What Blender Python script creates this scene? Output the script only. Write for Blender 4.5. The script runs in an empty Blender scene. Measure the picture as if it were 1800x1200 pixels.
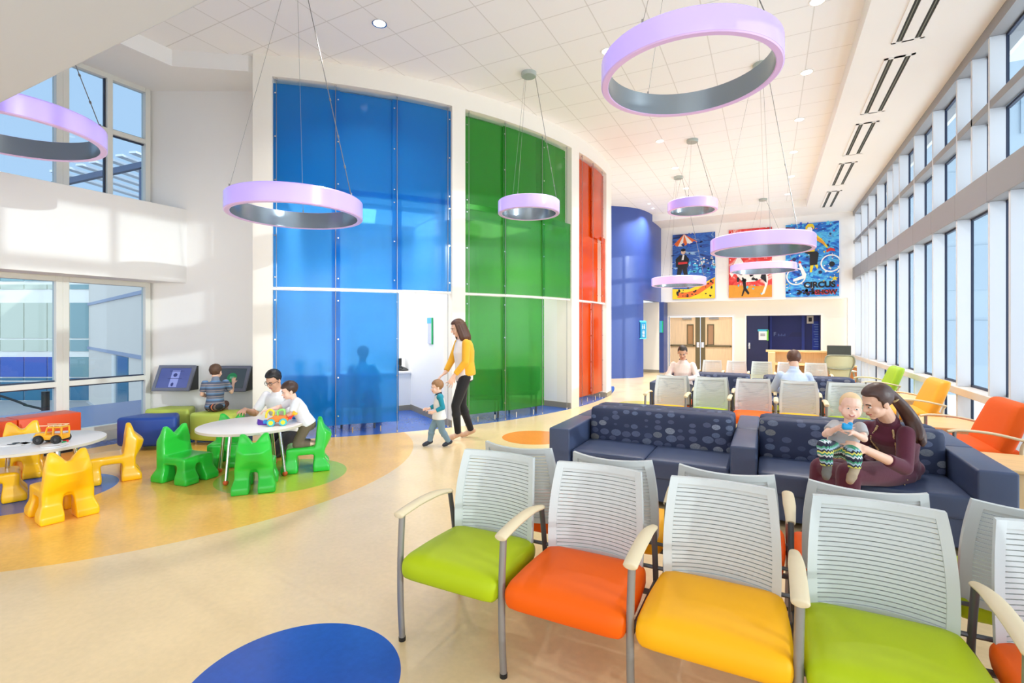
import bpy, bmesh, math, random
from mathutils import Vector, Matrix, noise
R_ = math.radians
random.seed(7)
scene = bpy.context.scene
COL = scene.collection

# ------------------------------------------------------------------ camera, sky, sun, exposure
CAM_H = 1.6; F_PX = 875.0; HORIZON = 577.0
YAW = math.atan(450.0 / F_PX)
VX, VY = -math.sin(YAW), math.cos(YAW)     # horizontal view direction
RX, RY = math.cos(YAW), math.sin(YAW)      # camera right
cam_data = bpy.data.cameras.new('camera')
cam_data.sensor_width = 36.0
cam_data.lens = 36.0 * F_PX / 1800.0
cam_data.shift_y = -(600.0 - HORIZON) / 1800.0
cam_data.clip_end = 400
cam = bpy.data.objects.new('camera', cam_data)
cam.location = (0, 0, CAM_H)
cam.rotation_euler = (R_(90), 0, YAW)
COL.objects.link(cam)
scene.camera = cam

scene.view_settings.view_transform = 'Standard'
scene.view_settings.look = 'None'
scene.view_settings.gamma = 1.0
scene.view_settings.use_curve_mapping = False
scene.view_settings.exposure = 0.10
try:
    scene.cycles.max_bounces = 10
    scene.cycles.diffuse_bounces = 6
    scene.cycles.transparent_max_bounces = 24
    scene.cycles.sample_clamp_indirect = 6.0
except Exception:
    pass

SUN_DIR = Vector((-1.0, 0.13, -0.178)).normalized()
world = bpy.data.worlds.new('sky'); scene.world = world
world.use_nodes = True
wn = world.node_tree.nodes; wl = world.node_tree.links
for n in list(wn): wn.remove(n)
w_out = wn.new('ShaderNodeOutputWorld'); w_bg = wn.new('ShaderNodeBackground')
w_tc = wn.new('ShaderNodeTexCoord')
w_dot = wn.new('ShaderNodeVectorMath'); w_dot.operation = 'DOT_PRODUCT'
w_dot.inputs[1].default_value = (0.92, -0.12, -0.66)
w_ramp = wn.new('ShaderNodeValToRGB')
w_map = wn.new('ShaderNodeMapRange')
w_map.inputs['From Min'].default_value = -1; w_map.inputs['From Max'].default_value = 1
e = w_ramp.color_ramp.elements
e[0].position = 0.0; e[0].color = (0.56, 0.74, 0.98, 1)
e[1].position = 1.0; e[1].color = (1.0, 1.0, 1.0, 1)
e2 = e.new(0.5); e2.color = (0.86, 0.93, 1.0, 1)
w_str = wn.new('ShaderNodeMapRange')
w_str.inputs['From Min'].default_value = -0.6; w_str.inputs['From Max'].default_value = 1
w_str.inputs['To Min'].default_value = 1.0; w_str.inputs['To Max'].default_value = 3.6
wl.new(w_tc.outputs['Generated'], w_dot.inputs[0])
wl.new(w_dot.outputs['Value'], w_map.inputs['Value'])
wl.new(w_map.outputs[0], w_ramp.inputs[0])
wl.new(w_dot.outputs['Value'], w_str.inputs['Value'])
wl.new(w_ramp.outputs[0], w_bg.inputs['Color'])
wl.new(w_str.outputs[0], w_bg.inputs['Strength'])
wl.new(w_bg.outputs[0], w_out.inputs[0])

sun_d = bpy.data.lights.new('sun', 'SUN'); sun_d.energy = 1.6; sun_d.angle = R_(0.6); sun_d.color = (1.0, 0.96, 0.88)
sun = bpy.data.objects.new('sun', sun_d)
sun.rotation_euler = SUN_DIR.to_track_quat('-Z', 'Y').to_euler()
sun.location = (30, 0, 12)
COL.objects.link(sun)
DOWNLIGHT_W = 38.0
ALCOVE_W = 27.0

# ------------------------------------------------------------------ geometry of the place
Z_SOFFIT, Z_TILE, Z_OPEN = 5.27, 5.50, 5.20
X_RIGHT, X_LEFT, X_BULK, Y_BACK = 2.38, -8.50, -8.0, 18.8
CX, CY, CR = -11.184, 10.899, 7.85         # centre and radius of the curved wall

def ray(px):                                # horizontal direction of sight through a column of the photograph
    k = (px - 900.0) / F_PX
    return VX + k * RX, VY + k * RY
def at_depth(px, d, z=0.0):
    a, b = ray(px); return Vector((a * d, b * d, z))
def fl(px, py, z=0.0):                      # point at height z seen at a pixel
    return at_depth(px, F_PX * (CAM_H - z) / (py - HORIZON), z)
def on_x(px, x):
    a, b = ray(px); return b * x / a
def on_y(px, y):
    a, b = ray(px); return a * y / b
def on_circle(px, rad=None):                # angle on the curved wall
    rad = rad or CR
    a, b = ray(px)
    A = a * a + b * b; B = -2 * (a * CX + b * CY); Cc = CX * CX + CY * CY - rad * rad
    disc = max(B * B - 4 * A * Cc, 0.0)
    t = (-B - math.sqrt(disc)) / (2 * A)
    return math.atan2(b * t - CY, a * t - CX)
def polar(rad, ang, z=0.0):
    return Vector((CX + rad * math.cos(ang), CY + rad * math.sin(ang), z))

# ------------------------------------------------------------------ materials
def lin(c):
    def f(v):
        v /= 255.0
        return v / 12.92 if v <= 0.04045 else ((v + 0.055) / 1.055) ** 2.4
    return tuple(f(v) for v in c) + (1.0,)
def mat(name, rgb, rough=0.5, metal=0.0, var=0.0, scale=8.0, coat=0.0, bump=0.0, bscale=120.0, spec=0.5, sheen=0.0, emit=None, estr=0.0):
    m = bpy.data.materials.new(name); m.use_nodes = True
    nt = m.node_tree; b = nt.nodes['Principled BSDF']
    c = lin(rgb)
    b.inputs['Base Color'].default_value = c
    b.inputs['Roughness'].default_value = rough
    b.inputs['Metallic'].default_value = metal
    b.inputs['Coat Weight'].default_value = coat
    b.inputs['Coat Roughness'].default_value = 0.12
    b.inputs['Specular IOR Level'].default_value = spec
    b.inputs['Sheen Weight'].default_value = sheen
    if emit:
        b.inputs['Emission Color'].default_value = lin(emit); b.inputs['Emission Strength'].default_value = estr
    tc = nt.nodes.new('ShaderNodeTexCoord')
    if var > 0:
        nz = nt.nodes.new('ShaderNodeTexNoise'); nz.inputs['Scale'].default_value = scale; nz.inputs['Detail'].default_value = 5
        mx = nt.nodes.new('ShaderNodeMix'); mx.data_type = 'RGBA'
        mx.inputs[6].default_value = tuple(v * (1 - var) for v in c[:3]) + (1,)
        mx.inputs[7].default_value = tuple(min(1, v * (1 + var)) for v in c[:3]) + (1,)
        nt.links.new(tc.outputs['Object'], nz.inputs['Vector'])
        nt.links.new(nz.outputs['Fac'], mx.inputs[0]); nt.links.new(mx.outputs[2], b.inputs['Base Color'])
    if bump > 0:
        n2 = nt.nodes.new('ShaderNodeTexNoise'); n2.inputs['Scale'].default_value = bscale; n2.inputs['Detail'].default_value = 3
        bp = nt.nodes.new('ShaderNodeBump'); bp.inputs['Strength'].default_value = bump; bp.inputs['Distance'].default_value = 0.01
        nt.links.new(tc.outputs['Object'], n2.inputs['Vector']); nt.links.new(n2.outputs['Fac'], bp.inputs['Height'])
        nt.links.new(bp.outputs[0], b.inputs['Normal'])
    return m
class NT:                                   # small helper to write node graphs
    def __init__(s, m): s.m = m; s.t = m.node_tree; s.b = s.t.nodes['Principled BSDF']
    def n(s, kind, **kw):
        x = s.t.nodes.new('ShaderNode' + kind)
        for k, v in kw.items(): setattr(x, k, v)
        return x
    def l(s, a, b): s.t.links.new(a, b)
    def math(s, op, a, b=None, c=None):
        x = s.n('Math', operation=op)
        for i, q in enumerate((a, b, c)):
            if q is None: continue
            if isinstance(q, (int, float)): x.inputs[i].default_value = q
            else: s.l(q, x.inputs[i])
        return x.outputs[0]
    def mix(s, fac, a, b):
        x = s.n('Mix', data_type='RGBA')
        for i, q in ((0, fac), (6, a), (7, b)):
            if isinstance(q, (int, float)): x.inputs[i].default_value = q
            elif isinstance(q, tuple): x.inputs[i].default_value = q
            else: s.l(q, x.inputs[i])
        return x.outputs[2]
    def xyz(s, which='Object'):
        tc = s.n('TexCoord'); sp = s.n('SeparateXYZ'); s.l(tc.outputs[which], sp.inputs[0])
        return tc.outputs[which], sp.outputs[0], sp.outputs[1], sp.outputs[2]
    def noise(s, vec, scale, detail=4):
        x = s.n('TexNoise'); x.inputs['Scale'].default_value = scale; x.inputs['Detail'].default_value = detail
        s.l(vec, x.inputs['Vector']); return x.outputs['Fac']

def glass_mat(name, tint=(235, 245, 250), ior=1.45):
    m = bpy.data.materials.new(name); m.use_nodes = True
    nt = m.node_tree; nt.nodes.clear()
    o = nt.nodes.new('ShaderNodeOutputMaterial'); t = nt.nodes.new('ShaderNodeBsdfTransparent'); g = nt.nodes.new('ShaderNodeBsdfGlossy')
    fr = nt.nodes.new('ShaderNodeFresnel'); fr.inputs[0].default_value = ior
    mx = nt.nodes.new('ShaderNodeMixShader')
    t.inputs[0].default_value = lin(tint); g.inputs['Roughness'].default_value = 0.02
    ge = nt.nodes.new('ShaderNodeNewGeometry'); fm = nt.nodes.new('ShaderNodeMath'); fm.operation = 'MULTIPLY_ADD'   # reflect on the entry face only
    fm.inputs[1].default_value = -1.0; fm.inputs[2].default_value = 1.0
    f2 = nt.nodes.new('ShaderNodeMath'); f2.operation = 'MULTIPLY'
    nt.links.new(ge.outputs['Backfacing'], fm.inputs[0]); nt.links.new(fm.outputs[0], f2.inputs[0]); nt.links.new(fr.outputs[0], f2.inputs[1])
    nt.links.new(f2.outputs[0], mx.inputs[0]); nt.links.new(t.outputs[0], mx.inputs[1]); nt.links.new(g.outputs[0], mx.inputs[2])
    nt.links.new(mx.outputs[0], o.inputs[0])
    return m
def frosted_mat(name, rgb, deep, clear=0.5):
    m = bpy.data.materials.new(name); m.use_nodes = True
    nt = m.node_tree; nt.nodes.clear()
    N = nt.nodes.new; L = nt.links.new
    o = N('ShaderNodeOutputMaterial')
    rf = N('ShaderNodeBsdfRefraction'); rf.inputs['Roughness'].default_value = 0.24; rf.inputs['IOR'].default_value = 1.12; rf.inputs['Color'].default_value = lin(rgb)
    tl = N('ShaderNodeBsdfTranslucent'); tl.inputs['Color'].default_value = lin(rgb)
    df = N('ShaderNodeBsdfDiffuse'); df.inputs['Color'].default_value = lin(deep)
    gl = N('ShaderNodeBsdfGlossy'); gl.inputs['Roughness'].default_value = 0.13
    fr = N('ShaderNodeFresnel'); fr.inputs[0].default_value = 1.42
    a = N('ShaderNodeMixShader'); a.inputs[0].default_value = 0.72
    b = N('ShaderNodeMixShader'); b.inputs[0].default_value = clear
    c = N('ShaderNodeMixShader')
    L(tl.outputs[0], a.inputs[1]); L(df.outputs[0], a.inputs[2])
    L(a.outputs[0], b.inputs[1]); L(rf.outputs[0], b.inputs[2])
    ge = N('ShaderNodeNewGeometry'); fm = N('ShaderNodeMath'); fm.operation = 'MULTIPLY_ADD'; fm.inputs[1].default_value = -1.0; fm.inputs[2].default_value = 1.0
    f2 = N('ShaderNodeMath'); f2.operation = 'MULTIPLY'
    L(ge.outputs['Backfacing'], fm.inputs[0]); L(fm.outputs[0], f2.inputs[0]); L(fr.outputs[0], f2.inputs[1])
    L(f2.outputs[0], c.inputs[0]); L(b.outputs[0], c.inputs[1]); L(gl.outputs[0], c.inputs[2])
    L(c.outputs[0], o.inputs[0])
    return m

# ------------------------------------------------------------------ mesh helpers
def xf(bm, verts, loc=(0, 0, 0), rot=None, scale=None):
    M = Matrix.Translation(Vector(loc))
    if rot is not None:
        M = M @ (rot.to_4x4() if isinstance(rot, Matrix) else Matrix.Rotation(rot, 4, 'Z'))
    if scale is not None: M = M @ Matrix.Diagonal((*scale, 1))
    bmesh.ops.transform(bm, matrix=M, verts=verts)
def box(bm, lo, hi, rot=None, loc=None, bevel=0.0, seg=2):
    g = bmesh.ops.create_cube(bm, size=1.0)['verts']
    c = [(a + b) / 2 for a, b in zip(lo, hi)]; s = [abs(b - a) for a, b in zip(lo, hi)]
    xf(bm, g, c, None, s)
    if bevel > 0:
        es = list({e for v in g for e in v.link_edges})
        r = bmesh.ops.bevel(bm, geom=es, offset=bevel, segments=seg, affect='EDGES', profile=0.5)
        g = list({v for f in r['faces'] for v in f.verts} | {v for v in g if v.is_valid})
    if rot is not None or loc is not None:
        xf(bm, g, loc or (0, 0, 0), rot)
    return g
def frame_from(d):
    d = Vector(d).normalized()
    u = Vector((0, 0, 1)) if abs(d.z) < 0.9 else Vector((1, 0, 0))
    a = d.cross(u).normalized(); b = a.cross(d).normalized()
    return a, b, d
def ring(bm, c, u, v, n=16):
    return [bm.verts.new(Vector(c) + u * math.cos(2 * math.pi * i / n) + v * math.sin(2 * math.pi * i / n)) for i in range(n)]
def bridge(bm, a, b):
    n = len(a)
    for i in range(n):
        try: bm.faces.new((a[i], a[(i + 1) % n], b[(i + 1) % n], b[i]))
        except ValueError: pass
def cap(bm, r, flip=False):
    try: bm.faces.new(list(reversed(r)) if flip else r)
    except ValueError: pass
def cyl(bm, p0, p1, r0, r1=None, n=16):
    r1 = r0 if r1 is None else r1
    p0 = Vector(p0); p1 = Vector(p1); a, b, d = frame_from(p1 - p0)
    A = ring(bm, p0, a * r0, b * r0, n); B = ring(bm, p1, a * r1, b * r1, n)
    bridge(bm, A, B); cap(bm, A, True); cap(bm, B)
def tube(bm, pts, r, n=10, flat=None):
    pts = [Vector(p) for p in pts]; prev = None; first = None; a0 = None
    for i, p in enumerate(pts):
        d = (pts[min(i + 1, len(pts) - 1)] - pts[max(i - 1, 0)])
        a, b, _ = frame_from(d)
        if a0 is not None and a.dot(a0) < 0: a = -a; b = -b
        a0 = a
        rr = r[i] if isinstance(r, (list, tuple)) else r
        fa, fb = flat or (1, 1)
        q = ring(bm, p, a * rr * fa, b * rr * fb, n)
        if prev: bridge(bm, prev, q)
        else: first = q
        prev = q
    cap(bm, first, True); cap(bm, prev)
def smooth_path(pts, n=6):
    pts = [Vector(p) for p in pts]; out = []
    for i in range(len(pts) - 1):
        p0 = pts[max(i - 1, 0)]; p1 = pts[i]; p2 = pts[i + 1]; p3 = pts[min(i + 2, len(pts) - 1)]
        for k in range(n):
            t = k / n
            out.append(0.5 * ((2 * p1) + (p2 - p0) * t + (2 * p0 - 5 * p1 + 4 * p2 - p3) * t * t + (3 * p1 - p0 - 3 * p2 + p3) * t ** 3))
    out.append(pts[-1]); return out
def ell(bm, c, r, rot=None, u=16, v=10):
    g = bmesh.ops.create_uvsphere(bm, u_segments=u, v_segments=v, radius=1.0)['verts']
    if isinstance(r, (int, float)): r = (r, r, r)
    xf(bm, g, c, rot, r)
def capsule(bm, p0, p1, r0, r1=None, c0=True, c1=True, n=14):
    r1 = r0 if r1 is None else r1
    cyl(bm, p0, p1, r0, r1, n)
    if c0: ell(bm, p0, r0 * 0.995, None, n, 8)
    if c1: ell(bm, p1, r1 * 0.995, None, n, 8)
def loft(bm, rings, n=20):
    prev = None; first = None
    for c, u, v in rings:
        q = ring(bm, c, Vector(u), Vector(v), n)
        if prev: bridge(bm, prev, q)
        else: first = q
        prev = q
    cap(bm, first, True); cap(bm, prev)
def prism(bm, poly, z0, z1):
    a = [bm.verts.new((p[0], p[1], z0)) for p in poly]; b = [bm.verts.new((p[0], p[1], z1)) for p in poly]
    bridge(bm, a, b); cap(bm, a, True); cap(bm, b)
    return a + b
def lathe(bm, prof, c=(0, 0, 0), n=48, closed=True):
    rows = []
    for r, z in prof:
        rows.append([bm.verts.new((c[0] + r * math.cos(2 * math.pi * i / n), c[1] + r * math.sin(2 * math.pi * i / n), c[2] + z)) for i in range(n)])
    for i in range(len(rows) - (0 if closed else 1)):
        bridge(bm, rows[i], rows[(i + 1) % len(rows)])
    if not closed:
        cap(bm, rows[0], True); cap(bm, rows[-1])
def rbox(bm, lo, hi, r=0.04, crown=(0, 0), n=8, rot=None, loc=None):
    """soft cushion: a finely divided box with rounded edges and a domed top / bottom"""
    old = set(bm.verts)
    g = bmesh.ops.create_cube(bm, size=2.0)
    es = list({e for v in g['verts'] for e in v.link_edges})
    bmesh.ops.subdivide_edges(bm, edges=es, cuts=n, use_grid_fill=True)
    vs = [v for v in bm.verts if v not in old]
    c = Vector([(a + b) / 2 for a, b in zip(lo, hi)]); h = Vector([abs(b - a) / 2 for a, b in zip(lo, hi)])
    rr = min(r, min(h) * 0.98)
    for v in vs:
        def warp(t, hh):   # concentrate the rows near the rounded rim
            return math.copysign(1 - (1 - abs(t)) ** 1.6, t) * hh
        p = Vector((warp(v.co.x, h.x), warp(v.co.y, h.y), warp(v.co.z, h.z)))
        inner = Vector([max(-(hh - rr), min(hh - rr, pp)) for pp, hh in zip(p, h)])
        d = p - inner
        if d.length > 1e-9: p = inner + d.normalized() * rr
        ux, uy = p.x / h.x, p.y / h.y
        k = max(0, 1 - ux * ux) * max(0, 1 - uy * uy)
        if p.z > 0: p.z += crown[0] * k * (p.z / h.z)
        else: p.z += crown[1] * k * (p.z / h.z)
        v.co = p + c
    if rot is not None or loc is not None: xf(bm, vs, loc or (0, 0, 0), rot)
    return vs
def arc_slab(bm, r0, r1, a0, a1, z0, z1, seg=16):
    rows = []
    for i in range(seg + 1):
        a = a0 + (a1 - a0) * i / seg
        rows.append([bm.verts.new(polar(r, a, z)) for r, z in ((r0, z0), (r1, z0), (r1, z1), (r0, z1))])
    for i in range(seg): bridge(bm, rows[i], rows[i + 1])
    cap(bm, rows[0], True); cap(bm, rows[-1])

def obj(name, bm, m=None, parent=None, smooth=False, loc=None, rotz=None, angle=None):
    bmesh.ops.recalc_face_normals(bm, faces=bm.faces)
    me = bpy.data.meshes.new(name); bm.to_mesh(me); bm.free()
    if smooth: me.polygons.foreach_set('use_smooth', [True] * len(me.polygons))
    if m is not None:
        for x in (m if isinstance(m, (list, tuple)) else [m]): me.materials.append(x)
    if smooth and angle is not None:
        try: me.set_sharp_from_angle(angle=R_(angle))
        except Exception: pass
    o = bpy.data.objects.new(name, me); COL.objects.link(o)
    if parent is not None: o.parent = parent
    if loc is not None: o.location = loc
    if rotz is not None: o.rotation_euler.z = rotz
    return o
def tag(o, label, cat, group=None, kind=None):
    o['label'] = label; o['category'] = cat
    if group: o['group'] = group
    if kind: o['kind'] = kind
    return o
def thing(name, label, cat, loc=(0, 0, 0), rotz=0.0, group=None):
    o = bpy.data.objects.new(name, None); COL.objects.link(o)
    o.empty_display_size = 0.1
    o.location = loc; o.rotation_euler = (0, 0, rotz)
    return tag(o, label, cat, group)
def struct(name, bm, m, parent=None, **kw):
    o = obj(name, bm, m, parent, **kw)
    if parent is None: o['kind'] = 'structure'
    return o
def copy_tree(o, parent=None):
    c = o.copy(); COL.objects.link(c); c.parent = parent
    for ch in list(o.children): copy_tree(ch, c)
    return c
def B(): return bmesh.new()
def solid(name, bm, m, parent=None, voxel=0.006, smooth=6, loc=None, rotz=None):
    """closed overlapping shapes fused into one continuous skin"""
    bmesh.ops.recalc_face_normals(bm, faces=bm.faces)
    me = bpy.data.meshes.new('raw'); bm.to_mesh(me); bm.free()
    t = bpy.data.objects.new('raw', me); COL.objects.link(t)
    md = t.modifiers.new('r', 'REMESH'); md.mode = 'VOXEL'; md.voxel_size = voxel
    if smooth:
        sm = t.modifiers.new('s', 'SMOOTH'); sm.factor = 0.5; sm.iterations = smooth
    dg = bpy.context.evaluated_depsgraph_get(); dg.update()
    new = bpy.data.meshes.new_from_object(t.evaluated_get(dg))
    bpy.data.objects.remove(t); bpy.data.meshes.remove(me)
    new.name = name
    new.materials.clear()
    for x in (m if isinstance(m, (list, tuple)) else [m]): new.materials.append(x)
    new.polygons.foreach_set('use_smooth', [True] * len(new.polygons))
    o = bpy.data.objects.new(name, new); COL.objects.link(o)
    if parent is not None: o.parent = parent
    if loc is not None: o.location = loc
    if rotz is not None: o.rotation_euler.z = rotz
    return o
def text_mesh(name, body, size, m, parent, loc, rot, depth=0.002, align='CENTER', bold=0.0):
    cu = bpy.data.curves.new(name, 'FONT'); cu.body = body; cu.size = size; cu.extrude = depth; cu.align_x = align; cu.align_y = 'CENTER'
    cu.offset = bold
    t = bpy.data.objects.new(name, cu); COL.objects.link(t)
    dg = bpy.context.evaluated_depsgraph_get(); dg.update()
    me = bpy.data.meshes.new_from_object(t.evaluated_get(dg))
    bpy.data.objects.remove(t); bpy.data.curves.remove(cu)
    me.materials.clear(); me.materials.append(m)
    o = bpy.data.objects.new(name, me); COL.objects.link(o)
    if parent is not None: o.parent = parent
    o.location = loc; o.rotation_euler = rot
    return o

M = {}
M['white'] = mat('white_paint', (244, 242, 238), 0.65, var=0.012, scale=2)
M['cream'] = mat('cream_paint', (243, 238, 227), 0.65, var=0.012, scale=2)
M['grey_alu'] = mat('aluminium_frame', (196, 198, 200), 0.4, 0.2)
M['ivory_alu'] = mat('ivory_frame', (226, 224, 214), 0.45)
M['fin_white'] = mat('white_mullion', (214, 218, 223), 0.45)
M['dark_gasket'] = mat('dark_gasket', (38, 48, 72), 0.5)
M['spandrel'] = mat('grey_spandrel', (146, 146, 147), 0.45, 0.15)
M['glass'] = glass_mat('window_glass')
M['glass_r'] = glass_mat('tinted_window_glass', (226, 234, 240), 1.25)
M['base'] = mat('taupe_baseboard', (150, 142, 125), 0.5)
M['metal'] = mat('brushed_metal', (150, 148, 146), 0.35, 0.85)
M['chrome'] = mat('chrome', (215, 215, 218), 0.15, 1.0)
M['black'] = mat('black_plastic', (22, 22, 24), 0.4)
M['navy'] = mat('navy_paint', (52, 74, 138), 0.42, var=0.03, scale=2)
M['deepnavy'] = mat('deep_navy_paint', (24, 40, 122), 0.4)
# ================================================================== THE SETTING
# ------------------------------------------------------------------ floor
TABLE_G = fl(443, 745, 0.55); TABLE_Y = fl(58, 776, 0.55)
def floor_mat():
    m = mat('vinyl_floor', (238, 214, 172), 0.26, coat=0.15); g = NT(m)
    vec, x, y, z = g.xyz('Object')
    n1 = g.noise(vec, 3.0, 6); n2 = g.noise(vec, 28.0, 5)
    def tone(rgb, v):
        c = lin(rgb)
        lo = tuple(q * (1 - v) for q in c[:3]) + (1,); hi = tuple(min(1, q * (1 + v)) for q in c[:3]) + (1,)
        f = g.math('ADD', g.math('MULTIPLY', n1, 0.5), g.math('MULTIPLY', n2, 0.5))
        mr = g.n('MapRange'); mr.inputs['From Min'].default_value = 0.35; mr.inputs['From Max'].default_value = 0.65
        g.l(f, mr.inputs['Value'])
        return g.mix(mr.outputs[0], lo, hi)
    def circle(cx, cy, r):
        dx = g.math('SUBTRACT', x, cx); dy = g.math('SUBTRACT', y, cy)
        d = g.math('SQRT', g.math('ADD', g.math('MULTIPLY', dx, dx), g.math('MULTIPLY', dy, dy)))
        return g.math('LESS_THAN', d, r)
    c = tone((236, 208, 160), 0.05)
    c = g.mix(circle(-6.736, 3.503, 3.10), c, tone((244, 190, 92), 0.09))
    blue = tone((42, 88, 168), 0.12)
    depth = g.math('ADD', g.math('MULTIPLY', x, VX), g.math('MULTIPLY', y, VY))
    strip = g.math('MULTIPLY', g.math('GREATER_THAN', depth, 7.2), g.math('LESS_THAN', x, -6.0))
    strip = g.math('MAXIMUM', strip, g.math('LESS_THAN', x, -8.05))
    strip = g.math('MAXIMUM', strip, circle(CX, CY, CR - 0.005))
    strip = g.math('MULTIPLY', strip, g.math('LESS_THAN', y, 13.5))
    c = g.mix(strip, c, blue)
    c = g.mix(circle(-1.893, 1.541, 0.468), c, tone((28, 82, 176), 0.12))
    c = g.mix(circle(-3.06, 6.66, 0.47), c, tone((236, 140, 56), 0.06))
    c = g.mix(circle(-4.72, 3.70, 0.66), c, tone((176, 196, 62), 0.06))
    c = g.mix(circle(TABLE_Y.x - 0.30, TABLE_Y.y + 0.10, 0.66), c, tone((40, 90, 190), 0.10))
    p = fl(1126, 710); c = g.mix(circle(p.x, p.y, 0.47), c, tone((206, 200, 70), 0.06))
    g.l(c, g.b.inputs['Base Color'])
    return m
b = B(); box(b, (-12.5, -4, -0.15), (3.0, 20.6, 0)); struct('floor', b, floor_mat())

# ------------------------------------------------------------------ ceilings
def tile_mat():
    m = mat('ceiling_tile', (240, 238, 233), 0.8); g = NT(m)
    vec, x, y, z = g.xyz('Object')
    def line(q, off):
        f = g.math('FRACT', g.math('DIVIDE', g.math('ADD', q, off), 0.61))
        return g.math('MAXIMUM', g.math('LESS_THAN', f, 0.011), g.math('GREATER_THAN', f, 0.989))
    ln = g.math('MAXIMUM', line(x, 100.15), line(y, 100.37))
    fine = g.noise(vec, 160, 2)
    base = g.mix(fine, lin((243, 243, 243)), lin((250, 250, 250)))
    g.l(g.mix(ln, base, lin((222, 221, 219))), g.b.inputs['Base Color'])
    return m
X_STEP = 1.03; Y_STEP = 17.4
b = B(); box(b, (-9.2, -4, Z_TILE), (X_STEP, Y_STEP + 0.1, Z_TILE + 0.1)); struct('ceiling', b, tile_mat())
b = B(); box(b, (X_STEP, -4, Z_SOFFIT), (2.9, Y_BACK + 0.6, Z_TILE + 0.1)); struct('ceiling_soffit_window', b, M['white'])
b = B(); box(b, (-5.4, Y_STEP, Z_SOFFIT), (X_STEP, Y_BACK + 0.6, Z_TILE + 0.1)); struct('ceiling_soffit_back', b, M['white'])
FW0 = at_depth(261, 7.70); FW1 = at_depth(452, 7.70)     # the wall that faces the room at the left corner
dFW = (FW1 - FW0).normalized(); nFW = Vector((dFW.y, -dFW.x, 0))
FW0 = FW0 - dFW * 0.03; FW2 = FW1 + dFW * 0.35
b = B()
prism(b, [(X_LEFT - 0.2, -4), (-7.42, -4), (-7.42, 4.02), (-6.60, 4.60), (-6.30, 5.6), (FW2.x, FW2.y + 0.2), (FW0.x, FW0.y + 0.2), (X_LEFT - 0.2, 4.9)], Z_SOFFIT, Z_TILE + 0.05)
struct('ceiling_soffit_left', b, M['white'])
b = B(); box(b, (X_LEFT - 0.3, -4, 3.0), (-2.0, 1.30, Z_TILE + 0.05), bevel=0.01); struct('ceiling_bridge', b, mat('shade_grey_paint', (206, 212, 226), 0.65))  # shade is put into this grey, bluish against the warm floor bounce

# ------------------------------------------------------------------ left side: corner wall, bulkhead, windows
b = B()
off = nFW * -0.25
pts = [FW0, FW2, FW2 + off, FW0 + off]
if (FW1 - FW0).cross(off).z < 0: pts.reverse()
prism(b, [(p.x, p.y) for p in pts], 0, Z_SOFFIT + 0.02)
struct('wall_corner', b, M['white'])
Y_CORNER = 4.35
def window(name, x, y0, y1, z0, z1, vert, horiz, fw=0.07, dep=0.12, m=None, sgn=1):
    """a glazed bay in the plane X = x; frame in front of and behind the glass"""
    b = B()
    xa, xb = x - dep / 2, x + dep / 2
    for v in (y0 + fw / 2, y1 - fw / 2): box(b, (xa, v - fw / 2, z0), (xb, v + fw / 2, z1), bevel=0.004, seg=1)
    for h in (z0 + fw / 2, z1 - fw / 2): box(b, (xa + 0.004, y0 + fw, h - fw / 2), (xb - 0.004, y1 - fw, h + fw / 2), bevel=0.004, seg=1)
    for v in vert: box(b, (xa, v - fw / 2, z0), (xb, v + fw / 2, z1), bevel=0.004, seg=1)
    for h in horiz: box(b, (xa + 0.004, y0, h - fw / 2), (xb - 0.004, y1, h + fw / 2), bevel=0.004, seg=1)
    w = struct(name, b, m or M['ivory_alu'])
    b = B(); t = 0.018
    ys = sorted([y0] + list(vert) + [y1]); zs = sorted([z0] + list(horiz) + [z1])
    for i in range(len(ys) - 1):
        for j in range(len(zs) - 1):
            a0, a1, c0, c1 = ys[i] + fw / 2, ys[i + 1] - fw / 2, zs[j] + fw / 2, zs[j + 1] - fw / 2
            for q in ((a0, a0 + t, c0, c1), (a1 - t, a1, c0, c1)): box(b, (x - 0.03, q[0], q[2]), (x + 0.01, q[1], q[3]))
            for q in ((a0 + t, a1 - t, c0, c0 + t), (a0 + t, a1 - t, c1 - t, c1)): box(b, (x - 0.03, q[0], q[2]), (x + 0.01, q[1], q[3]))
    obj('gasket', b, M['dark_gasket'], w)
    b = B(); box(b, (x - 0.016, y0 + 0.02, z0 + 0.02), (x - 0.006, y1 - 0.02, z1 - 0.02)); obj('pane', b, M['glass'], w)
    return w
ym = on_x(107, X_LEFT); yc = on_x(261, X_LEFT)
window('window_1', X_LEFT, ym - 2.1, ym, 0.14, 2.30, [], [0.85])
window('window_2', X_LEFT, ym, yc, 0.14, 2.30, [], [0.85])
yd = on_x(190, X_LEFT)
window('window_3', X_LEFT, ym - 2.1, ym, 3.30, Z_SOFFIT, [], [4.45])
window('window_4', X_LEFT, ym, yc, 3.30, Z_SOFFIT, [yd], [4.45])
b = B(); box(b, (X_LEFT - 0.1, -4, 0), (X_LEFT + 0.08, yc, 0.14)); struct('trim_1', b, M['ivory_alu'])
b = B(); box(b, (X_LEFT - 0.1, -4.0, 2.30), (X_BULK, 5.2, 3.44), bevel=0.006); struct('wall_bulkhead', b, M['white'])
b = B(); box(b, (X_LEFT - 0.1, -4, 0), (X_LEFT + 0.05, ym - 2.1, Z_SOFFIT)); struct('wall_left', b, M['white'])

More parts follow.
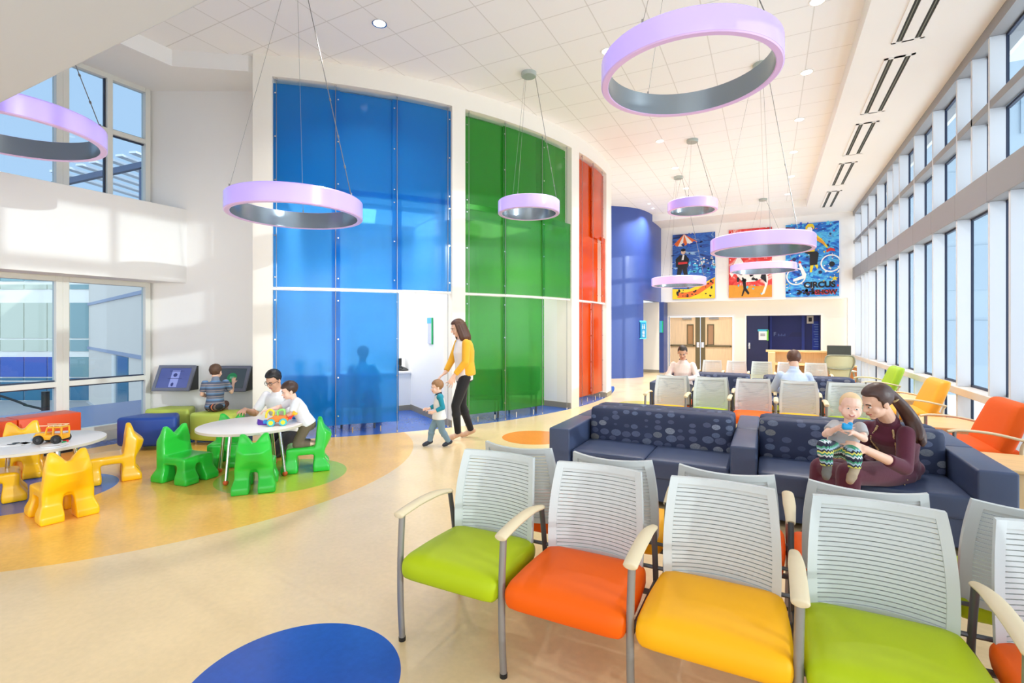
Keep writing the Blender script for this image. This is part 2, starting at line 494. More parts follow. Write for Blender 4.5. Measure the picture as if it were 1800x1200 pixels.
# ------------------------------------------------------------------ curved wall with three openings
A_L = on_circle(444); A_B0 = on_circle(478); A_B1 = on_circle(795); A_G0 = on_circle(818)
A_G1 = on_circle(1005); A_O0 = on_circle(1018); A_O1 = on_circle(1066); A_E = A_O1 + 0.075
R_IN = 5.3; Z_ALC = 3.62
for a0, a1 in ((A_L, A_B0), (A_B1, A_G0), (A_G1, A_O0), (A_O1, A_E)):
    b = B(); arc_slab(b, CR - 0.35, CR, a0, a1, 0, Z_TILE + 0.02, 6); struct('wall_center', b, M['cream'])
    b = B(); arc_slab(b, R_IN, CR - 0.35, a0, a1, 0, Z_TILE + 0.02, 6); struct('wall_partition', b, M['white'])
for a0, a1 in ((A_B0, A_B1), (A_G0, A_G1), (A_O0, A_O1)):
    n_ = 4
    for i in range(n_):
        b = B(); arc_slab(b, CR - 0.22, CR, a0 + (a1 - a0) * i / n_, a0 + (a1 - a0) * (i + 1) / n_, Z_OPEN, Z_TILE + 0.02, 10); struct('wall_header', b, M['cream'])
    b = B(); arc_slab(b, R_IN - 0.2, R_IN, a0 - 0.02, a1 + 0.02, 0, Z_OPEN + 0.2, 24); struct('wall_alcove', b, M['white'])
    b = B(); arc_slab(b, R_IN, CR - 0.24, a0, a1, Z_ALC, Z_ALC + 0.12, 24); struct('ceiling_alcove_baffle', b, M['white'])  # unseen low ceiling, added to keep the top panel row darker
    b = B(); arc_slab(b, CR - 0.50, CR - 0.40, a0, a1, Z_ALC + 0.12, Z_OPEN + 0.2, 24); struct('wall_backing', b, M['white'])
b = B()
for a, s in ((A_B0, 1), (A_B1, -1), (A_G0, 1), (A_G1, -1), (A_O0, 1), (A_O1, -1)):
    da = 0.012 / CR
    arc_slab(b, R_IN, CR - 0.02, a, a + s * da, 0, 0.11, 2)
for a0, a1 in ((A_B0, A_B1), (A_G0, A_G1), (A_O0, A_O1)): arc_slab(b, R_IN, R_IN + 0.012, a0, a1, 0, 0.11, 16)
struct('baseboard_alcove', b, M['base'])
b = B(); arc_slab(b, CR - 0.02, CR + 0.012, A_O1, A_E, 0, 0.10, 4); struct('baseboard_pier', b, M['base'])
# wall that carries on behind the last pier
b = B()
e0 = polar(CR - 0.02, A_E); p0 = fl(1066, 667)
prism(b, [(e0.x, e0.y), (-4.9, 15.2), (-5.1, 15.2), (e0.x - 0.3, e0.y)][::-1], 0, Z_TILE); struct('wall_return', b, M['white'])

# ------------------------------------------------------------------ dark blue curved wall and the passage beyond
navy_pts = [(-5.3, 15.0), (-4.85, 15.2), (-4.42, 15.55), (-4.1, 15.85), (-3.82, 16.2), (-3.66, 16.6)]
navy_top = navy_pts + [(-3.56, 17.1), (-3.52, 17.6), (-3.50, 18.2), (-3.50, Y_BACK + 0.05)]
def ribbon(b, pts, t, z0, z1):
    P = [Vector((p[0], p[1], 0)) for p in pts]; out = []
    for i, p in enumerate(P):
        d = (P[min(i + 1, len(P) - 1)] - P[max(i - 1, 0)]).normalized()
        out.append(p + Vector((-d.y, d.x, 0)) * t)
    rows = [[b.verts.new((q.x, q.y, z)) for q, z in ((p, z0), (o, z0), (o, z1), (p, z1))] for p, o in zip(P, out)]
    for i in range(len(rows) - 1): bridge(b, rows[i], rows[i + 1])
    cap(b, rows[0], True); cap(b, rows[-1])
Z_DOORHEAD = 2.55
navy_l = smooth_path([(x, y, 0) for x, y in navy_pts], 5); navy_u = smooth_path([(x, y, 0) for x, y in navy_top], 5)
b = B(); ribbon(b, [(p.x, p.y) for p in navy_l], 0.2, 0.0, Z_DOORHEAD)
ribbon(b, [(p.x, p.y) for p in navy_u], 0.2, Z_DOORHEAD, Z_TILE)
struct('wall_navy', b, mat('navy_satin', (52, 78, 152), 0.42, coat=0.12))
b = B(); box(b, (-5.0, Y_BACK - 0.35, 0), (-3.50, Y_BACK - 0.25, Z_DOORHEAD)); struct('wall_passage', b, M['cream'])
b = B(); box(b, (-3.50, Y_BACK - 0.35, 0), (-3.34, Y_BACK + 0.4, Z_DOORHEAD)); struct('wall_passage_end', b, M['navy'])
b = B(); box(b, (-5.0, Y_BACK - 0.37, 0), (-3.50, Y_BACK - 0.35, 0.1)); struct('baseboard_passage', b, M['base'])

# ------------------------------------------------------------------ back wall
XL_B = on_y(1165, Y_BACK); XR_B = on_y(1490, Y_BACK)
Y_LOW = Y_BACK + 0.45
def zy(py, y, px=1300):
    a, bb = ray(px); return CAM_H + (HORIZON - py) * (y / bb) / F_PX
Z_LEDGE = zy(527, Y_BACK)
b = B(); box(b, (-3.7, Y_BACK, Z_LEDGE), (X_RIGHT + 0.4, Y_BACK + 0.2, Z_SOFFIT + 0.02)); struct('wall_back', b, M['white'])
b = B(); box(b, (XR_B, Y_BACK, 0), (X_RIGHT + 0.4, Y_BACK + 0.2, Z_LEDGE)); struct('wall_back_pier', b, M['white'])
b = B(); box(b, (-3.6, Y_BACK - 0.02, Z_LEDGE - 0.02), (XR_B, Y_LOW, Z_LEDGE + 0.01)); struct('ceiling_ledge', b, M['white'])
DX0, DX1 = on_y(1176, Y_LOW), on_y(1289, Y_LOW); RX0, RX1 = on_y(1312, Y_LOW), on_y(1443, Y_LOW)
Z_DOOR = zy(555, Y_LOW)
b = B()
for x0, x1, z0, z1 in ((-3.6, DX0, 0, Z_LEDGE), (DX1, RX0, 0, Z_LEDGE), (RX1, XR_B + 0.2, 0, Z_LEDGE), (DX0, DX1, Z_DOOR, Z_LEDGE), (RX0, RX1, Z_DOOR, Z_LEDGE)):
    box(b, (x0, Y_LOW, z0), (x1, Y_LOW + 0.15, z1))
struct('wall_back_lower', b, M['cream'])

def wood_mat(name, rgb, rough=0.45, axis=0, scale=6.0, amt=0.14):
    m = mat(name, rgb, rough); g = NT(m)
    tc = g.n('TexCoord'); mp = g.n('Mapping'); mp.inputs['Scale'].default_value = [(1, 14, 14), (14, 1, 14), (14, 14, 1)][axis]
    g.l(tc.outputs['Object'], mp.inputs[0])
    f = g.noise(mp.outputs[0], scale * 0.35, 5)
    c = lin(rgb)
    g.l(g.mix(f, tuple(v * (1 - amt * 1.6) for v in c[:3]) + (1,), tuple(min(1, v * (1 + amt)) for v in c[:3]) + (1,)), g.b.inputs['Base Color'])
    return m
M['maple'] = wood_mat('maple_veneer', (232, 200, 152), 0.4, 2)
M['maple_h'] = wood_mat('maple_worktop', (236, 198, 140), 0.35, 0)
M['birch'] = wood_mat('birch_veneer', (238, 208, 168), 0.4, 2)
M['bronze'] = mat('bronze_frame', (112, 100, 72), 0.4, 0.4)
# double doors
yd_ = Y_LOW + 0.03; xm = (DX0 + DX1) / 2
dr = thing('double_door', 'pale birch double door with bronze centre stiles under the paintings', 'door', (xm, yd_, 0))
dr['kind'] = 'structure'
hw = (DX1 - DX0) / 2
for s in (-1, 1):
    b = B()
    x_in, x_out = 0.17, hw - 0.03
    wx0, wx1 = 0.26, 0.44
    for q in ((x_in, wx0, 0.01, Z_DOOR - 0.03), (wx1, x_out, 0.01, Z_DOOR - 0.03), (wx0, wx1, 0.01, 1.02), (wx0, wx1, 1.72, Z_DOOR - 0.03)):
        box(b, (s * q[0], 0, q[2]), (s * q[1], 0.05, q[3]))
    leaf = obj('door_leaf', b, M['birch'], dr)
    b = B(); box(b, (s * 0.01, -0.01, 0.01), (s * x_in, 0.055, Z_DOOR - 0.03), bevel=0.004, seg=1); obj('stile', b, M['bronze'], leaf)
    b = B(); box(b, (s * wx0, 0.02, 1.02), (s * wx1, 0.03, 1.72)); obj('vision_pane', b, mat('brown_glass', (176, 130, 84), 0.1), leaf)
    b = B()
    for q in ((wx0 - 0.03, wx0, 0.99, 1.75), (wx1, wx1 + 0.03, 0.99, 1.75), (wx0, wx1, 0.99, 1.02), (wx0, wx1, 1.72, 1.75)):
        box(b, (s * q[0], -0.012, q[2]), (s * q[1], 0.05, q[3]))
    obj('vision_frame', b, M['bronze'], leaf)
    b = B(); box(b, (s * x_in, -0.05, 0.93), (s * (x_out - 0.03), -0.02, 1.0), bevel=0.008)
    for xx in (x_in + 0.03, x_out - 0.06): box(b, (s * xx, -0.05, 0.945), (s * (xx + 0.04), 0.0, 0.985))
    obj('push_bar', b, M['bronze'], leaf)
    b = B(); box(b, (s * 0.03, -0.03, 0.9), (s * 0.13, -0.005, 1.1), bevel=0.01); cyl(b, (s * 0.08, -0.07, 1.0), (s * 0.08, -0.02, 1.0), 0.03)
    obj('handle', b, M['chrome'], leaf)
    b = B(); box(b, (s * 0.3, -0.05, Z_DOOR - 0.12), (s * 0.62, 0.0, Z_DOOR - 0.05), bevel=0.01); obj('closer', b, M['metal'], leaf)
b = B(); t = 0.06
box(b, (-hw - t, -0.06, 0), (-hw, 0.1, Z_DOOR + t)); box(b, (hw, -0.06, 0), (hw + t, 0.1, Z_DOOR + t)); box(b, (-hw, -0.06, Z_DOOR), (hw, 0.1, Z_DOOR + t))
obj('door_frame', b, M['white'], dr)
del dr['label'], dr['category']
dr.name = 'door_1'
# blue recess behind the reception desk
b = B(); y1 = Y_LOW + 0.9
box(b, (RX0 - 0.1, y1, 0), (RX1 + 0.1, y1 + 0.1, Z_DOOR + 0.1)); box(b, (RX0 - 0.12, Y_LOW + 0.15, 0), (RX0, y1, Z_DOOR + 0.1)); box(b, (RX1, Y_LOW + 0.15, 0), (RX1 + 0.12, y1, Z_DOOR + 0.1))
box(b, (RX0, Y_LOW + 0.15, Z_DOOR), (RX1, y1, Z_DOOR + 0.1))
struct('wall_recess', b, M['deepnavy'])
b = B(); t = 0.05
box(b, (RX0 - t, Y_LOW - 0.02, 0), (RX0, Y_LOW + 0.02, Z_DOOR + t)); box(b, (RX1, Y_LOW - 0.02, 0), (RX1 + t, Y_LOW + 0.02, Z_DOOR + t)); box(b, (RX0, Y_LOW - 0.02, Z_DOOR), (RX1, Y_LOW + 0.02, Z_DOOR + t))
struct('trim_2', b, M['white'])
xd = on_y(1350, Y_LOW)
b = B(); box(b, (RX0 + 0.01, Y_LOW + 0.05, 0.01), (xd, Y_LOW + 0.1, Z_DOOR - 0.01), bevel=0.004); d2 = struct('door_2', b, mat('navy_door', (22, 32, 78), 0.4))
b = B(); cyl(b, (RX0 + 0.09, Y_LOW - 0.03, 1.0), (RX0 + 0.09, Y_LOW + 0.05, 1.0), 0.035); box(b, (RX0 + 0.06, Y_LOW + 0.03, 0.88), (RX0 + 0.12, Y_LOW + 0.05, 1.1), bevel=0.008); obj('door_handle', b, M['chrome'], d2)
b = B(); xx = on_y(1409, y1)
box(b, (xx, y1 - 0.06, 0), (xx + 0.09, y1, Z_DOOR)); box(b, (on_y(1353, y1), y1 - 0.06, 0), (on_y(1353, y1) + 0.07, y1, Z_DOOR)); struct('trim_3', b, mat('blue_trim', (44, 66, 168), 0.4))

# ------------------------------------------------------------------ right window wall
ZB0, ZB1, ZT, ZH, ZS = 3.13, 3.50, 4.30, 5.12, 0.78
yy0 = on_x(1738, X_RIGHT); dy = (on_x(1526.7, X_RIGHT) - yy0) / 7
ybays = [yy0 + dy * k for k in range(-9, 10)]
ybays = [y for y in ybays if y > -3.2 and y < Y_BACK - 0.3]
extra_low = {round(yy0 - dy / 2, 2), round(yy0 + dy * 7.5, 2)}
extra_up = {round(yy0 + dy * 0.5, 2), round(yy0 + dy * 4.5, 2)}
XG = X_RIGHT + 0.15
n0 = 5
for i, y in enumerate(ybays):
    y2 = ybays[i + 1] if i + 1 < len(ybays) else Y_BACK
    b = B()
    def fin(yq, segs):
        for z0, z1 in segs: box(b, (X_RIGHT, yq - 0.025, z0), (XG, yq + 0.025, z1), bevel=0.003, seg=1)
    fin(y, ((0, ZS - 0.10), (ZS, ZB0), (ZB1, ZH)))
    for yq in extra_low:
        if y < yq < y2: fin(yq, ((0, ZS - 0.10), (ZS, ZB0)))
    for yq in extra_up:
        if y < yq < y2: fin(yq, ((ZB1, ZH),))
    w = struct('window_%d' % (n0 + i), b, M['fin_white'])
    b = B()
    for z0, z1 in ((0.02, ZS - 0.1), (ZS, ZB0), (ZB1, ZT - 0.05), (ZT + 0.05, ZH)):
        for q in [y] + [e_ for e_ in list(extra_low) if z1 <= ZB0 and y < e_ < y2] + [e_ for e_ in list(extra_up) if z0 >= ZB1 and y < e_ < y2]:
            box(b, (XG - 0.002, q - 0.026, z0), (XG + 0.03, q + 0.045, z1))
        box(b, (XG, y + 0.03, z0), (XG + 0.04, y2 - 0.03, z0 + 0.03)); box(b, (XG, y + 0.03, z1 - 0.03), (XG + 0.04, y2 - 0.03, z1))
    obj('gasket', b, M['dark_gasket'], w)
    b = B(); box(b, (X_RIGHT, y + 0.025, ZT - 0.05), (XG, y2 - 0.025, ZT + 0.05), bevel=0.003, seg=1); obj('transom', b, M['spandrel'], w)
    b = B(); box(b, (XG + 0.015, y, 0.02), (XG + 0.025, y2, ZH)); obj('pane', b, M['glass_r'], w)
b = B()
for i, y in enumerate(ybays):
    y2 = ybays[i + 1] if i + 1 < len(ybays) else Y_BACK
    if i % 1 == 0: box(b, (X_RIGHT - 0.02, y + 0.003, ZB0), (XG + 0.08, y2 - 0.003, ZB1), bevel=0.003, seg=1)
struct('trim_4', b, M['spandrel'])
b = B(); box(b, (X_RIGHT - 0.04, ybays[0], ZS - 0.10), (XG + 0.05, Y_BACK, ZS), bevel=0.005); struct('trim_5', b, mat('sill_rail', (214, 206, 198), 0.45))
b = B(); box(b, (X_RIGHT - 0.01, ybays[0], ZH), (XG + 0.2, Y_BACK, Z_SOFFIT + 0.02)); struct('trim_6', b, M['spandrel'])
b = B(); box(b, (X_RIGHT + 0.02, ybays[0], 0), (XG + 0.05, Y_BACK, 0.05)); struct('trim_7', b, M['spandrel'])

# ------------------------------------------------------------------ outside the left windows
def facade_pt(px, d, z): return at_depth(px, d, z)
b = B()
gx = [at_depth(px, 70) for px in (-900, 1000)]
prism(b, [(-9.0, -30), (-9.0, 40), (-70, 60), (-70, -60)], -2.2, -1.9); struct('ground_court', b, mat('pale_paving', (176, 176, 178), 0.8, var=0.05, scale=0.6))
DF = 24.0
bl = thing('office_building', 'pale office block with a gridded glass front across the courtyard', 'building', at_depth(60, DF, -1.9))
bl_o = Vector(bl.location)
M['f_white'] = mat('facade_white', (238, 235, 230), 0.6)
M['f_teal'] = mat('facade_teal_glass', (122, 156, 162), 0.2, var=0.12, scale=0.35)
M['f_pale'] = mat('facade_pale_glass', (196, 202, 186), 0.2, var=0.08, scale=0.3)
M['f_blue'] = mat('facade_blue_panel', (64, 96, 180), 0.3, var=0.08, scale=0.4)
M['f_deep'] = mat('facade_deep_glass', (62, 116, 148), 0.2, var=0.2, scale=0.6)
M['f_dark'] = mat('facade_dark_interior', (80, 78, 100), 0.3, var=0.2, scale=0.8)
M['f_stone'] = mat('facade_stone', (232, 222, 212), 0.75, var=0.03, scale=0.5)
right = Vector((RX, RY, 0)); back = Vector((VX, VY, 0))
def zpx(py, d): return CAM_H + (HORIZON - py) * d / F_PX
def fpan(b, px0, px1, py0, py1, d, th=0.2, lift=0.0):
    P = [at_depth(px0, d - lift), at_depth(px1, d - lift)]
    Q = [P[0], P[1], P[1] + back * (th + lift), P[0] + back * (th + lift)]
    Q = [(q.x - bl_o.x, q.y - bl_o.y) for q in Q]
    prism(b, Q, zpx(py1, d) - bl_o.z, zpx(py0, d) - bl_o.z)
b = B(); fpan(b, -420, 157, 440, 716, DF, 6.0); obj('wall', b, M['f_white'], bl)
cols = [-300, -230, -170, -100, -42, 0, 42, 83, 122, 157]
rows = [('spandrel', 500, 508, 'f_pale'), ('glazing', 532, 594, 'f_pale'), ('glazing', 597, 617, 'f_pale'), ('panel', 627, 662, 'f_blue'), ('glazing', 664, 668, 'f_deep'), ('glazing', 671, 703, 'f_deep'), ('glazing', 705, 714, 'f_dark'), ('glazing', 470, 494, 'f_teal')]
for nm, a, c_, mm in rows:
    for i in range(len(cols) - 1):
        b = B(); fpan(b, cols[i] + 1.2, cols[i + 1] - 1.2, a, c_, DF, 0.2, 0.06)
        m2 = M[mm]
        if i == len(cols) - 2 and mm in ('f_pale', 'f_blue'): m2 = M['f_teal']
        obj(nm, b, m2, bl)
st = thing('stone_building', 'plain pale stone wing with one narrow window beyond the glass', 'building', at_depth(200, 18, -1.9))
st_o = Vector(st.location)
Pa, Pb = at_depth(156, DF - 0.1), at_depth(300, 13.5)
ds = (Pb - Pa).normalized(); ns = Vector((ds.y, -ds.x, 0))
if ns.dot(back) > 0: ns = -ns
def span(b, t0, t1, z0, z1, lift=0.02, th=0.3):
    L = (Pb - Pa)
    A = Pa + L * t0; C = Pa + L * t1
    Q = [A + ns * lift, C + ns * lift, C - ns * th, A - ns * th]
    Q = [(q.x - st_o.x, q.y - st_o.y) for q in Q]
    if (Vector((*Q[1], 0)) - Vector((*Q[0], 0))).cross(Vector((*Q[2], 0)) - Vector((*Q[1], 0))).z < 0: Q.reverse()
    prism(b, Q, z0 - st_o.z, z1 - st_o.z)
b = B(); span(b, 0, 1.2, -1.9, 5.6, 0, 5.0); obj('wall', b, M['f_stone'], st)
def t_at(px):
    a, bb = ray(px); L = Pb - Pa
    # intersection of the sight line with the wing
    det = a * (-L.y) + L.x * bb
    s_ = (Pa.x * (-L.y) + L.x * Pa.y) / det
    p = Vector((a * s_, bb * s_, 0)); return (p - Pa).length / L.length, s_
t0, d0 = t_at(205); t1, d1 = t_at(226)
b = B(); span(b, t0, t1, zpx(722, d0), zpx(624, d0), 0.03); obj('window', b, M['f_deep'], st)
b = B(); span(b, t0 - 0.035, t0, zpx(722, d0), zpx(624, d0), 0.08); obj('window_frame', b, M['f_white'], st)
for py in (525, 619):
    t2, d2_ = t_at(200); b = B(); span(b, 0, 1.2, zpx(py, d2_) - 0.06, zpx(py, d2_) + 0.06, 0.06); obj('ledge', b, mat('ledge_blue_grey', (158, 166, 192), 0.6), st)
t2, d2_ = t_at(200); b = B(); span(b, 0, 1.2, -1.9, zpx(716, 22), 0.12); obj('plinth', b, mat('plinth_blue_grey', (200, 202, 206), 0.6), st)
# roof canopy seen over the bulkhead
rc = thing('roof_canopy', 'dark slatted roof canopy above the stone wing against the sky', 'roof canopy', at_depth(235, 15.5, zpx(336, 15.5)))
b = B()
for i in range(7): box(b, (-1.2 + i * 0.42, -1.5, 0.18 + 0.07 * i), (-0.98 + i * 0.42, 1.6, 0.24 + 0.07 * i))
obj('slat', b, mat('canopy_slat', (206, 214, 226), 0.5), rc)
b = B()
for yq in (-1.3, 1.4):
    v = box(b, (-1.5, yq - 0.06, 0.0), (1.9, yq + 0.06, 0.16)); bmesh.ops.rotate(b, verts=v, cent=(0, 0, 0), matrix=Matrix.Rotation(-R_(9), 3, 'Y'))
for xx in (-1.1, 1.5): box(b, (xx - 0.06, -1.3, -0.9), (xx + 0.06, -1.18, 0.1 + 0.1 * (xx > 0)))
obj('beam', b, mat('canopy_beam', (70, 84, 112), 0.5), rc)
rc.rotation_euler.z = R_(20)
lp = thing('street_lamp', 'dark arched lamp post outside the left window', 'lamp post', at_depth(80, 15, -1.9))
b = B(); tube(b, smooth_path([(0, 0, 0), (0, 0, 1.0), (0, 0, 1.6)], 4), 0.10, 10); obj('post', b, M['black'], lp)
b = B(); tube(b, smooth_path([(-0.6 * RX, -0.6 * RY, 1.2), (-1.0 * RX, -1.0 * RY, 1.35), (-1.6 * RX, -1.6 * RY, 1.5), (-2.6 * RX, -2.6 * RY, 1.4)], 5), 0.035, 8); tube(b, [(0, 0, 1.05), (-0.65 * RX, -0.65 * RY, 1.2)], 0.035, 8); obj('arm', b, M['black'], lp)

nb = thing('neighbour_building', 'pale blue grey building seen through the glass of the right window wall', 'building', (16, 34, -1.9))
b = B(); box(b, (-12.5, 0, 0), (40, 9, 17)); obj('wall', b, mat('hazy_blue_grey_wall', (176, 192, 202), 0.8, var=0.03, scale=0.3), nb)
for iz in range(4):
    for ix in range(8):
        b = B(); box(b, (-11.5 + ix * 3.4, -0.08, 1.6 + iz * 3.9), (-9.3 + ix * 3.4, 0.05, 3.9 + iz * 3.9)); obj('window', b, mat('hazy_window', (166, 184, 196), 0.3) if ix + iz == 0 else bpy.data.materials['hazy_window'], nb)
# ================================================================== THINGS FIXED TO THE ROOM
# ------------------------------------------------------------------ coloured glass panels of the curved wall
M['p_blue'] = frosted_mat('blue_frosted_panel', (146, 202, 236), (14, 166, 255), 0.66)
M['p_green'] = frosted_mat('green_frosted_panel', (168, 218, 158), (64, 182, 72), 0.66)
M['p_orange'] = frosted_mat('orange_frosted_panel', (240, 146, 64), (240, 92, 0), 0.5)
ROW = {'top': (3.60, 5.13), 'middle': (2.20, 3.68), 'bottom': (0.16, 2.15)}
def panel(color, row, px0, px1, where, lift, z=None):
    z0, z1 = z or ROW[row]
    a0, a1 = on_circle(px0, CR - 0.05), on_circle(px1, CR - 0.05)
    am = (a0 + a1) / 2; c = polar(CR - 0.05, am, z0)
    t = thing('glass_panel', '%s frosted glass panel, %s of the %s bay on the curved wall' % (color, where, color), 'glass panel', c, 0, color + ' wall panels')
    r = CR - 0.06 - lift
    b = B(); arc_slab(b, r - 0.012, r, a0, a1, z0, z1, 10)
    for v in b.verts: v.co -= c
    obj('sheet', b, M['p_' + color], t)
    for a, s in ((a0, 1), (a1, -1)):
        aa = a + s * 0.028 / CR
        for k in range(4 if z1 - z0 > 1.7 else 3):
            n = 4 if z1 - z0 > 1.7 else 3
            zz = z0 + 0.14 + (z1 - z0 - 0.28) * k / (n - 1)
            b = B(); cyl(b, polar(r - 0.03, aa, zz) - c, polar(r + 0.014, aa, zz) - c, 0.011, n=10); obj('standoff', b, M['chrome'], t)
    if row == 'bottom':
        for a in (a0 + (a1 - a0) * 0.3, a0 + (a1 - a0) * 0.72):
            b = B(); cyl(b, polar(r - 0.006, a, -0.0) - Vector((c.x, c.y, 0)) - Vector((0, 0, z0 - 0.015)), polar(r - 0.006, a, 0.05) - Vector((c.x, c.y, z0 - 0.06)), 0.010, n=8); obj('clamp_foot', b, M['chrome'], t)
    return t
for row in ('top', 'middle'):
    panel('blue', row, 480, 598, row + ' left', 0.0); panel('blue', row, 583, 707, row + ' centre', 0.04); panel('blue', row, 690, 793, row + ' right', 0.0)
panel('blue', 'bottom', 480, 598, 'bottom left', 0.0); panel('blue', 'bottom', 583, 702, 'bottom right', 0.04)
panel('green', 'top', 820, 893, 'top left', 0.04); panel('green', 'top', 885, 958, 'top centre', 0.0); panel('green', 'top', 946, 997, 'top right', 0.04)
panel('green', 'middle', 820, 893, 'middle left', 0.04); panel('green', 'middle', 885, 958, 'middle centre', 0.0); panel('green', 'middle', 952, 1003, 'middle right', -0.03)
panel('green', 'bottom', 820, 892, 'bottom left', 0.04); panel('green', 'bottom', 885, 957, 'bottom right', 0.0)
panel('orange', 'top', 1019, 1043, 'top left', 0.04); panel('orange', 'top', 1041, 1061, 'top right', 0.0)
panel('orange', 'middle', 1019, 1054, 'middle left', 0.04); panel('orange', 'middle', 1056, 1064.5, 'middle right', -0.03)
panel('orange', 'bottom', 1019, 1042.5, 'bottom left', 0.04); panel('orange', 'bottom', 1041, 1060, 'bottom right', 0.0)
for color, A0, A1, pxs in (('blue', A_B0, A_B1, (486, 590, 698, 787)), ('green', A_G0, A_G1, (824, 888, 953, 996)), ('orange', A_O0, A_O1, (1023, 1042, 1058))):
    b = B(); c = polar(CR - 0.05, (A0 + A1) / 2, 2.17)
    arc_slab(b, CR - 0.10, CR - 0.035, A0, A1, 2.157, 2.185, 24)
    for v in b.verts: v.co -= c
    tag(obj('panel_rail', b, M['white'], None, loc=c), 'thin white curved rail across the %s glass panels' % color, 'rail', 'panel rails')
    for k, px in enumerate(pxs):
        a = on_circle(px, CR - 0.05); c = polar(CR - 0.045, a, 0.0)
        wd = ['first', 'second', 'third', 'fourth'][k]
        t = thing('hanging_cable', '%s thin steel cable from the left across the %s panels' % (wd, color), 'cable', c, 0, 'panel hanging cables')
        b = B(); cyl(b, (0, 0, 0.01), (0, 0, Z_OPEN - 0.01), 0.005, n=8); obj('wire', b, M['metal'], t)
        b = B(); cyl(b, (0, 0, Z_OPEN - 0.03), (0, 0, Z_OPEN), 0.018, n=12); obj('top_fixing', b, M['chrome'], t)
        b = B(); cyl(b, (0, 0, 0.0), (0, 0, 0.03), 0.014, n=12); obj('foot_fixing', b, M['chrome'], t)
# inside the alcoves
M['lamp'] = mat('fill_lens', (255, 252, 244), 0.4, emit=(255, 250, 240), estr=0.6)
def alcove_fill_light(a, z, lab):  # unseen lamps added to backlight the frosted panels
    c = polar(6.6, a, z)
    t = thing('alcove_fill', lab, 'ceiling light', c, a, 'added alcove lights')
    b = B(); box(b, (-0.6, -0.7, 0.0), (0.6, 0.7, 0.05), bevel=0.01); obj('housing', b, M['white'], t)
    b = B(); box(b, (-0.57, -0.67, -0.012), (0.57, 0.67, 0.0)); obj('diffuser', b, M['lamp'], t)
    l = bpy.data.lights.new('alcove_fill_light', 'AREA'); l.shape = 'RECTANGLE'; l.size = 1.1; l.size_y = 1.3; l.spread = R_(125); l.energy = ALCOVE_W; l.color = (1.0, 0.98, 0.95)
    lo = bpy.data.objects.new('alcove_fill_lamp', l); COL.objects.link(lo); lo.location = (c.x, c.y, z - 0.03); lo.rotation_euler = (0, 0, a)
alcove_fill_light(A_B0 + (A_B1 - A_B0) * 0.3, Z_ALC - 0.06, 'unseen ceiling light added behind the left blue panels')
alcove_fill_light(A_B0 + (A_B1 - A_B0) * 0.72, Z_ALC - 0.06, 'unseen ceiling light added over the gap in the blue panels')
alcove_fill_light((A_G0 + A_G1) / 2, Z_ALC - 0.06, 'unseen ceiling light added behind the green panels')
alcove_fill_light((A_O0 + A_O1) / 2, Z_ALC - 0.06, 'unseen ceiling light added behind the orange panels')
# counter with a telephone in the blue alcove
ac = A_B1 - 0.055
p = at_depth(716, 9.75)
rad = math.hypot(p.x - CX, p.y - CY); aa = math.atan2(p.y - CY, p.x - CX)
ct = thing('counter', 'white check-in counter inside the blue alcove', 'counter', (p.x, p.y, 0), aa)
b = B(); box(b, (-0.55, -1.5, 0.0), (0.0, 0.12, 0.72)); obj('cabinet', b, M['white'], ct)
b = B(); box(b, (-0.55, -1.5, 0.72), (0.03, 0.14, 0.76), bevel=0.005); obj('worktop', b, M['white'], ct)
b = B(); box(b, (-0.54, -1.49, 0.0), (0.008, 0.13, 0.1)); obj('plinth', b, M['base'], ct)
q = at_depth(707, 9.9)
ph = thing('telephone', 'black desk telephone on the white alcove counter', 'telephone', (q.x, q.y, 0.76), aa + 0.6)
b = B(); pr = [(-0.11, 0.0), (0.11, 0.0), (0.11, 0.02), (-0.11, 0.09)]
A = [b.verts.new((x, -0.1, z)) for x, z in pr]; A2 = [b.verts.new((x, 0.1, z)) for x, z in pr]; bridge(b, A, A2); cap(b, A, True); cap(b, A2)
obj('base', b, M['black'], ph)
b = B(); box(b, (-0.12, -0.02, 0.09), (-0.09, 0.1, 0.24), bevel=0.006); obj('display', b, M['black'], ph)
b = B(); tube(b, smooth_path([(-0.1, -0.08, 0.09), (-0.03, -0.085, 0.11), (0.08, -0.08, 0.05)], 4), 0.018, 8); obj('handset', b, M['black'], ph)
# sign on the partition in the gap
M['sign_teal'] = mat('teal_sign', (64, 176, 206), 0.35); M['sign_lilac'] = mat('lilac_sign', (196, 198, 230), 0.4); M['sign_green'] = mat('green_edge', (40, 190, 110), 0.4)
M['sign_blue'] = mat('blue_sign', (26, 140, 190), 0.35); M['paper'] = mat('white_paper', (236, 236, 236), 0.6); M['ink'] = mat('dark_ink', (60, 62, 84), 0.6)
pa = polar(6.9, A_B1); tang = A_B1
sg = thing('wall_sign', 'small lilac sign with teal top and green edge on the alcove wall', 'sign', (pa.x, pa.y, 1.33), tang - R_(0) )
sg.rotation_euler.z = A_B1
b = B(); box(b, (-0.1, -0.022, 0.0), (0.10, -0.003, 0.42), bevel=0.003, seg=1); obj('plate', b, M['sign_lilac'], sg)
b = B(); prism(b, [(-0.11, -0.026), (0.11, -0.026), (0.11, -0.004), (-0.11, -0.004)], 0.36, 0.46); obj('header', b, M['sign_teal'], sg)
b = B(); box(b, (0.10, -0.028, -0.01), (0.125, -0.003, 0.46)); obj('edge', b, M['sign_green'], sg)

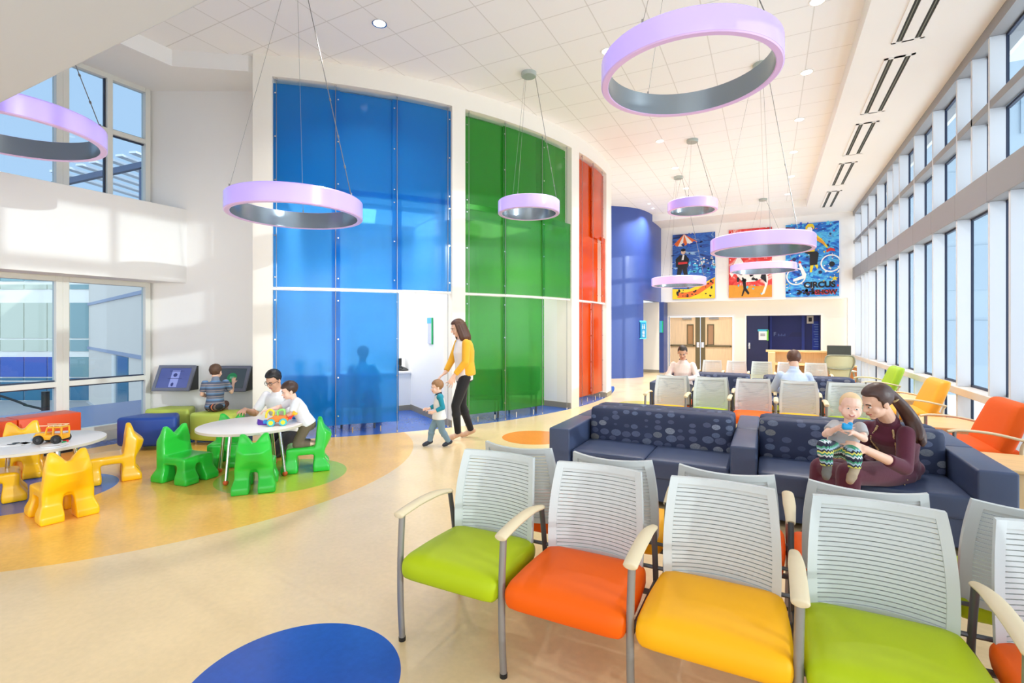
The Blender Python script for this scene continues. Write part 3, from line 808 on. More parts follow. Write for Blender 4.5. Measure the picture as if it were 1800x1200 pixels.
# ------------------------------------------------------------------ ring pendants
M['ring_out'] = mat('lilac_acrylic', (200, 180, 250), 0.22, coat=0.4, emit=(170, 136, 255), estr=0.30)
M['ring_in'] = mat('grey_inner_band', (150, 160, 168), 0.25, 0.75)
M['ring_lip'] = mat('pink_lip', (214, 184, 226), 0.3, emit=(210, 150, 235), estr=0.12)
M['canopy'] = mat('canopy_grey', (176, 186, 180), 0.4, 0.2)
def pendant(px, py, d, Rr, label, hb=0.2, zc=None, zoff=0.0, canopy_z=Z_TILE, twist=0.0):
    c = at_depth(px, d, zpx(py, d)) if zc is None else at_depth(px, d, zc)
    z_can = canopy_z
    t = thing('ring_pendant', label, 'pendant lamp', c, twist, 'lilac ring pendants')
    th = 0.06
    b = B(); lathe(b, [(Rr, -hb / 2 + 0.01), (Rr, hb / 2 - 0.015), (Rr - 0.015, hb / 2), (Rr - th + 0.01, hb / 2), (Rr - th + 0.01, hb / 2 - 0.01), (Rr - 0.02, hb / 2 - 0.02), (Rr - 0.02, -hb / 2 + 0.01)], n=72); obj('shade', b, M['ring_out'], t, smooth=True, angle=40)
    b = B(); lathe(b, [(Rr - th, -hb / 2 + 0.006), (Rr - th, hb / 2 - 0.004), (Rr - th + 0.009, hb / 2 - 0.004), (Rr - th + 0.009, -hb / 2 + 0.006)], n=72); obj('inner_band', b, M['ring_in'], t, smooth=True, angle=40)
    b = B(); lathe(b, [(Rr - th, -hb / 2 + 0.006), (Rr - 0.002, -hb / 2 + 0.010), (Rr - 0.010, -hb / 2), (Rr - th + 0.006, -hb / 2)], n=72); obj('lip', b, M['ring_lip'], t, smooth=True, angle=40)
    H = z_can - c.z
    b = B(); lathe(b, [(0.0005, H), (0.115, H), (0.115, H - 0.05), (0.105, H - 0.06), (0.0005, H - 0.06)], n=36, closed=True); obj('canopy', b, M['canopy'], t, smooth=True, angle=40)
    for k in range(3):
        a = R_(20 + 120 * k)
        p1 = ((Rr - 0.03) * math.cos(a), (Rr - 0.03) * math.sin(a), hb / 2 - 0.005)
        p0 = (0.10 * math.cos(a), 0.10 * math.sin(a), H - 0.055)
        b = B(); cyl(b, p0, p1, 0.002 if k else 0.0045, n=8)
        if k == 0:
            v0, v1 = Vector(p0), Vector(p1)
            for f in (0.55, 0.72, 0.86): cyl(b, v0.lerp(v1, f), v0.lerp(v1, f + 0.012), 0.010, n=8)
        obj('suspension_cable', b, M['metal'], t)
        b = B(); cyl(b, (p1[0], p1[1], hb / 2 - 0.01), (p1[0], p1[1], hb / 2 + 0.03), 0.008, n=8); obj('cable_grip', b, M['metal'], t)
    return t
pendant(1209, 122, 4.15, 0.71, 'largest lilac ring pendant, high above the seating at the top', twist=R_(-10))
pendant(521, 366, 5.55, 0.71, 'lilac ring pendant hanging in front of the blue panels', twist=R_(-6))
pendant(929.5, 365, 7.6, 0.47, 'small lilac ring pendant hanging in front of the green panels', twist=R_(14))
pendant(1338, 430, 7.35, 0.70, 'wide lilac ring pendant below, overlapping the red painting', twist=R_(20))
pendant(1217, 363, 10.3, 0.49, 'small lilac ring pendant up near the far ceiling', twist=R_(8))
pendant(1192.5, 495, 12.8, 0.67, 'low lilac ring pendant before the leftmost painting')
pendant(1341, 471, 15.0, 0.91, 'lilac ring pendant before the red painting, beneath the wide one')
pendant(14, 222, 4.75, 0.74, 'lilac ring pendant at the left before the upper windows', twist=R_(30))

# ------------------------------------------------------------------ recessed downlights and slot vents
dl = [(667, 41, 'by the left end of the ceiling'), (1068, 90, 'left of the largest ring pendant'), (1437, 2, 'at the top edge beside the vents'), (1418, 127, 'second from the front beside the vents'),
      (1405, 210, 'third from the front beside the vents'), (1395, 267, 'fourth from the front beside the vents'), (1391, 310, 'fifth from the front beside the vents'), (1385, 341, 'farthest of the row beside the vents'),
      (1160, 248, 'left of the grey canopy over the small far pendant'), (1187, 295, 'above the far left pendant canopy'), (1206, 331, 'just above the small far pendant'), (1141, 358, 'left of the pair above the navy wall'), (1148, 366, 'right of the pair above the navy wall')]
M['lens'] = mat('downlight_lens', (255, 254, 250), 0.4, emit=(255, 252, 246), estr=4.0)
for px, py, w in dl:
    c = fl(px, py, Z_TILE)
    small = 0.6 if px in (1141, 1148) else 1.0
    t = thing('downlight', 'round recessed downlight ' + w, 'downlight', c, 0, 'recessed downlights')
    b = B(); lathe(b, [(0.075 * small, -0.001), (0.095 * small, -0.001), (0.093 * small, -0.008), (0.077 * small, -0.005)], n=32); obj('trim_ring', b, M['chrome'] if px == 667 else M['white'], t, smooth=True, angle=40)
    b = B(); cyl(b, (0, 0, -0.004), (0, 0, -0.0005), 0.076 * small, n=32); obj('lens', b, M['lens'], t)
    l = bpy.data.lights.new('downlight', 'AREA'); l.shape = 'DISK'; l.size = 0.15; l.spread = R_(120); l.energy = DOWNLIGHT_W; l.color = (1.0, 0.97, 0.92)
    lo = bpy.data.objects.new('downlight_lamp', l); COL.objects.link(lo); lo.location = (c.x, c.y, Z_TILE - 0.02)
XV0, XV1 = 1.487, 1.675
segs = [(1645, 1580, 'nearest, at the top edge of the photo'), (1566, 1522.5, 'second nearest, below the one at the top edge'), (1513.7, 1489, 'middle of the five'), (1482, 1464.7, 'second farthest of the five'), (1459.5, 1447, 'farthest, near the paintings')]
M['vent_dark'] = mat('vent_slot', (42, 44, 36), 0.6)
for pa_, pb_, w in segs:
    y0, y1 = on_x(pa_, XV0), on_x(pb_, XV0)
    t = thing('ceiling_vent', 'white slot vent in the soffit, ' + w, 'vent', ((XV0 + XV1) / 2, (y0 + y1) / 2, Z_SOFFIT), 0, 'slot vents')
    hw_, hl = 0.17, (y1 - y0) / 2
    b = B()
    for x0, x1 in ((-hw_, -0.125), (-0.062, 0.062), (0.125, hw_)): box(b, (x0, -hl - 0.03, -0.012), (x1, hl + 0.03, 0.0))
    for s in (-1, 1): box(b, (-hw_, s * hl, -0.012), (hw_, s * (hl + 0.03), 0.0))
    obj('frame', b, M['white'], t)
    for xc in (-0.094, 0.094):
        b = B(); box(b, (xc - 0.032, -hl, -0.004), (xc + 0.032, hl, -0.001)); s_ = obj('slot', b, M['vent_dark'], t)
        b = B(); box(b, (xc - 0.006, -hl, -0.008), (xc + 0.006, hl, -0.004)); obj('blade', b, mat('vent_blade', (120, 120, 104), 0.5), s_)

# ------------------------------------------------------------------ paintings
def paint_mat(name, cols, scale, seed, streak=3.0):
    m = mat(name, (90, 120, 200), 0.5); g = NT(m)
    tc = g.n('TexCoord'); mp = g.n('Mapping'); mp.inputs['Location'].default_value = (seed, seed * 0.7, seed * 1.3); mp.inputs['Scale'].default_value = (1, 1, streak)
    g.l(tc.outputs['Object'], mp.inputs[0])
    n1 = g.n('TexNoise'); n1.inputs['Scale'].default_value = scale; n1.inputs['Detail'].default_value = 8; n1.inputs['Distortion'].default_value = 1.5
    g.l(mp.outputs[0], n1.inputs['Vector'])
    r = g.n('ValToRGB'); g.l(n1.outputs['Fac'], r.inputs[0])
    e_ = r.color_ramp.elements
    n = len(cols)
    for i, c in enumerate(cols):
        pos = 0.30 + 0.40 * i / (n - 1)
        if i == 0: e_[0].position = pos; e_[0].color = lin(c)
        elif i == 1 and n >= 2: e_[1].position = pos; e_[1].color = lin(c)
        else:
            q = e_.new(pos); q.color = lin(c)
    g.l(r.outputs[0], g.b.inputs['Base Color'])
    return m
YP = Y_BACK - 0.05
def painting(px0, px1, py0, py1, label, ground):
    x0, x1 = on_y(px0, YP), on_y(px1, YP); pm = (px0 + px1) / 2
    z1, z0 = zy(py0, YP, pm), zy(py1, YP, pm)
    t = thing('painting', label, 'painting', ((x0 + x1) / 2, YP, z0), 0, 'circus paintings on the back wall')
    w, h = x1 - x0, z1 - z0
    b = B(); box(b, (-w / 2, 0, 0), (w / 2, 0.045, h), bevel=0.004, seg=1); obj('canvas', b, ground, t)
    return t, w, h
def daub(t, name, poly, w, h, m, lift):
    b = B(); A = [b.verts.new(((x - 0.5) * w, -lift, z * h)) for x, z in poly]; C_ = [b.verts.new(((x - 0.5) * w, -lift + 0.004, z * h)) for x, z in poly]
    bridge(b, A, C_); cap(b, A, True); cap(b, C_)
    return obj(name, b, m, t)
def blob(cx, cz, rx, rz, n=14, j=0.12, sd=0, a0=0, a1=360):
    rnd = random.Random(sd)
    return [(cx + rx * (1 + rnd.uniform(-j, j)) * math.cos(R_(a0 + (a1 - a0) * i / n)), cz + rz * (1 + rnd.uniform(-j, j)) * math.sin(R_(a0 + (a1 - a0) * i / n))) for i in range(n + (0 if a1 - a0 == 360 else 1))]
def specks(t, w, h, m, n, sd, box_=(0, 1, 0, 1), r=(0.008, 0.025), lift=0.006, name='flecks'):
    rnd = random.Random(sd); b = B()
    for i in range(n):
        x = rnd.uniform(box_[0], box_[1]); z = rnd.uniform(box_[2], box_[3]); q = rnd.uniform(*r)
        a = blob(0, 0, q * w, q * w * rnd.uniform(0.4, 1.4), 6, 0.4, i + sd)
        A = [b.verts.new(((x - 0.5) * w + u * 1.0, -lift, z * h + v)) for u, v in a]; C_ = [b.verts.new((p_.co.x, -lift + 0.003, p_.co.z)) for p_ in A]
        bridge(b, A, C_); cap(b, A, True); cap(b, C_)
    o = obj(name, b, m, t); o['kind'] = 'stuff'; return o
K = {k: mat('paint_' + k, c, 0.5, var=0.12, scale=9) for k, c in dict(orange=(232, 110, 40), white=(240, 236, 230), black=(24, 22, 26), yellow=(236, 206, 40), red=(214, 44, 40), skin=(226, 190, 160), blue=(28, 84, 190), cyan=(80, 190, 230), pink=(228, 70, 120), ochre=(224, 152, 44), navy=(30, 40, 90), brown=(110, 60, 30)).items()}
g1 = paint_mat('painted_night_blue', [(24, 40, 90), (34, 70, 150), (48, 110, 196), (40, 84, 168), (160, 200, 234)], 1.6, 3.1)
t, w, h = painting(1182, 1257, 410, 525, 'leftmost circus painting, man in dark jacket under an orange and white umbrella', g1)
for i in range(5): daub(t, 'umbrella', [(0.28, 1.0), (0.02 + i * 0.115, 0.84 - 0.03 * math.sin(i)), (0.02 + (i + 1) * 0.115, 0.84 - 0.03 * math.sin(i + 1)), ], w, h, K['orange'] if i % 2 == 0 else K['white'], 0.006)
daub(t, 'ground', [(0, 0), (1, 0), (1, 0.32), (0.7, 0.22), (0.4, 0.15), (0, 0.16)], w, h, K['yellow'], 0.006)
daub(t, 'scribble', [(0.12, 0.02), (0.4, 0.02), (0.62, 0.07), (0.98, 0.22), (0.98, 0.30), (0.6, 0.14), (0.35, 0.10), (0.14, 0.1)], w, h, K['orange'], 0.010)
specks(t, w, h, K['black'], 26, 4, (0.1, 1, 0.02, 0.27), (0.01, 0.035), 0.013, 'brushwork')
specks(t, w, h, K['cyan'], 30, 14, (0.35, 1.0, 0.36, 0.62), (0.015, 0.04), 0.007, 'cloud_strokes')
specks(t, w, h, K['white'], 24, 15, (0.4, 1.0, 0.5, 0.62), (0.012, 0.03), 0.010, 'cloud_lights')
specks(t, w, h, K['navy'], 30, 16, (0.0, 1.0, 0.3, 0.9), (0.015, 0.04), 0.0065, 'night_strokes')
specks(t, w, h, K['blue'], 30, 17, (0.0, 1.0, 0.3, 1.0), (0.015, 0.04), 0.0068, 'blue_strokes')
daub(t, 'trousers', [(0.10, 0.34), (0.19, 0.34), (0.24, 0.46), (0.29, 0.34), (0.37, 0.34), (0.34, 0.56), (0.14, 0.56)], w, h, K['black'], 0.010)
daub(t, 'jacket', [(0.09, 0.5), (0.08, 0.62), (0.18, 0.68), (0.32, 0.68), (0.40, 0.61), (0.37, 0.48), (0.3, 0.5), (0.14, 0.5)], w, h, K['black'], 0.013)
daub(t, 'shirt', [(0.22, 0.60), (0.25, 0.68), (0.29, 0.68), (0.27, 0.6)], w, h, K['white'], 0.016)
daub(t, 'accordion', [(0.14, 0.535), (0.36, 0.54), (0.36, 0.57), (0.14, 0.57)], w, h, K['red'], 0.019)
daub(t, 'face', blob(0.26, 0.725, 0.055, 0.04, 12, 0.02), w, h, K['skin'], 0.013)
daub(t, 'dark_hair', blob(0.26, 0.755, 0.06, 0.022, 12, 0.02), w, h, K['black'], 0.016)
g2 = paint_mat('painted_red', [(150, 30, 30), (214, 44, 44), (226, 60, 56), (232, 90, 80), (240, 200, 190)], 2.4, 8.2, 1.5)
t, w, h = painting(1281, 1357, 401.5, 522.5, 'middle circus painting with red ground and a striding horse', g2)
daub(t, 'ground', [(0, 0), (1, 0), (1, 0.17), (0.7, 0.16), (0, 0.19)], w, h, K['ochre'], 0.006)
daub(t, 'horse_body', [(0.1, 0.44), (0.2, 0.32), (0.34, 0.22), (0.62, 0.23), (0.8, 0.28), (0.98, 0.34), (0.95, 0.48), (0.6, 0.5), (0.36, 0.5)], w, h, K['white'], 0.010)
daub(t, 'horse_neck', [(0.02, 0.36), (0.07, 0.3), (0.22, 0.44), (0.36, 0.5), (0.24, 0.62), (0.12, 0.5)], w, h, K['white'], 0.011)
daub(t, 'foreleg', [(0.32, 0.26), (0.40, 0.24), (0.41, 0.14), (0.49, 0.06), (0.46, 0.04), (0.38, 0.1), (0.33, 0.02), (0.30, 0.02), (0.35, 0.13)], w, h, K['black'], 0.013)
daub(t, 'hindleg', [(0.82, 0.32), (0.92, 0.3), (0.9, 0.18), (0.83, 0.05), (0.76, 0.03), (0.78, 0.06), (0.84, 0.16)], w, h, K['white'], 0.013)
daub(t, 'hindquarter', [(0.74, 0.28), (0.88, 0.2), (0.86, 0.34), (0.8, 0.4)], w, h, K['black'], 0.015)
daub(t, 'rider', [(0.54, 0.96), (0.62, 0.97), (0.66, 0.92), (0.61, 0.88), (0.55, 0.9)], w, h, K['black'], 0.010)
specks(t, w, h, K['black'], 22, 21, (0.2, 0.95, 0.24, 0.46), (0.015, 0.05), 0.016, 'brushwork')
specks(t, w, h, K['white'], 60, 33, (0, 1, 0.55, 1.0), (0.006, 0.016), 0.008, 'flecks')
specks(t, w, h, K['cyan'], 5, 35, (0, 0.8, 0.05, 0.18), (0.015, 0.03), 0.009, 'spots')
g3 = paint_mat('painted_sea_blue', [(18, 50, 120), (24, 84, 180), (40, 130, 214), (90, 190, 232), (30, 70, 160)], 2.2, 5.7, 2.4)
t, w, h = painting(1381, 1475, 391.5, 521, 'rightmost and largest circus painting, cyclist in yellow top on blue ground', g3)
specks(t, w, h, K['yellow'], 26, 41, (0, 1, 0.05, 1.0), (0.008, 0.02), 0.006, 'yellow_flecks')
specks(t, w, h, K['white'], 40, 42, (0, 1, 0.02, 0.6), (0.008, 0.022), 0.007, 'white_flecks')
specks(t, w, h, K['red'], 22, 43, (0, 1, 0.02, 0.98), (0.008, 0.022), 0.008, 'red_flecks')
specks(t, w, h, K['navy'], 22, 44, (0, 1, 0.0, 1), (0.012, 0.04), 0.006, 'dark_flecks')
daub(t, 'red_patch', [(0, 0.9), (0.19, 0.86), (0.18, 0.95), (0, 0.97)], w, h, K['brown'], 0.009)
def wheel(cx, cz, r, m, nm):
    b = B(); n = 28
    for q in (0,):
        outer = [(cx * w + r * w * math.cos(2 * math.pi * i / n), cz * h + r * w * math.sin(2 * math.pi * i / n)) for i in range(n)]
        inner = [(cx * w + r * 0.86 * w * math.cos(2 * math.pi * i / n), cz * h + r * 0.86 * w * math.sin(2 * math.pi * i / n)) for i in range(n)]
        lay = []
        for yy in (-0.012, -0.008):
            lay.append(([b.verts.new((x - w / 2, yy, z)) for x, z in outer], [b.verts.new((x - w / 2, yy, z)) for x, z in inner]))
        bridge(b, lay[0][0], lay[1][0]); bridge(b, lay[0][1], lay[1][1]); bridge(b, lay[0][0], lay[0][1]); bridge(b, lay[1][0], lay[1][1])
    return obj(nm, b, m, t)
wheel(0.85, 0.44, 0.19, K['white'], 'front_wheel'); wheel(0.2, 0.28, 0.19, K['white'], 'rear_wheel')
daub(t, 'front_hub', blob(0.87, 0.43, 0.05, 0.035, 12, 0.1), w, h, K['black'], 0.014)
daub(t, 'mudguard', [(0.77, 0.585), (0.85, 0.61), (0.93, 0.595), (0.92, 0.63), (0.84, 0.65), (0.77, 0.62)], w, h, K['red'], 0.014)
daub(t, 'bicycle_frame', [(0.24, 0.47), (0.28, 0.47), (0.40, 0.30), (0.36, 0.25), (0.15, 0.21), (0.14, 0.24), (0.32, 0.29)], w, h, K['white'], 0.014)
specks(t, w, h, K['cyan'], 60, 45, (0, 1, 0.02, 1), (0.012, 0.035), 0.0055, 'pale_strokes')
specks(t, w, h, K['blue'], 40, 46, (0, 1, 0.0, 1), (0.012, 0.04), 0.0058, 'mid_strokes')
daub(t, 'saddle_mark', [(0.24, 0.46), (0.31, 0.46), (0.27, 0.5)], w, h, K['red'], 0.016)
daub(t, 'legs', [(0.46, 0.33), (0.50, 0.33), (0.54, 0.44), (0.60, 0.37), (0.62, 0.40), (0.58, 0.5), (0.48, 0.5)], w, h, K['yellow'], 0.012)
daub(t, 'skirt', [(0.46, 0.42), (0.60, 0.43), (0.63, 0.58), (0.60, 0.61), (0.38, 0.62), (0.36, 0.6), (0.46, 0.57)], w, h, K['black'], 0.014)
daub(t, 'yellow_top', [(0.41, 0.61), (0.55, 0.61), (0.58, 0.76), (0.68, 0.72), (0.78, 0.645), (0.8, 0.66), (0.70, 0.76), (0.58, 0.84), (0.42, 0.85), (0.38, 0.76)], w, h, K['yellow'], 0.016)
daub(t, 'orange_sleeve', [(0.58, 0.76), (0.68, 0.715), (0.74, 0.685), (0.75, 0.71), (0.66, 0.77), (0.56, 0.82)], w, h, K['ochre'], 0.019)
daub(t, 'face', blob(0.46, 0.905, 0.05, 0.045, 12, 0.04), w, h, K['white'], 0.016)
daub(t, 'blond_hair', [(0.38, 0.91), (0.38, 0.95), (0.43, 0.99), (0.52, 0.985), (0.55, 0.94), (0.53, 0.91), (0.51, 0.945), (0.42, 0.945), (0.4, 0.89)], w, h, K['yellow'], 0.018)
star = [(0.92 + (0.065 if i % 2 == 0 else 0.027) * math.cos(R_(90 + 36 * i)), 0.235 + (0.065 if i % 2 == 0 else 0.027) * w / h * math.sin(R_(90 + 36 * i))) for i in range(10)]
daub(t, 'star', star, w, h, K['yellow'], 0.014)
text_mesh('lettering', 'CIRCUS', 0.17 * w, K['black'], t, (0.14 * w, -0.012, 0.155 * h), (R_(90), 0, 0), 0.004, bold=0.012)
text_mesh('lettering', 'SHOW', 0.13 * w, K['red'], t, (0.26 * w, -0.012, 0.055 * h), (R_(90), 0, 0), 0.003, bold=0.016)
text_mesh('lettering', 'SHOW', 0.13 * w, K['black'], t, (0.265 * w, -0.018, 0.058 * h), (R_(90), 0, 0), 0.002, bold=0.006)
specks(t, w, h, K['black'], 12, 50, (0.15, 0.55, 0.03, 0.09), (0.02, 0.04), 0.012, 'black_brushwork')

# ------------------------------------------------------------------ signs at the far end
pn = fl(1128, 664); sa = math.atan2(16.68 - 15.9, 0.30)
i0 = min(range(len(navy_l) - 1), key=lambda i: abs((VX * navy_l[i].y * 0 + 0) + (900 + F_PX * ((navy_l[i].x * RX + navy_l[i].y * RY) / (navy_l[i].x * VX + navy_l[i].y * VY)) - 1128)))
pA, pB = navy_l[i0], navy_l[i0 + 1]
dd = (pB - pA).normalized(); ang = math.atan2(dd.y, dd.x)
ds_ = pA.x * VX + pA.y * VY
sg = thing('restroom_sign', 'turquoise restroom sign on the navy curved wall', 'sign', (pA.x + dd.y * 0.01, pA.y - dd.x * 0.01, zpx(594, ds_)), ang)
b = B(); box(b, (-0.16, -0.03, 0.0), (0.16, -0.004, 0.52), bevel=0.004, seg=1); obj('plate', b, M['sign_blue'], sg)
b = B(); box(b, (-0.19, -0.02, -0.03), (0.19, -0.002, 0.0)); box(b, (0.16, -0.02, 0.0), (0.19, -0.002, 0.54)); box(b, (-0.19, -0.02, 0.52), (0.19, -0.002, 0.57)); obj('edge', b, mat('turquoise_edge', (96, 224, 240), 0.4), sg)
b = B()
for cx_ in (-0.05, 0.05):
    ell(b, (cx_, -0.034, 0.43), (0.02, 0.004, 0.02), None, 10, 6); box(b, (cx_ - 0.02, -0.037, 0.3), (cx_ + 0.02, -0.03, 0.4))
for k in range(5): box(b, (-0.05 - 0.02 * (k % 2), -0.037, 0.22 - k * 0.045), (0.06, -0.03, 0.245 - k * 0.045))
obj('pictogram', b, M['paper'], sg)
sg = thing('passage_sign', 'slim turquoise and green sign in the passage beside the doors', 'sign', (-3.42, Y_BACK - 0.36, 1.45), 0)
b = B(); box(b, (-0.06, -0.02, 0.0), (0.06, 0.0, 0.42), bevel=0.003, seg=1); obj('plate', b, M['sign_teal'], sg)
b = B(); box(b, (0.03, -0.024, 0.0), (0.06, -0.019, 0.42)); obj('edge', b, M['sign_green'], sg)
xs = on_y(1341, Y_LOW)
sg = thing('door_sign', 'white notice with teal top and green side on the dark blue door', 'sign', (xs, Y_LOW + 0.05, zy(597, Y_LOW)), 0)
b = B(); box(b, (-0.13, -0.02, 0.0), (0.12, 0.0, 0.30)); obj('sheet', b, M['paper'], sg)
b = B(); box(b, (-0.16, -0.025, 0.30), (0.15, 0.0, 0.37)); obj('header', b, M['sign_teal'], sg)
b = B(); box(b, (0.12, -0.025, -0.02), (0.17, 0.0, 0.35)); obj('edge', b, mat('lime_edge', (120, 200, 70), 0.4), sg)
b = B()
for k in range(3): box(b, (-0.08, -0.024, 0.2 - k * 0.03), (0.07, -0.019, 0.215 - k * 0.03))
obj('print', b, M['ink'], sg)
yr = Y_LOW + 0.9
xs = on_y(1424, yr)
sg = thing('wall_display', 'small white framed black panel on the blue wall behind the desk', 'wall panel', (xs, yr, zy(569, yr)), 0)
b = B(); box(b, (-0.10, -0.03, 0.0), (0.10, 0.0, 0.27), bevel=0.004, seg=1); obj('frame', b, M['paper'], sg)
b = B(); box(b, (-0.05, -0.036, 0.07), (0.05, -0.029, 0.21)); obj('screen', b, M['black'], sg)
sg = thing('wall_lettering', 'pale blue lettering panel at the right of the blue recess', 'wall lettering', (on_y(1437, yr), yr, zy(612, yr)), 0)
b = B(); box(b, (-0.16, -0.012, 0.0), (0.10, 0.0, 0.98)); obj('panel', b, mat('bright_blue_panel', (30, 66, 190), 0.4), sg)
b = B()
for k in range(10): box(b, (-0.12 + 0.02 * (k % 3), -0.017, 0.86 - k * 0.085), (0.08, -0.011, 0.885 - k * 0.085))
obj('text_lines', b, mat('pale_blue_text', (120, 160, 230), 0.5), sg)
sg = thing('desk_lettering', 'pale letters with a dark blue band on the recess wall', 'wall lettering', (on_y(1362, yr), yr, zy(590, yr)), 0)
text_mesh('letter', 'F', 0.2, mat('pale_letters', (150, 170, 226), 0.5), sg, (0, -0.006, 0.06), (R_(90), 0, 0), 0.004)
b = B()
for k in range(5): box(b, (0.1 + k * 0.05, -0.008, 0.0), (0.13 + k * 0.05, -0.001, 0.05 if k % 2 else 0.08))
obj('small_letters', b, mat('dim_letters', (96, 118, 196), 0.5), sg)
b = B(); A = [(0.42, -0.02), (0.95, -0.02), (0.95, 0.14), (0.54, 0.14)]
q0 = [b.verts.new((x, -0.008, z)) for x, z in A]; q1 = [b.verts.new((x, -0.001, z)) for x, z in A]; bridge(b, q0, q1); cap(b, q0, True); cap(b, q1)
obj('band', b, mat('dark_band', (22, 36, 110), 0.4), sg)

# ------------------------------------------------------------------ touch screens on the corner wall
M['kiosk'] = mat('kiosk_bezel', (120, 124, 140), 0.35, 0.3)
def screen_mat(name, a, c_, seed):
    m = mat(name, a, 0.15); g = NT(m)
    vec, x, y, z = g.xyz('Object')
    f = g.noise(vec, 3.0, 3)
    g.l(g.mix(f, lin(a), lin(c_)), g.b.inputs['Emission Color']); g.b.inputs['Emission Strength'].default_value = 0.55
    g.b.inputs['Base Color'].default_value = lin((30, 34, 60))
    return m
def kiosk(px0, px1, py0, py1, label, sm):
    pm = (px0 + px1) / 2; dk = 7.66
    c = at_depth(pm, dk, zpx(py1, dk)); ang = math.atan2(dFW.y, dFW.x)
    dist = (FW0 - c).dot(-nFW) if False else (c - FW0).dot(nFW)
    c = c - nFW * dist                                   # on the wall surface
    t = thing('touch_screen', label, 'touch screen', c, ang, 'wall touch screens')
    w = (px1 - px0) * dk / F_PX / 1.02; h = (py0 - py1) * -dk / F_PX
    # wedge-shaped body leaning out at the foot; local -y points into the room
    b = B(); pr = [(0.0, 0.0), (-0.24, 0.0), (-0.20 + 0.13, h), (0.0, h)]
    A = [b.verts.new((-w / 2 + 0.02, y, z)) for y, z in pr]; C_ = [b.verts.new((w / 2 - 0.02, y, z)) for y, z in pr]
    bridge(b, A, C_); cap(b, A, True); cap(b, C_); obj('housing', b, M['black'], t)
    tilt = math.atan2(0.17, h)
    fr = Matrix.Translation((0, -0.245, -0.005)) @ Matrix.Rotation(-tilt, 4, 'X')
    L = math.hypot(h, 0.17) + 0.01
    b = B(); t_ = 0.045
    for lo, hi in (((-w / 2, -0.03, 0), (w / 2, 0, t_)), ((-w / 2, -0.03, L - t_), (w / 2, 0, L)), ((-w / 2, -0.03, t_), (-w / 2 + t_, 0, L - t_)), ((w / 2 - t_, -0.03, t_), (w / 2, 0, L - t_))): box(b, lo, hi)
    bmesh.ops.transform(b, matrix=fr, verts=b.verts); obj('bezel', b, M['kiosk'], t)
    b = B(); box(b, (-w / 2 + t_, -0.018, t_), (w / 2 - t_, -0.004, L - t_)); bmesh.ops.transform(b, matrix=fr, verts=b.verts); s_ = obj('screen', b, sm, t)
    return t, w, L, fr, s_
t, w, L, fr, s_ = kiosk(284, 349, 643, 684, 'grey tilted touch screen with lilac blue picture, left on the corner wall', screen_mat('blue_screen', (74, 92, 170), (118, 134, 206), 1))
m_ = mat('screen_line', (50, 60, 120), 0.4); m_l = mat('screen_pale', (150, 160, 222), 0.4)
b = B(); box(b, (-0.05, -0.022, 0.06), (0.07, -0.017, L - 0.08)); bmesh.ops.transform(b, matrix=fr, verts=b.verts); obj('menu_column', b, m_l, s_)
b = B()
for z in (0.19, 0.31): box(b, (-0.09, -0.025, z), (0.12, -0.021, z + 0.008))
ell(b, (0.01, -0.024, 0.25), (0.03, 0.003, 0.03), None, 12, 6); ell(b, (0.0, -0.024, 0.1), (0.02, 0.003, 0.03), None, 12, 6)
bmesh.ops.transform(b, matrix=fr, verts=b.verts); obj('menu_icon', b, m_, s_)
t, w, L, fr, s_ = kiosk(387, 445, 644, 685, 'grey tilted touch screen with green picture, right of the boy', screen_mat('green_screen', (60, 76, 74), (84, 96, 92), 5))
b = B(); ell(b, (0.0, -0.021, 0.22), (0.075, 0.003, 0.075), None, 20, 8); bmesh.ops.transform(b, matrix=fr, verts=b.verts); obj('green_disc', b, mat('screen_green', (20, 120, 72), 0.4, emit=(20, 120, 72), estr=0.3), s_)
b = B(); box(b, (-0.03, -0.026, 0.2), (0.03, -0.022, 0.235)); bmesh.ops.transform(b, matrix=fr, verts=b.verts); obj('button', b, mat('screen_mint', (110, 190, 150), 0.4), s_)
# ================================================================== FURNITURE
M['f_green'] = mat('lime_vinyl', (174, 192, 8), 0.5, spec=0.28, var=0.03, scale=3, bump=0.02, bscale=300)
M['f_orange'] = mat('orange_vinyl', (240, 96, 0), 0.5, spec=0.22, var=0.03, scale=3, bump=0.02, bscale=300)
M['f_yellow'] = mat('yellow_vinyl', (252, 180, 10), 0.5, spec=0.28, var=0.03, scale=3, bump=0.02, bscale=300)
M['back_grey'] = mat('pale_grey_plastic', (206, 210, 208), 0.45)
M['tan'] = mat('tan_armrest', (222, 204, 168), 0.5, var=0.03, scale=12)
M['steel'] = mat('grey_steel_leg', (150, 146, 142), 0.38, 0.5)
M['steel_d'] = mat('dark_steel_leg', (92, 92, 94), 0.4, 0.5)
AX = 0.295
def back_surface(u, z, hw):
    t = (z - 0.42) / 0.465
    return Vector((u, 0.425 + 0.055 * t ** 1.2 + 0.072 * (1 - (u / 0.24) ** 2) - 0.012 * math.sin(math.pi * t), z - 0.010 * t * (1 - (u / 0.24) ** 2)))
def back_hw(z):
    t = (z - 0.42) / 0.465
    return 0.232 + 0.028 * math.sin(math.pi * min(1, t * 0.62 + 0.14)) - 0.028 * t
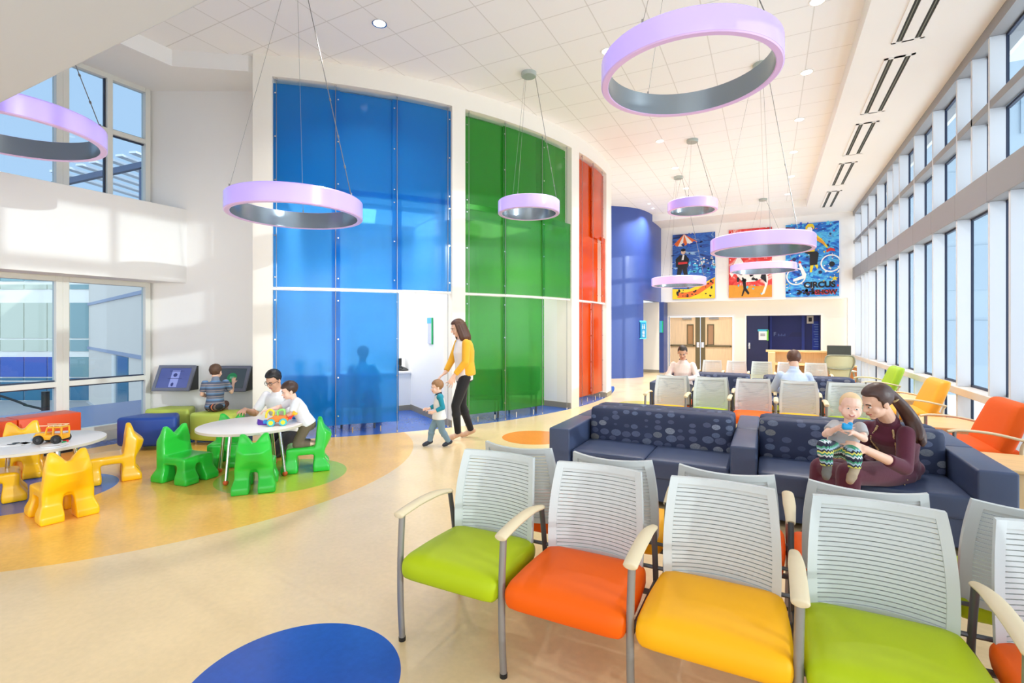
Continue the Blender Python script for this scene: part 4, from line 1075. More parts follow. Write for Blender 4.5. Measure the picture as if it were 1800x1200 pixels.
def backrest_bm():
    b = B(); n = 10
    def grid(u0f, u1f, z0, z1, th, nz=1, seg=n):
        rows = []
        for j in range(nz + 1):
            z = z0 + (z1 - z0) * j / nz
            hw = back_hw(z)
            f = []; k = []
            for i in range(seg + 1):
                u = hw * (u0f + (u1f - u0f) * i / seg) if not callable(u0f) else u0f(hw) + (u1f(hw) - u0f(hw)) * i / seg
                p = back_surface(u, z, hw)
                f.append(b.verts.new((p.x, p.y - th, p.z))); k.append(b.verts.new((p.x, p.y + th, p.z)))
            rows.append((f, k))
        for j in range(nz):
            (f0, k0), (f1, k1) = rows[j], rows[j + 1]
            for i in range(seg):
                b.faces.new((f0[i], f0[i + 1], f1[i + 1], f1[i])); b.faces.new((k0[i + 1], k0[i], k1[i], k1[i + 1]))
            b.faces.new((f0[0], f1[0], k1[0], k0[0])); b.faces.new((f1[-1], f0[-1], k0[-1], k1[-1]))
        for (f, k), s in ((rows[0], 1), (rows[-1], -1)):
            for i in range(seg):
                q = (f[i + 1], f[i], k[i], k[i + 1]) if s > 0 else (f[i], f[i + 1], k[i + 1], k[i])
                b.faces.new(q)
    W = 0.036
    grid(lambda h: -h, lambda h: -h + W, 0.42, 0.885, 0.014, 12, 1)
    grid(lambda h: h - W, lambda h: h, 0.42, 0.885, 0.014, 12, 1)
    grid(lambda h: -h + W, lambda h: h - W, 0.855, 0.885, 0.014, 1, n)
    grid(lambda h: -h + W, lambda h: h - W, 0.42, 0.452, 0.014, 1, n)
    N = 21; z0, z1 = 0.452, 0.855; pitch = (z1 - z0) / N
    for i in range(N):
        grid(lambda h: -h + W, lambda h: h - W, z0 + pitch * i + 0.0022, z0 + pitch * (i + 1) - 0.0022, 0.006, 1, n)
    bmesh.ops.remove_doubles(b, verts=b.verts, dist=1e-5)
    return b
_mesh = {}
def mesh_once(key, name, make, m, smooth=True, angle=40):
    if key not in _mesh:
        o = obj(name, make(), m, None, smooth=smooth, angle=angle); _mesh[key] = o.data; bpy.data.objects.remove(o)
    return _mesh[key]
def put(name, me, parent, loc=None):
    o = bpy.data.objects.new(name, me); COL.objects.link(o); o.parent = parent
    if loc: o.location = loc
    return o
def seat_bm():
    b = B(); rbox(b, (-0.28, -0.055, 0.338), (0.28, 0.46, 0.458), 0.052, (0.020, 0.01), 8)
    for v in b.verts:
        if v.co.y > 0.2: v.co.x *= 1 - 0.06 * (v.co.y - 0.2) / 0.24
        v.co.z -= 0.02 * max(0, (0.0 - v.co.y) / 0.05) * 0.5
    return b
def arm_bm():
    b = B(); tube(b, smooth_path([(-AX, -0.035, 0.648), (-AX, 0.0, 0.655), (-AX, 0.14, 0.668), (-AX, 0.30, 0.666), (-AX, 0.435, 0.642)], 5), [0.015, 0.019] + [0.021] * 12 + [0.02, 0.019, 0.018, 0.017, 0.016, 0.015, 0.014], 14, (1.45, 0.85)); return b
def fleg_bm():
    b = B(); tube(b, smooth_path([(-AX, 0.0, 0.012), (-AX - 0.004, -0.008, 0.2), (-AX - 0.005, -0.008, 0.42), (-AX, 0.0, 0.65)], 5), 0.0165, 12); return b
def rleg_bm():
    b = B(); tube(b, smooth_path([(-AX, 0.43, 0.645), (-AX, 0.47, 0.45), (-AX, 0.49, 0.3), (-AX, 0.53, 0.012)], 5), 0.014, 12); return b
def foot_bm(y):
    def f():
        b = B(); cyl(b, (-AX, y, 0.0), (-AX, y, 0.02), 0.018, 0.0185, 14); return b
    return f
def rail_bm():
    b = B(); tube(b, [(-AX, 0.0, 0.37), (-AX, 0.48, 0.36)], 0.012, 8); tube(b, [(-AX, 0.08, 0.352), (AX, 0.08, 0.352)], 0.014, 8); tube(b, [(-AX, 0.38, 0.352), (AX, 0.38, 0.352)], 0.014, 8)
    for s in (-1, 1): tube(b, [(s * AX, 0.475, 0.43), (s * 0.2, 0.475, 0.43)], 0.010, 8)
    return b
def row_chair(loc, rotz, color, label, group, end=False):
    t = thing('reception_chair', label, 'chair', loc, rotz, group)
    put('seat', mesh_once('seat_' + color, 'seat', seat_bm, M['f_' + color]), t)
    put('backrest', mesh_once('backrest', 'backrest', backrest_bm, M['back_grey']), t)
    put('seat_rail', mesh_once('seat_rail', 'seat_rail', rail_bm, M['steel_d']), t)
    for k in range(2 if end else 1):
        off = (2 * AX * k, 0, 0)
        put('armrest', mesh_once('arm', 'armrest', arm_bm, M['tan']), t, off)
        l = put('leg', mesh_once('fleg', 'leg', fleg_bm, M['steel']), t, off); put('foot', mesh_once('ffoot', 'foot', foot_bm(0.0), M['black']), l)
        l = put('leg', mesh_once('rleg', 'leg', rleg_bm, M['steel_d']), t, off); put('foot', mesh_once('rfoot', 'foot', foot_bm(0.53), M['black']), l)
    return t
ROWX = -1.67
ORD = ['first', 'second', 'third', 'fourth', 'fifth']
def chair_row(y, facing, colors, what, group, x0=ROWX + AX, pitch=2 * AX):
    for i, c in enumerate(colors):
        x = x0 + pitch * i
        rz = 0 if facing < 0 else math.pi
        end = (i == len(colors) - 1) if facing < 0 else (i == 0)
        t = row_chair((x, y, 0), rz, c, '%s chair from the left, %s seat, white slatted back, %s' % (ORD[i], c, what), group, end)
        t.scale.x = pitch / (2 * AX)
chair_row(2.015, -1, ['green', 'orange', 'yellow', 'green', 'orange'], 'nearest row', 'chairs of the nearest row')
chair_row(3.24, 1, ['orange', 'yellow', 'orange', 'orange', 'green'], 'turned away behind nearest row', 'chairs back to back with the nearest row')
chair_row(7.27, -1, ['yellow', 'green', 'orange', 'yellow', 'green'], 'row behind the sofa', 'chairs of the row behind the sofa', -1.295, 0.555)
chair_row(8.46, 1, ['orange', 'green', 'yellow', 'green', 'orange'], 'facing the far sofa', 'chairs facing the far sofa', -1.295, 0.555)
chair_row(11.6, -1, ['yellow', 'orange', 'green', 'orange', 'yellow'], 'farthest row', 'chairs of the farthest row', -1.12, 0.5)

# ------------------------------------------------------------------ sofas
M['sofa'] = mat('navy_leather', (62, 74, 104), 0.42, var=0.04, scale=3, bump=0.03, bscale=260)
def dots_mat():
    m = mat('navy_pebble_fabric', (42, 52, 82), 0.6); g = NT(m)
    tc = g.n('TexCoord'); mp = g.n('Mapping'); mp.inputs['Scale'].default_value = (7.2, 7.2, 11.0)
    g.l(tc.outputs['Object'], mp.inputs[0])
    vo = g.n('TexVoronoi'); vo.inputs['Scale'].default_value = 1.25; vo.inputs['Randomness'].default_value = 0.42
    g.l(mp.outputs[0], vo.inputs['Vector'])
    sp = g.n('SeparateColor'); g.l(vo.outputs['Color'], sp.inputs[0])
    size = g.math('ADD', g.math('MULTIPLY', sp.outputs[0], 0.14), 0.33)
    msk = g.math('LESS_THAN', vo.outputs['Distance'], size)
    nz = g.noise(tc.outputs['Object'], 90, 3)
    tone = g.n('ValToRGB'); e_ = tone.color_ramp.elements
    e_[0].position = 0.0; e_[0].color = lin((60, 70, 100)); e_[1].position = 1.0; e_[1].color = lin((150, 160, 180))
    q = e_.new(0.55); q.color = lin((84, 92, 122)); q = e_.new(0.85); q.color = lin((98, 112, 140)); q = e_.new(0.93); q.color = lin((120, 118, 112))
    g.l(sp.outputs[1], tone.inputs[0])
    spk = g.mix(g.math('GREATER_THAN', nz, 0.5), tone.outputs[0], lin((66, 76, 106)))
    spk = g.mix(g.math('MULTIPLY', nz, 0.5), tone.outputs[0], spk)
    g.l(g.mix(msk, lin((40, 50, 80)), spk), g.b.inputs['Base Color'])
    return m
M['dots'] = dots_mat()
SX = [(-1.90, -1.69), (-0.28, -0.08), (1.27, 1.49)]
def sofa(y, facing, label):
    # local: front at y = 0, back plane at y = .82; x measured in the room
    t = thing('sofa', label, 'sofa', (0, y, 0), 0, 'navy sofas with pebble patterned backs')
    s = 1 if facing < 0 else -1
    def Y(a, b_): return (min(s * a, s * b_), max(s * a, s * b_))
    for x0, x1 in SX:
        y0, y1 = Y(0.0, 0.815)
        b = B(); box(b, (x0, y0, 0.06), (x1, y1, 0.635), bevel=0.018, seg=3); obj('arm', b, M['sofa'], t, smooth=True, angle=50)
    for k, (x0, x1) in enumerate(((SX[0][1], SX[1][0]), (SX[1][1], SX[2][0]))):
        xm_ = (x0 + x1) / 2
        for q0, q1 in ((x0 + 0.004, xm_ - 0.001), (xm_ + 0.001, x1 - 0.004)):
            y0, y1 = Y(0.03, 0.66)
            b = B(); rbox(b, (q0, y0, 0.26), (q1, y1, 0.435), 0.025, (0.012, 0), 7); obj('seat_cushion', b, M['sofa'], t, smooth=True)
        y0, y1 = Y(0.05, 0.80)
        b = B(); box(b, (x0 + 0.002, y0, 0.06), (x1 - 0.002, y1, 0.27), bevel=0.008); obj('seat_base', b, M['sofa'], t)
        y0, y1 = Y(0.62, 0.81)
        b = B(); rbox(b, (x0 + 0.006, y0, 0.40), (x1 - 0.006, y1, 0.775), 0.05, (0.006, 0), 8)
        for v in b.verts:   # the backrest rakes away from the sitter
            v.co.y += s * (0.035 * max(0, (0.775 - v.co.z) / 0.375) * (-1) if v.co.y * s < 0.72 else 0)
        obj('backrest', b, M['dots'], t, smooth=True)
    for x in (SX[0][0] + 0.08, SX[1][0] + 0.1, SX[2][1] - 0.08):
        for yy in (0.08, 0.74):
            b = B(); cyl(b, (x, s * yy, 0), (x, s * yy, 0.062), 0.03, n=12); obj('foot', b, M['black'], t)
    return t
sofa(4.48, -1, 'near navy sofa with pebble patterned backs, where the woman and baby sit')
sofa(6.12, 1, 'navy sofa facing away, back to back with the near one')
sofa(9.10, -1, 'far navy sofa behind the chairs, where the man in pink shirt sits')
sofa(10.74, 1, 'farthest navy sofa, facing the last row of chairs')

# ------------------------------------------------------------------ wide armchairs along the windows
M['f_ora2'] = mat('burnt_orange_fabric', (228, 90, 14), 0.6, spec=0.2, var=0.03, scale=4); M['f_yel2'] = mat('amber_fabric', (246, 168, 32), 0.5, var=0.03, scale=4); M['f_gre2'] = mat('leaf_green_fabric', (156, 192, 24), 0.5, var=0.03, scale=4)
def easy_chair(yc, w, fab, label):
    t = thing('wide_armchair', label, 'armchair', (1.53, yc, 0), -math.pi / 2, 'wide armchairs by the windows')
    h = w / 2
    b = B(); rbox(b, (-h + 0.06, 0.02, 0.34), (h - 0.06, 0.56, 0.47), 0.05, (0.015, 0), 8); obj('seat', b, fab, t, smooth=True)
    b = B(); vs = rbox(b, (-h + 0.07, 0.0, 0.0), (h - 0.07, 0.13, 0.50), 0.055, (0, 0), 8)
    for v in b.verts:
        q = v.co.z / 0.5
        v.co.x *= 1 - 0.14 * max(0, q - 0.45) / 0.55
        v.co.y += 0.34 + 0.19 * q - 0.02 * math.cos(v.co.x / h * 1.4); v.co.z += 0.40
    obj('backrest', b, fab, t, smooth=True)
    for s in (-1, 1):
        b = B(); tube(b, smooth_path([(s * h, -0.02, 0.625), (s * h, 0.08, 0.645), (s * h, 0.3, 0.635), (s * h, 0.54, 0.585)], 5), 0.017, 10, (1.5, 0.75)); obj('armrest', b, M['tan'], t, smooth=True)
        b = B(); tube(b, [(s * h, 0.03, 0.0), (s * h, 0.03, 0.64)], 0.016, 10); obj('leg', b, M['steel'], t, smooth=True, angle=50)
        b = B(); tube(b, smooth_path([(s * h, 0.53, 0.59), (s * (h - 0.01), 0.50, 0.45), (s * h, 0.58, 0.0)], 5), 0.016, 10, (1, 1)); obj('leg', b, M['tan'], t, smooth=True, angle=50)
    b = B()
    for yy in (0.08, 0.5): tube(b, [(-h, yy, 0.345), (h, yy, 0.345)], 0.014, 8)
    obj('seat_rail', b, M['steel'], t)
    return t
easy_chair(6.55, 0.96, M['f_ora2'], 'burnt orange wide armchair by the windows, nearest of the three')
easy_chair(8.85, 0.96, M['f_yel2'], 'amber yellow wide armchair by the windows, between the green and orange ones')
easy_chair(11.35, 0.96, M['f_gre2'], 'green wide armchair by the windows, farthest of the three')
def side_table(y, d, label, zt=0.50):
    t = thing('side_table', label, 'side table', (1.93, y, 0), 0, 'wooden side tables by the windows')
    b = B(); box(b, (-0.33, -d / 2, zt - 0.03), (0.33, d / 2, zt), bevel=0.01, seg=3); obj('tabletop', b, M['maple_h'], t)
    b = B(); box(b, (-0.28, -d / 2 + 0.04, 0.05), (0.28, d / 2 - 0.04, zt - 0.03), bevel=0.004, seg=1); obj('cabinet', b, M['maple'], t)
    b = B(); box(b, (-0.26, -d / 2 + 0.06, 0.0), (0.26, d / 2 - 0.06, 0.05)); obj('plinth', b, M['base'], t)
side_table(5.55, 0.66, 'light wood side table between sofa end and orange armchair')
side_table(7.40, 0.60, 'light wood side table behind the orange armchair')
side_table(7.98, 0.50, 'light wood side table beside the amber armchair', 0.46)
side_table(10.05, 0.8, 'light wood side table between amber and green armchairs')

# ------------------------------------------------------------------ reception desk
YD = 13.9
dx0, dx1 = on_y(1350, YD), on_y(1497, YD)
dk = thing('reception_desk', 'maple reception desk seen from behind, in front of the blue recess', 'desk', (dx0, YD, 0))
Wd = dx1 - dx0
b = B(); box(b, (0, 0.55, 0.0), (Wd, 0.62, 1.0)); obj('front_panel', b, M['maple'], dk)
b = B(); box(b, (-0.05, 0.38, 1.0), (Wd + 0.02, 0.78, 1.045), bevel=0.006); obj('transaction_top', b, M['maple_h'], dk)
b = B(); box(b, (0, 0.0, 0.0), (0.16, 0.55, 1.0)); obj('end_panel', b, M['maple'], dk)
b = B(); box(b, (Wd - 0.05, 0.3, 0.0), (Wd, 0.55, 1.0)); obj('end_panel', b, M['maple'], dk)
b = B(); box(b, (0.16, -0.05, 0.70), (Wd + 0.1, 0.55, 0.735), bevel=0.004); obj('worktop', b, M['maple_h'], dk)
b = B(); box(b, (0.82, 0.0, 0.0), (0.92, 0.5, 0.70)); obj('support_panel', b, mat('brown_wood', (150, 84, 40), 0.5), dk)
b = B(); box(b, (Wd - 0.1, -0.02, 0.0), (Wd + 0.1, 0.5, 0.69)); pd = obj('drawer_unit', b, wood_mat('warm_brown_wood', (186, 116, 60), 0.45, 2), dk)
mo = thing('computer_monitor', 'dark computer monitor standing on the reception desk, seen from behind', 'monitor', (on_y(1475, YD + 0.1), YD + 0.12, 0.735))
b = B(); box(b, (-0.24, 0, 0.14), (0.24, 0.04, 0.46), bevel=0.01); obj('housing', b, mat('charcoal_plastic', (64, 68, 64), 0.5), mo)
b = B(); box(b, (-0.04, 0.01, 0.01), (0.04, 0.05, 0.3)); obj('stand', b, M['black'], mo)
b = B(); box(b, (-0.12, -0.05, 0.0), (0.12, 0.12, 0.014), bevel=0.004); obj('foot', b, M['black'], mo)
# mesh office chair
oc = thing('office_chair', 'olive beige mesh office chair with arms at the reception desk', 'office chair', (on_y(1470, 13.0), 13.0, 0), R_(8))
M['mesh_beige'] = mat('beige_mesh', (206, 200, 160), 0.6, bump=0.2, bscale=400); M['oc_frame'] = mat('olive_frame', (150, 150, 128), 0.4, 0.2)
b = B()
out = []
for z, hw in ((0.52, 0.17), (0.62, 0.19), (0.72, 0.21), (0.80, 0.25), (0.90, 0.27), (0.98, 0.25), (1.0, 0.20)): out.append((hw, z))
for i in range(len(out) - 1):
    for s in range(8):
        q = []
        for (hw, z), f in ((out[i], s), (out[i], s + 1), (out[i + 1], s + 1), (out[i + 1], s)):
            u = hw * (-1 + 2 * f / 8); q.append(b.verts.new((u, -0.22 - 0.05 * (1 - (u / 0.27) ** 2) - 0.08 * (z - 0.52), z)))
        b.faces.new(q)
bmesh.ops.remove_doubles(b, verts=b.verts, dist=1e-4)
bmesh.ops.solidify(b, geom=b.faces[:], thickness=0.012)
obj('back_mesh', b, M['mesh_beige'], oc, smooth=True, angle=50)
b = B()
pth = [(-0.17, -0.24, 0.5), (-0.2, -0.25, 0.68), (-0.255, -0.26, 0.8), (-0.275, -0.27, 0.9), (-0.25, -0.27, 0.99), (-0.18, -0.285, 1.015), (0, -0.30, 1.02)]
pth += [(-x, y, z) for x, y, z in reversed(pth[:-1])]
tube(b, smooth_path(pth, 3), 0.016, 8); tube(b, smooth_path([(-0.2, -0.27, 0.74), (0, -0.32, 0.72), (0.2, -0.27, 0.74)], 4), 0.02, 8); obj('back_frame', b, M['oc_frame'], oc, smooth=True, angle=50)
b = B(); rbox(b, (-0.25, -0.2, 0.42), (0.25, 0.27, 0.47), 0.024, (0.01, 0), 6); obj('seat', b, M['mesh_beige'], oc, smooth=True)
for s in (-1, 1):
    b = B(); rbox(b, (s * 0.31 - 0.045, -0.12, 0.655), (s * 0.31 + 0.045, 0.14, 0.685), 0.014, (0, 0), 4); a_ = obj('armrest', b, mat('pale_arm_pad', (214, 210, 196), 0.5), oc, smooth=True)
    b = B(); tube(b, smooth_path([(s * 0.22, -0.2, 0.45), (s * 0.31, -0.12, 0.5), (s * 0.31, -0.02, 0.66)], 4), 0.018, 8); obj('arm_support', b, M['oc_frame'], a_, smooth=True)
b = B(); cyl(b, (0, 0, 0.1), (0, 0, 0.42), 0.03, n=12); obj('gas_lift', b, M['black'], oc)
for k in range(5):
    a = R_(72 * k + 10); b = B(); tube(b, [(0, 0, 0.12), (0.29 * math.cos(a), 0.29 * math.sin(a), 0.07)], [0.03, 0.018], 8); lg = obj('base_spoke', b, M['oc_frame'], oc)
    b = B(); cyl(b, (0.29 * math.cos(a) - 0.02 * math.sin(a), 0.29 * math.sin(a) + 0.02 * math.cos(a), 0.028), (0.29 * math.cos(a) + 0.02 * math.sin(a), 0.29 * math.sin(a) - 0.02 * math.cos(a), 0.028), 0.028, n=12); obj('caster', b, M['black'], lg)

# ------------------------------------------------------------------ play tables, cat chairs, ottomans
M['kid_green'] = mat('green_moulded_plastic', (40, 196, 58), 0.3, coat=0.2); M['kid_yellow'] = mat('yellow_moulded_plastic', (252, 192, 6), 0.3, coat=0.2)
M['table_top'] = mat('pale_grey_laminate', (236, 232, 230), 0.3); M['table_edge'] = mat('table_edge', (206, 200, 186), 0.5); M['ball'] = mat('orange_ball_foot', (220, 90, 40), 0.4)
def kid_table(c, label, rot, R0=0.53):
    t = thing('play_table', label, 'table', (c.x, c.y, 0), R_(rot), 'round play tables')
    b = B(); lathe(b, [(0.0005, 0.55), (R0 - 0.008, 0.55), (R0, 0.546), (R0, 0.524), (0.0005, 0.524)], n=64); tp = obj('tabletop', b, M['table_top'], t, smooth=True, angle=30)
    b = B(); lathe(b, [(R0, 0.5485), (R0 + 0.003, 0.546), (R0 + 0.003, 0.524), (R0, 0.522)], n=64); obj('edge_band', b, M['table_edge'], tp, smooth=True, angle=30)
    for k in range(4):
        a = R_(90 * k)
        b = B(); tube(b, [(0.33 * math.cos(a), 0.33 * math.sin(a), 0.526), (0.395 * math.cos(a), 0.395 * math.sin(a), 0.04)], 0.018, 12); l = obj('leg', b, M['chrome'], t, smooth=True, angle=50)
        b = B(); ell(b, (0.397 * math.cos(a), 0.397 * math.sin(a), 0.026), 0.027); obj('ball_foot', b, M['ball'], l, smooth=True)
    return t
kid_table(TABLE_G, 'round pale play table ringed by green cat chairs', -72)
kid_table(TABLE_Y, 'round pale play table at the left edge among yellow cat chairs', -80)
def hull(b, pts):
    vs = [b.verts.new(p) for p in pts]
    r = bmesh.ops.convex_hull(b, input=vs)
    junk = [v for v in r['geom_interior'] if isinstance(v, bmesh.types.BMVert)]
    if junk: bmesh.ops.delete(b, geom=junk, context='VERTS')
def cat_raw():
    b = B()
    hull(b, [(s * 0.175, 0.075, 0.20) for s in (-1, 1)] + [(s * 0.155, 0.11, 0.47) for s in (-1, 1)] + [(s * 0.18, 0.185, 0.22) for s in (-1, 1)] + [(s * 0.085, 0.275, 0.40) for s in (-1, 1)] + [(s * 0.04, 0.26, 0.32) for s in (-1, 1)] + [(s * 0.160, 0.215, 0.42) for s in (-1, 1)] + [(s * 0.145, 0.185, 0.485) for s in (-1, 1)])
    for s in (-1, 1):
        hull(b, [(s * 0.0, 0.10, 0.44), (s * 0.16, 0.10, 0.42), (s * 0.16, 0.205, 0.42), (s * 0.0, 0.205, 0.44), (s * 0.03, 0.115, 0.505), (s * 0.03, 0.18, 0.505), (s * 0.085, 0.12, 0.572), (s * 0.135, 0.12, 0.572), (s * 0.125, 0.165, 0.572), (s * 0.09, 0.16, 0.568)])
    hull(b, [(x, y, z) for x in (-0.175, 0.175) for y in (-0.215, 0.16) for z in (0.19, 0.265)] + [(x, y, 0.275) for x in (-0.15, 0.15) for y in (-0.18, 0.14)])
    for s in (-1, 1):
        for yq, o in ((0.135, 1), (-0.165, -1)):
            y0, y1 = yq - 0.06, yq + 0.06
            x0, x1 = s * 0.042, s * 0.178
            hull(b, [(x, y, z) for x in (x0, x1) for y in (y0, y1) for z in (0.10, 0.26)] + [(s * 0.03, y, 0.235) for y in (y0, y1)])
            ya, yb = (y0 - 0.01, y1 + 0.055) if o > 0 else (y0 - 0.055, y1 + 0.01)
            hull(b, [(x, y, z) for x in (s * 0.038, s * 0.205) for y in (ya, yb) for z in (0.0, 0.06)] + [(x, y, 0.14) for x in (x0, x1) for y in (y0, y1)])
    bmesh.ops.scale(b, vec=(0.96, 0.96, 1.0), verts=b.verts)
    return b
cat_g = solid('cat_chair', cat_raw(), M['kid_green'], None, 0.010, 16)
cat_y_mesh = cat_g.data.copy(); cat_y_mesh.materials.clear(); cat_y_mesh.materials.append(M['kid_yellow'])
zmin = min(v.co.z for v in cat_g.data.vertices)
for me in (cat_g.data, cat_y_mesh):
    for v in me.vertices: v.co.z -= zmin
n_cat = 0
def cat_chair(p, rotd, green, label):
    global n_cat
    if n_cat == 0: o = cat_g
    else: o = cat_g.copy(); COL.objects.link(o)
    if not green: o.data = cat_y_mesh
    n_cat += 1
    o.location = (p.x, p.y, 0); o.rotation_euler.z = R_(rotd)
    return tag(o, label, 'child chair', ('green' if green else 'yellow') + ' cat chairs')
def face_to(p, c): return math.degrees(math.atan2(c.y - p.y, c.x - p.x)) + 90      # the seat front is local -y
pg1 = fl(324, 842); pg2 = fl(450, 856); pg3 = fl(402, 813); pg4 = fl(540, 823)
def aim(r, v): return math.degrees(math.atan2(RX * r + VX * v, -(RY * r + VY * v)))     # seat front toward right r / away v, as the camera sees it
cat_chair(pg1, aim(0.95, -0.32), True, 'green cat-shaped child chair left of the play table, seat toward the viewer')
cat_chair(pg2, aim(-0.36, 0.93), True, 'green cat-shaped child chair in front of the table, its back to the viewer')
cat_chair(pg3, aim(0.25, -1.0), True, 'green cat-shaped child chair mostly hidden behind the play table')
cat_chair(pg4, aim(-0.93, -0.36), True, 'green cat-shaped child chair on which the toddler kneels')
pm_ = TABLE_G + Vector((-0.12, 0.86, 0))
py1 = fl(198, 842); py2 = fl(110, 903); py3 = fl(36, 835); py4 = fl(-22, 882)
cat_chair(py1, aim(-0.76, -0.65), False, 'yellow cat-shaped child chair seen in profile, right of the yellow group')
cat_chair(py2, aim(-0.82, 0.57), False, 'yellow cat-shaped child chair nearest, its back to the viewer')
cat_chair(py3, aim(0.62, -0.78), False, 'yellow cat-shaped child chair behind the left play table')
cat_chair(py4, aim(0.72, 0.69), False, 'yellow cat-shaped child chair cut off by the left edge')
M['ott_blue'] = mat('royal_blue_vinyl', (22, 66, 152), 0.42, var=0.04, scale=3); M['ott_lime'] = mat('lime_yellow_vinyl', (194, 212, 88), 0.45, var=0.03, scale=3); M['ott_red'] = mat('orange_red_vinyl', (228, 78, 18), 0.42, var=0.03, scale=3)
def curved_ottoman(c, rot, r0, r1, span, h, m, label, group, feet=True):
    t = thing('ottoman', label, 'ottoman', (c.x, c.y, 0), R_(rot), group)
    n = 12; P = []
    rm = (r0 + r1) / 2
    for i in range(n + 1):
        a = R_(-span / 2 + span * i / n); P.append((r1 * math.sin(a), rm - r1 * math.cos(a)))
    for i in range(n + 1):
        a = R_(span / 2 - span * i / n); P.append((r0 * math.sin(a), rm - r0 * math.cos(a)))
    b = B(); prism(b, P, 0.05, h)
    bmesh.ops.recalc_face_normals(b, faces=b.faces)
    es = [e for e in b.edges if e.calc_face_angle(0) > 0.5]
    bmesh.ops.bevel(b, geom=es, offset=0.045, segments=4, affect='EDGES', profile=0.5)
    obj('cushion', b, m, t, smooth=True, angle=50)
    for i in (1, n - 1):
        for r in (r0 + 0.07, r1 - 0.07):
            a = R_(-span / 2 + span * i / n); b = B(); cyl(b, (r * math.sin(a), rm - r * math.cos(a), 0), (r * math.sin(a), rm - r * math.cos(a), 0.06), 0.018, n=10); obj('foot', b, M['chrome'], t)
    return t
OT1 = at_depth(268, 6.70); OT2 = at_depth(304, 7.36); OT3 = at_depth(388, 7.02)
curved_ottoman(OT1, 34, 0.55, 0.97, 46, 0.43, M['ott_blue'], 'royal blue curved ottoman on the floor by the window', 'curved ottomans')
curved_ottoman(OT2, 26, 0.5, 0.90, 44, 0.43, M['ott_lime'], 'lime curved ottoman below the left touch screen', 'curved ottomans')
curved_ottoman(OT3, 26, 0.5, 0.92, 48, 0.43, M['ott_lime'], 'lime curved ottoman the boy sits on', 'curved ottomans')
XBE = -8.03
ys_ = [on_x(143, XBE), on_x(33, XBE)]; L0 = ys_[0] - ys_[1]
for k, lab in enumerate(('orange red bench block under the left window, right one', 'orange red bench block under the left window, left one')):
    y1_ = ys_[0] - k * (L0 + 0.01)
    t = thing('bench', lab, 'bench', (XBE - 0.2, y1_ - L0 / 2, 0), 0, 'orange red bench blocks')
    b = B(); box(b, (-0.2, -L0 / 2, 0.04), (0.2, L0 / 2, 0.50), bevel=0.012, seg=3); obj('cushion', b, M['ott_red'], t, smooth=True, angle=50)
    b = B(); box(b, (-0.17, -L0 / 2 + 0.03, 0), (0.17, L0 / 2 - 0.03, 0.04)); obj('plinth', b, M['black'], t)

# ------------------------------------------------------------------ toys
M['toy_yellow'] = mat('toy_yellow', (250, 176, 24), 0.35); M['toy_orange'] = mat('toy_orange', (244, 130, 24), 0.35); M['toy_teal'] = mat('toy_teal', (70, 190, 196), 0.35); M['toy_red'] = mat('toy_red', (226, 52, 44), 0.35)
M['toy_blue'] = mat('toy_blue', (40, 140, 216), 0.35); M['toy_green'] = mat('toy_light_green', (150, 220, 110), 0.35); M['toy_purple'] = mat('toy_purple', (92, 40, 170), 0.35)
tv = fl(92, 778, 0.55)
jp = thing('toy_jeep', 'yellow toy jeep with big black wheels on the left play table', 'toy car', (tv.x, tv.y, 0.55), YAW + R_(-172))
# local +x is the front of the car
b = B(); box(b, (-0.16, -0.075, 0.05), (0.17, 0.075, 0.115), bevel=0.015, seg=3); box(b, (0.02, -0.06, 0.10), (0.16, 0.06, 0.135), bevel=0.012, seg=3); obj('body', b, M['toy_yellow'], jp, smooth=True, angle=50)
b = B()
for x in (-0.15, -0.055, 0.035):
    for y in (-0.068, 0.068): cyl(b, (x, y, 0.11), (x + (0.0 if x < 0 else -0.02), y * 0.92, 0.20), 0.010, n=8)
box(b, (-0.16, -0.07, 0.195), (0.02, 0.07, 0.215), bevel=0.008); obj('cab', b, M['toy_yellow'], jp, smooth=True, angle=50)
b = B()
for x in (-0.13, -0.06, 0.0): box(b, (x - 0.004, -0.065, 0.215), (x + 0.004, 0.065, 0.228))
for y in (-0.065, 0.065): box(b, (-0.15, y - 0.004, 0.225), (0.10, y + 0.004, 0.234))
obj('roof_rack', b, mat('toy_pale', (246, 214, 170), 0.4), jp)
for x in (-0.10, 0.10):
    for y in (-0.085, 0.085):
        b = B(); lathe(b, [(0.02, -0.022), (0.05, -0.022), (0.056, -0.014), (0.056, 0.014), (0.05, 0.022), (0.02, 0.022)], n=24); bmesh.ops.rotate(b, verts=b.verts, cent=(0, 0, 0), matrix=Matrix.Rotation(R_(90), 3, 'X')); bmesh.ops.translate(b, verts=b.verts, vec=(x, y, 0.056)); w_ = obj('wheel', b, M['black'], jp, smooth=True, angle=40)
        b = B(); cyl(b, (x, y - 0.016, 0.056), (x, y + 0.016, 0.056), 0.021, n=14); obj('hub', b, mat('grey_hub', (70, 70, 72), 0.4), w_)
b = B(); box(b, (0.165, -0.07, 0.045), (0.20, 0.07, 0.07), bevel=0.006); obj('bumper', b, mat('toy_grey_blue', (150, 180, 206), 0.4), jp)
b = B()
for y in (-0.045, 0.045): cyl(b, (0.165, y, 0.10), (0.18, y, 0.10), 0.018, n=12)
obj('headlight', b, mat('toy_grey_lens', (150, 190, 200), 0.3), jp)
def flat_toy(px, py, name, label, cat, m, w, d, h, rot=0):
    p = fl(px, py, 0.55); t = B(); box(t, (-w / 2, -d / 2, 0), (w / 2, d / 2, h), bevel=min(h * 0.3, 0.004)); o = obj(name, t, m, None, loc=(p.x, p.y, 0.55), rotz=R_(rot)); return tag(o, label, cat)
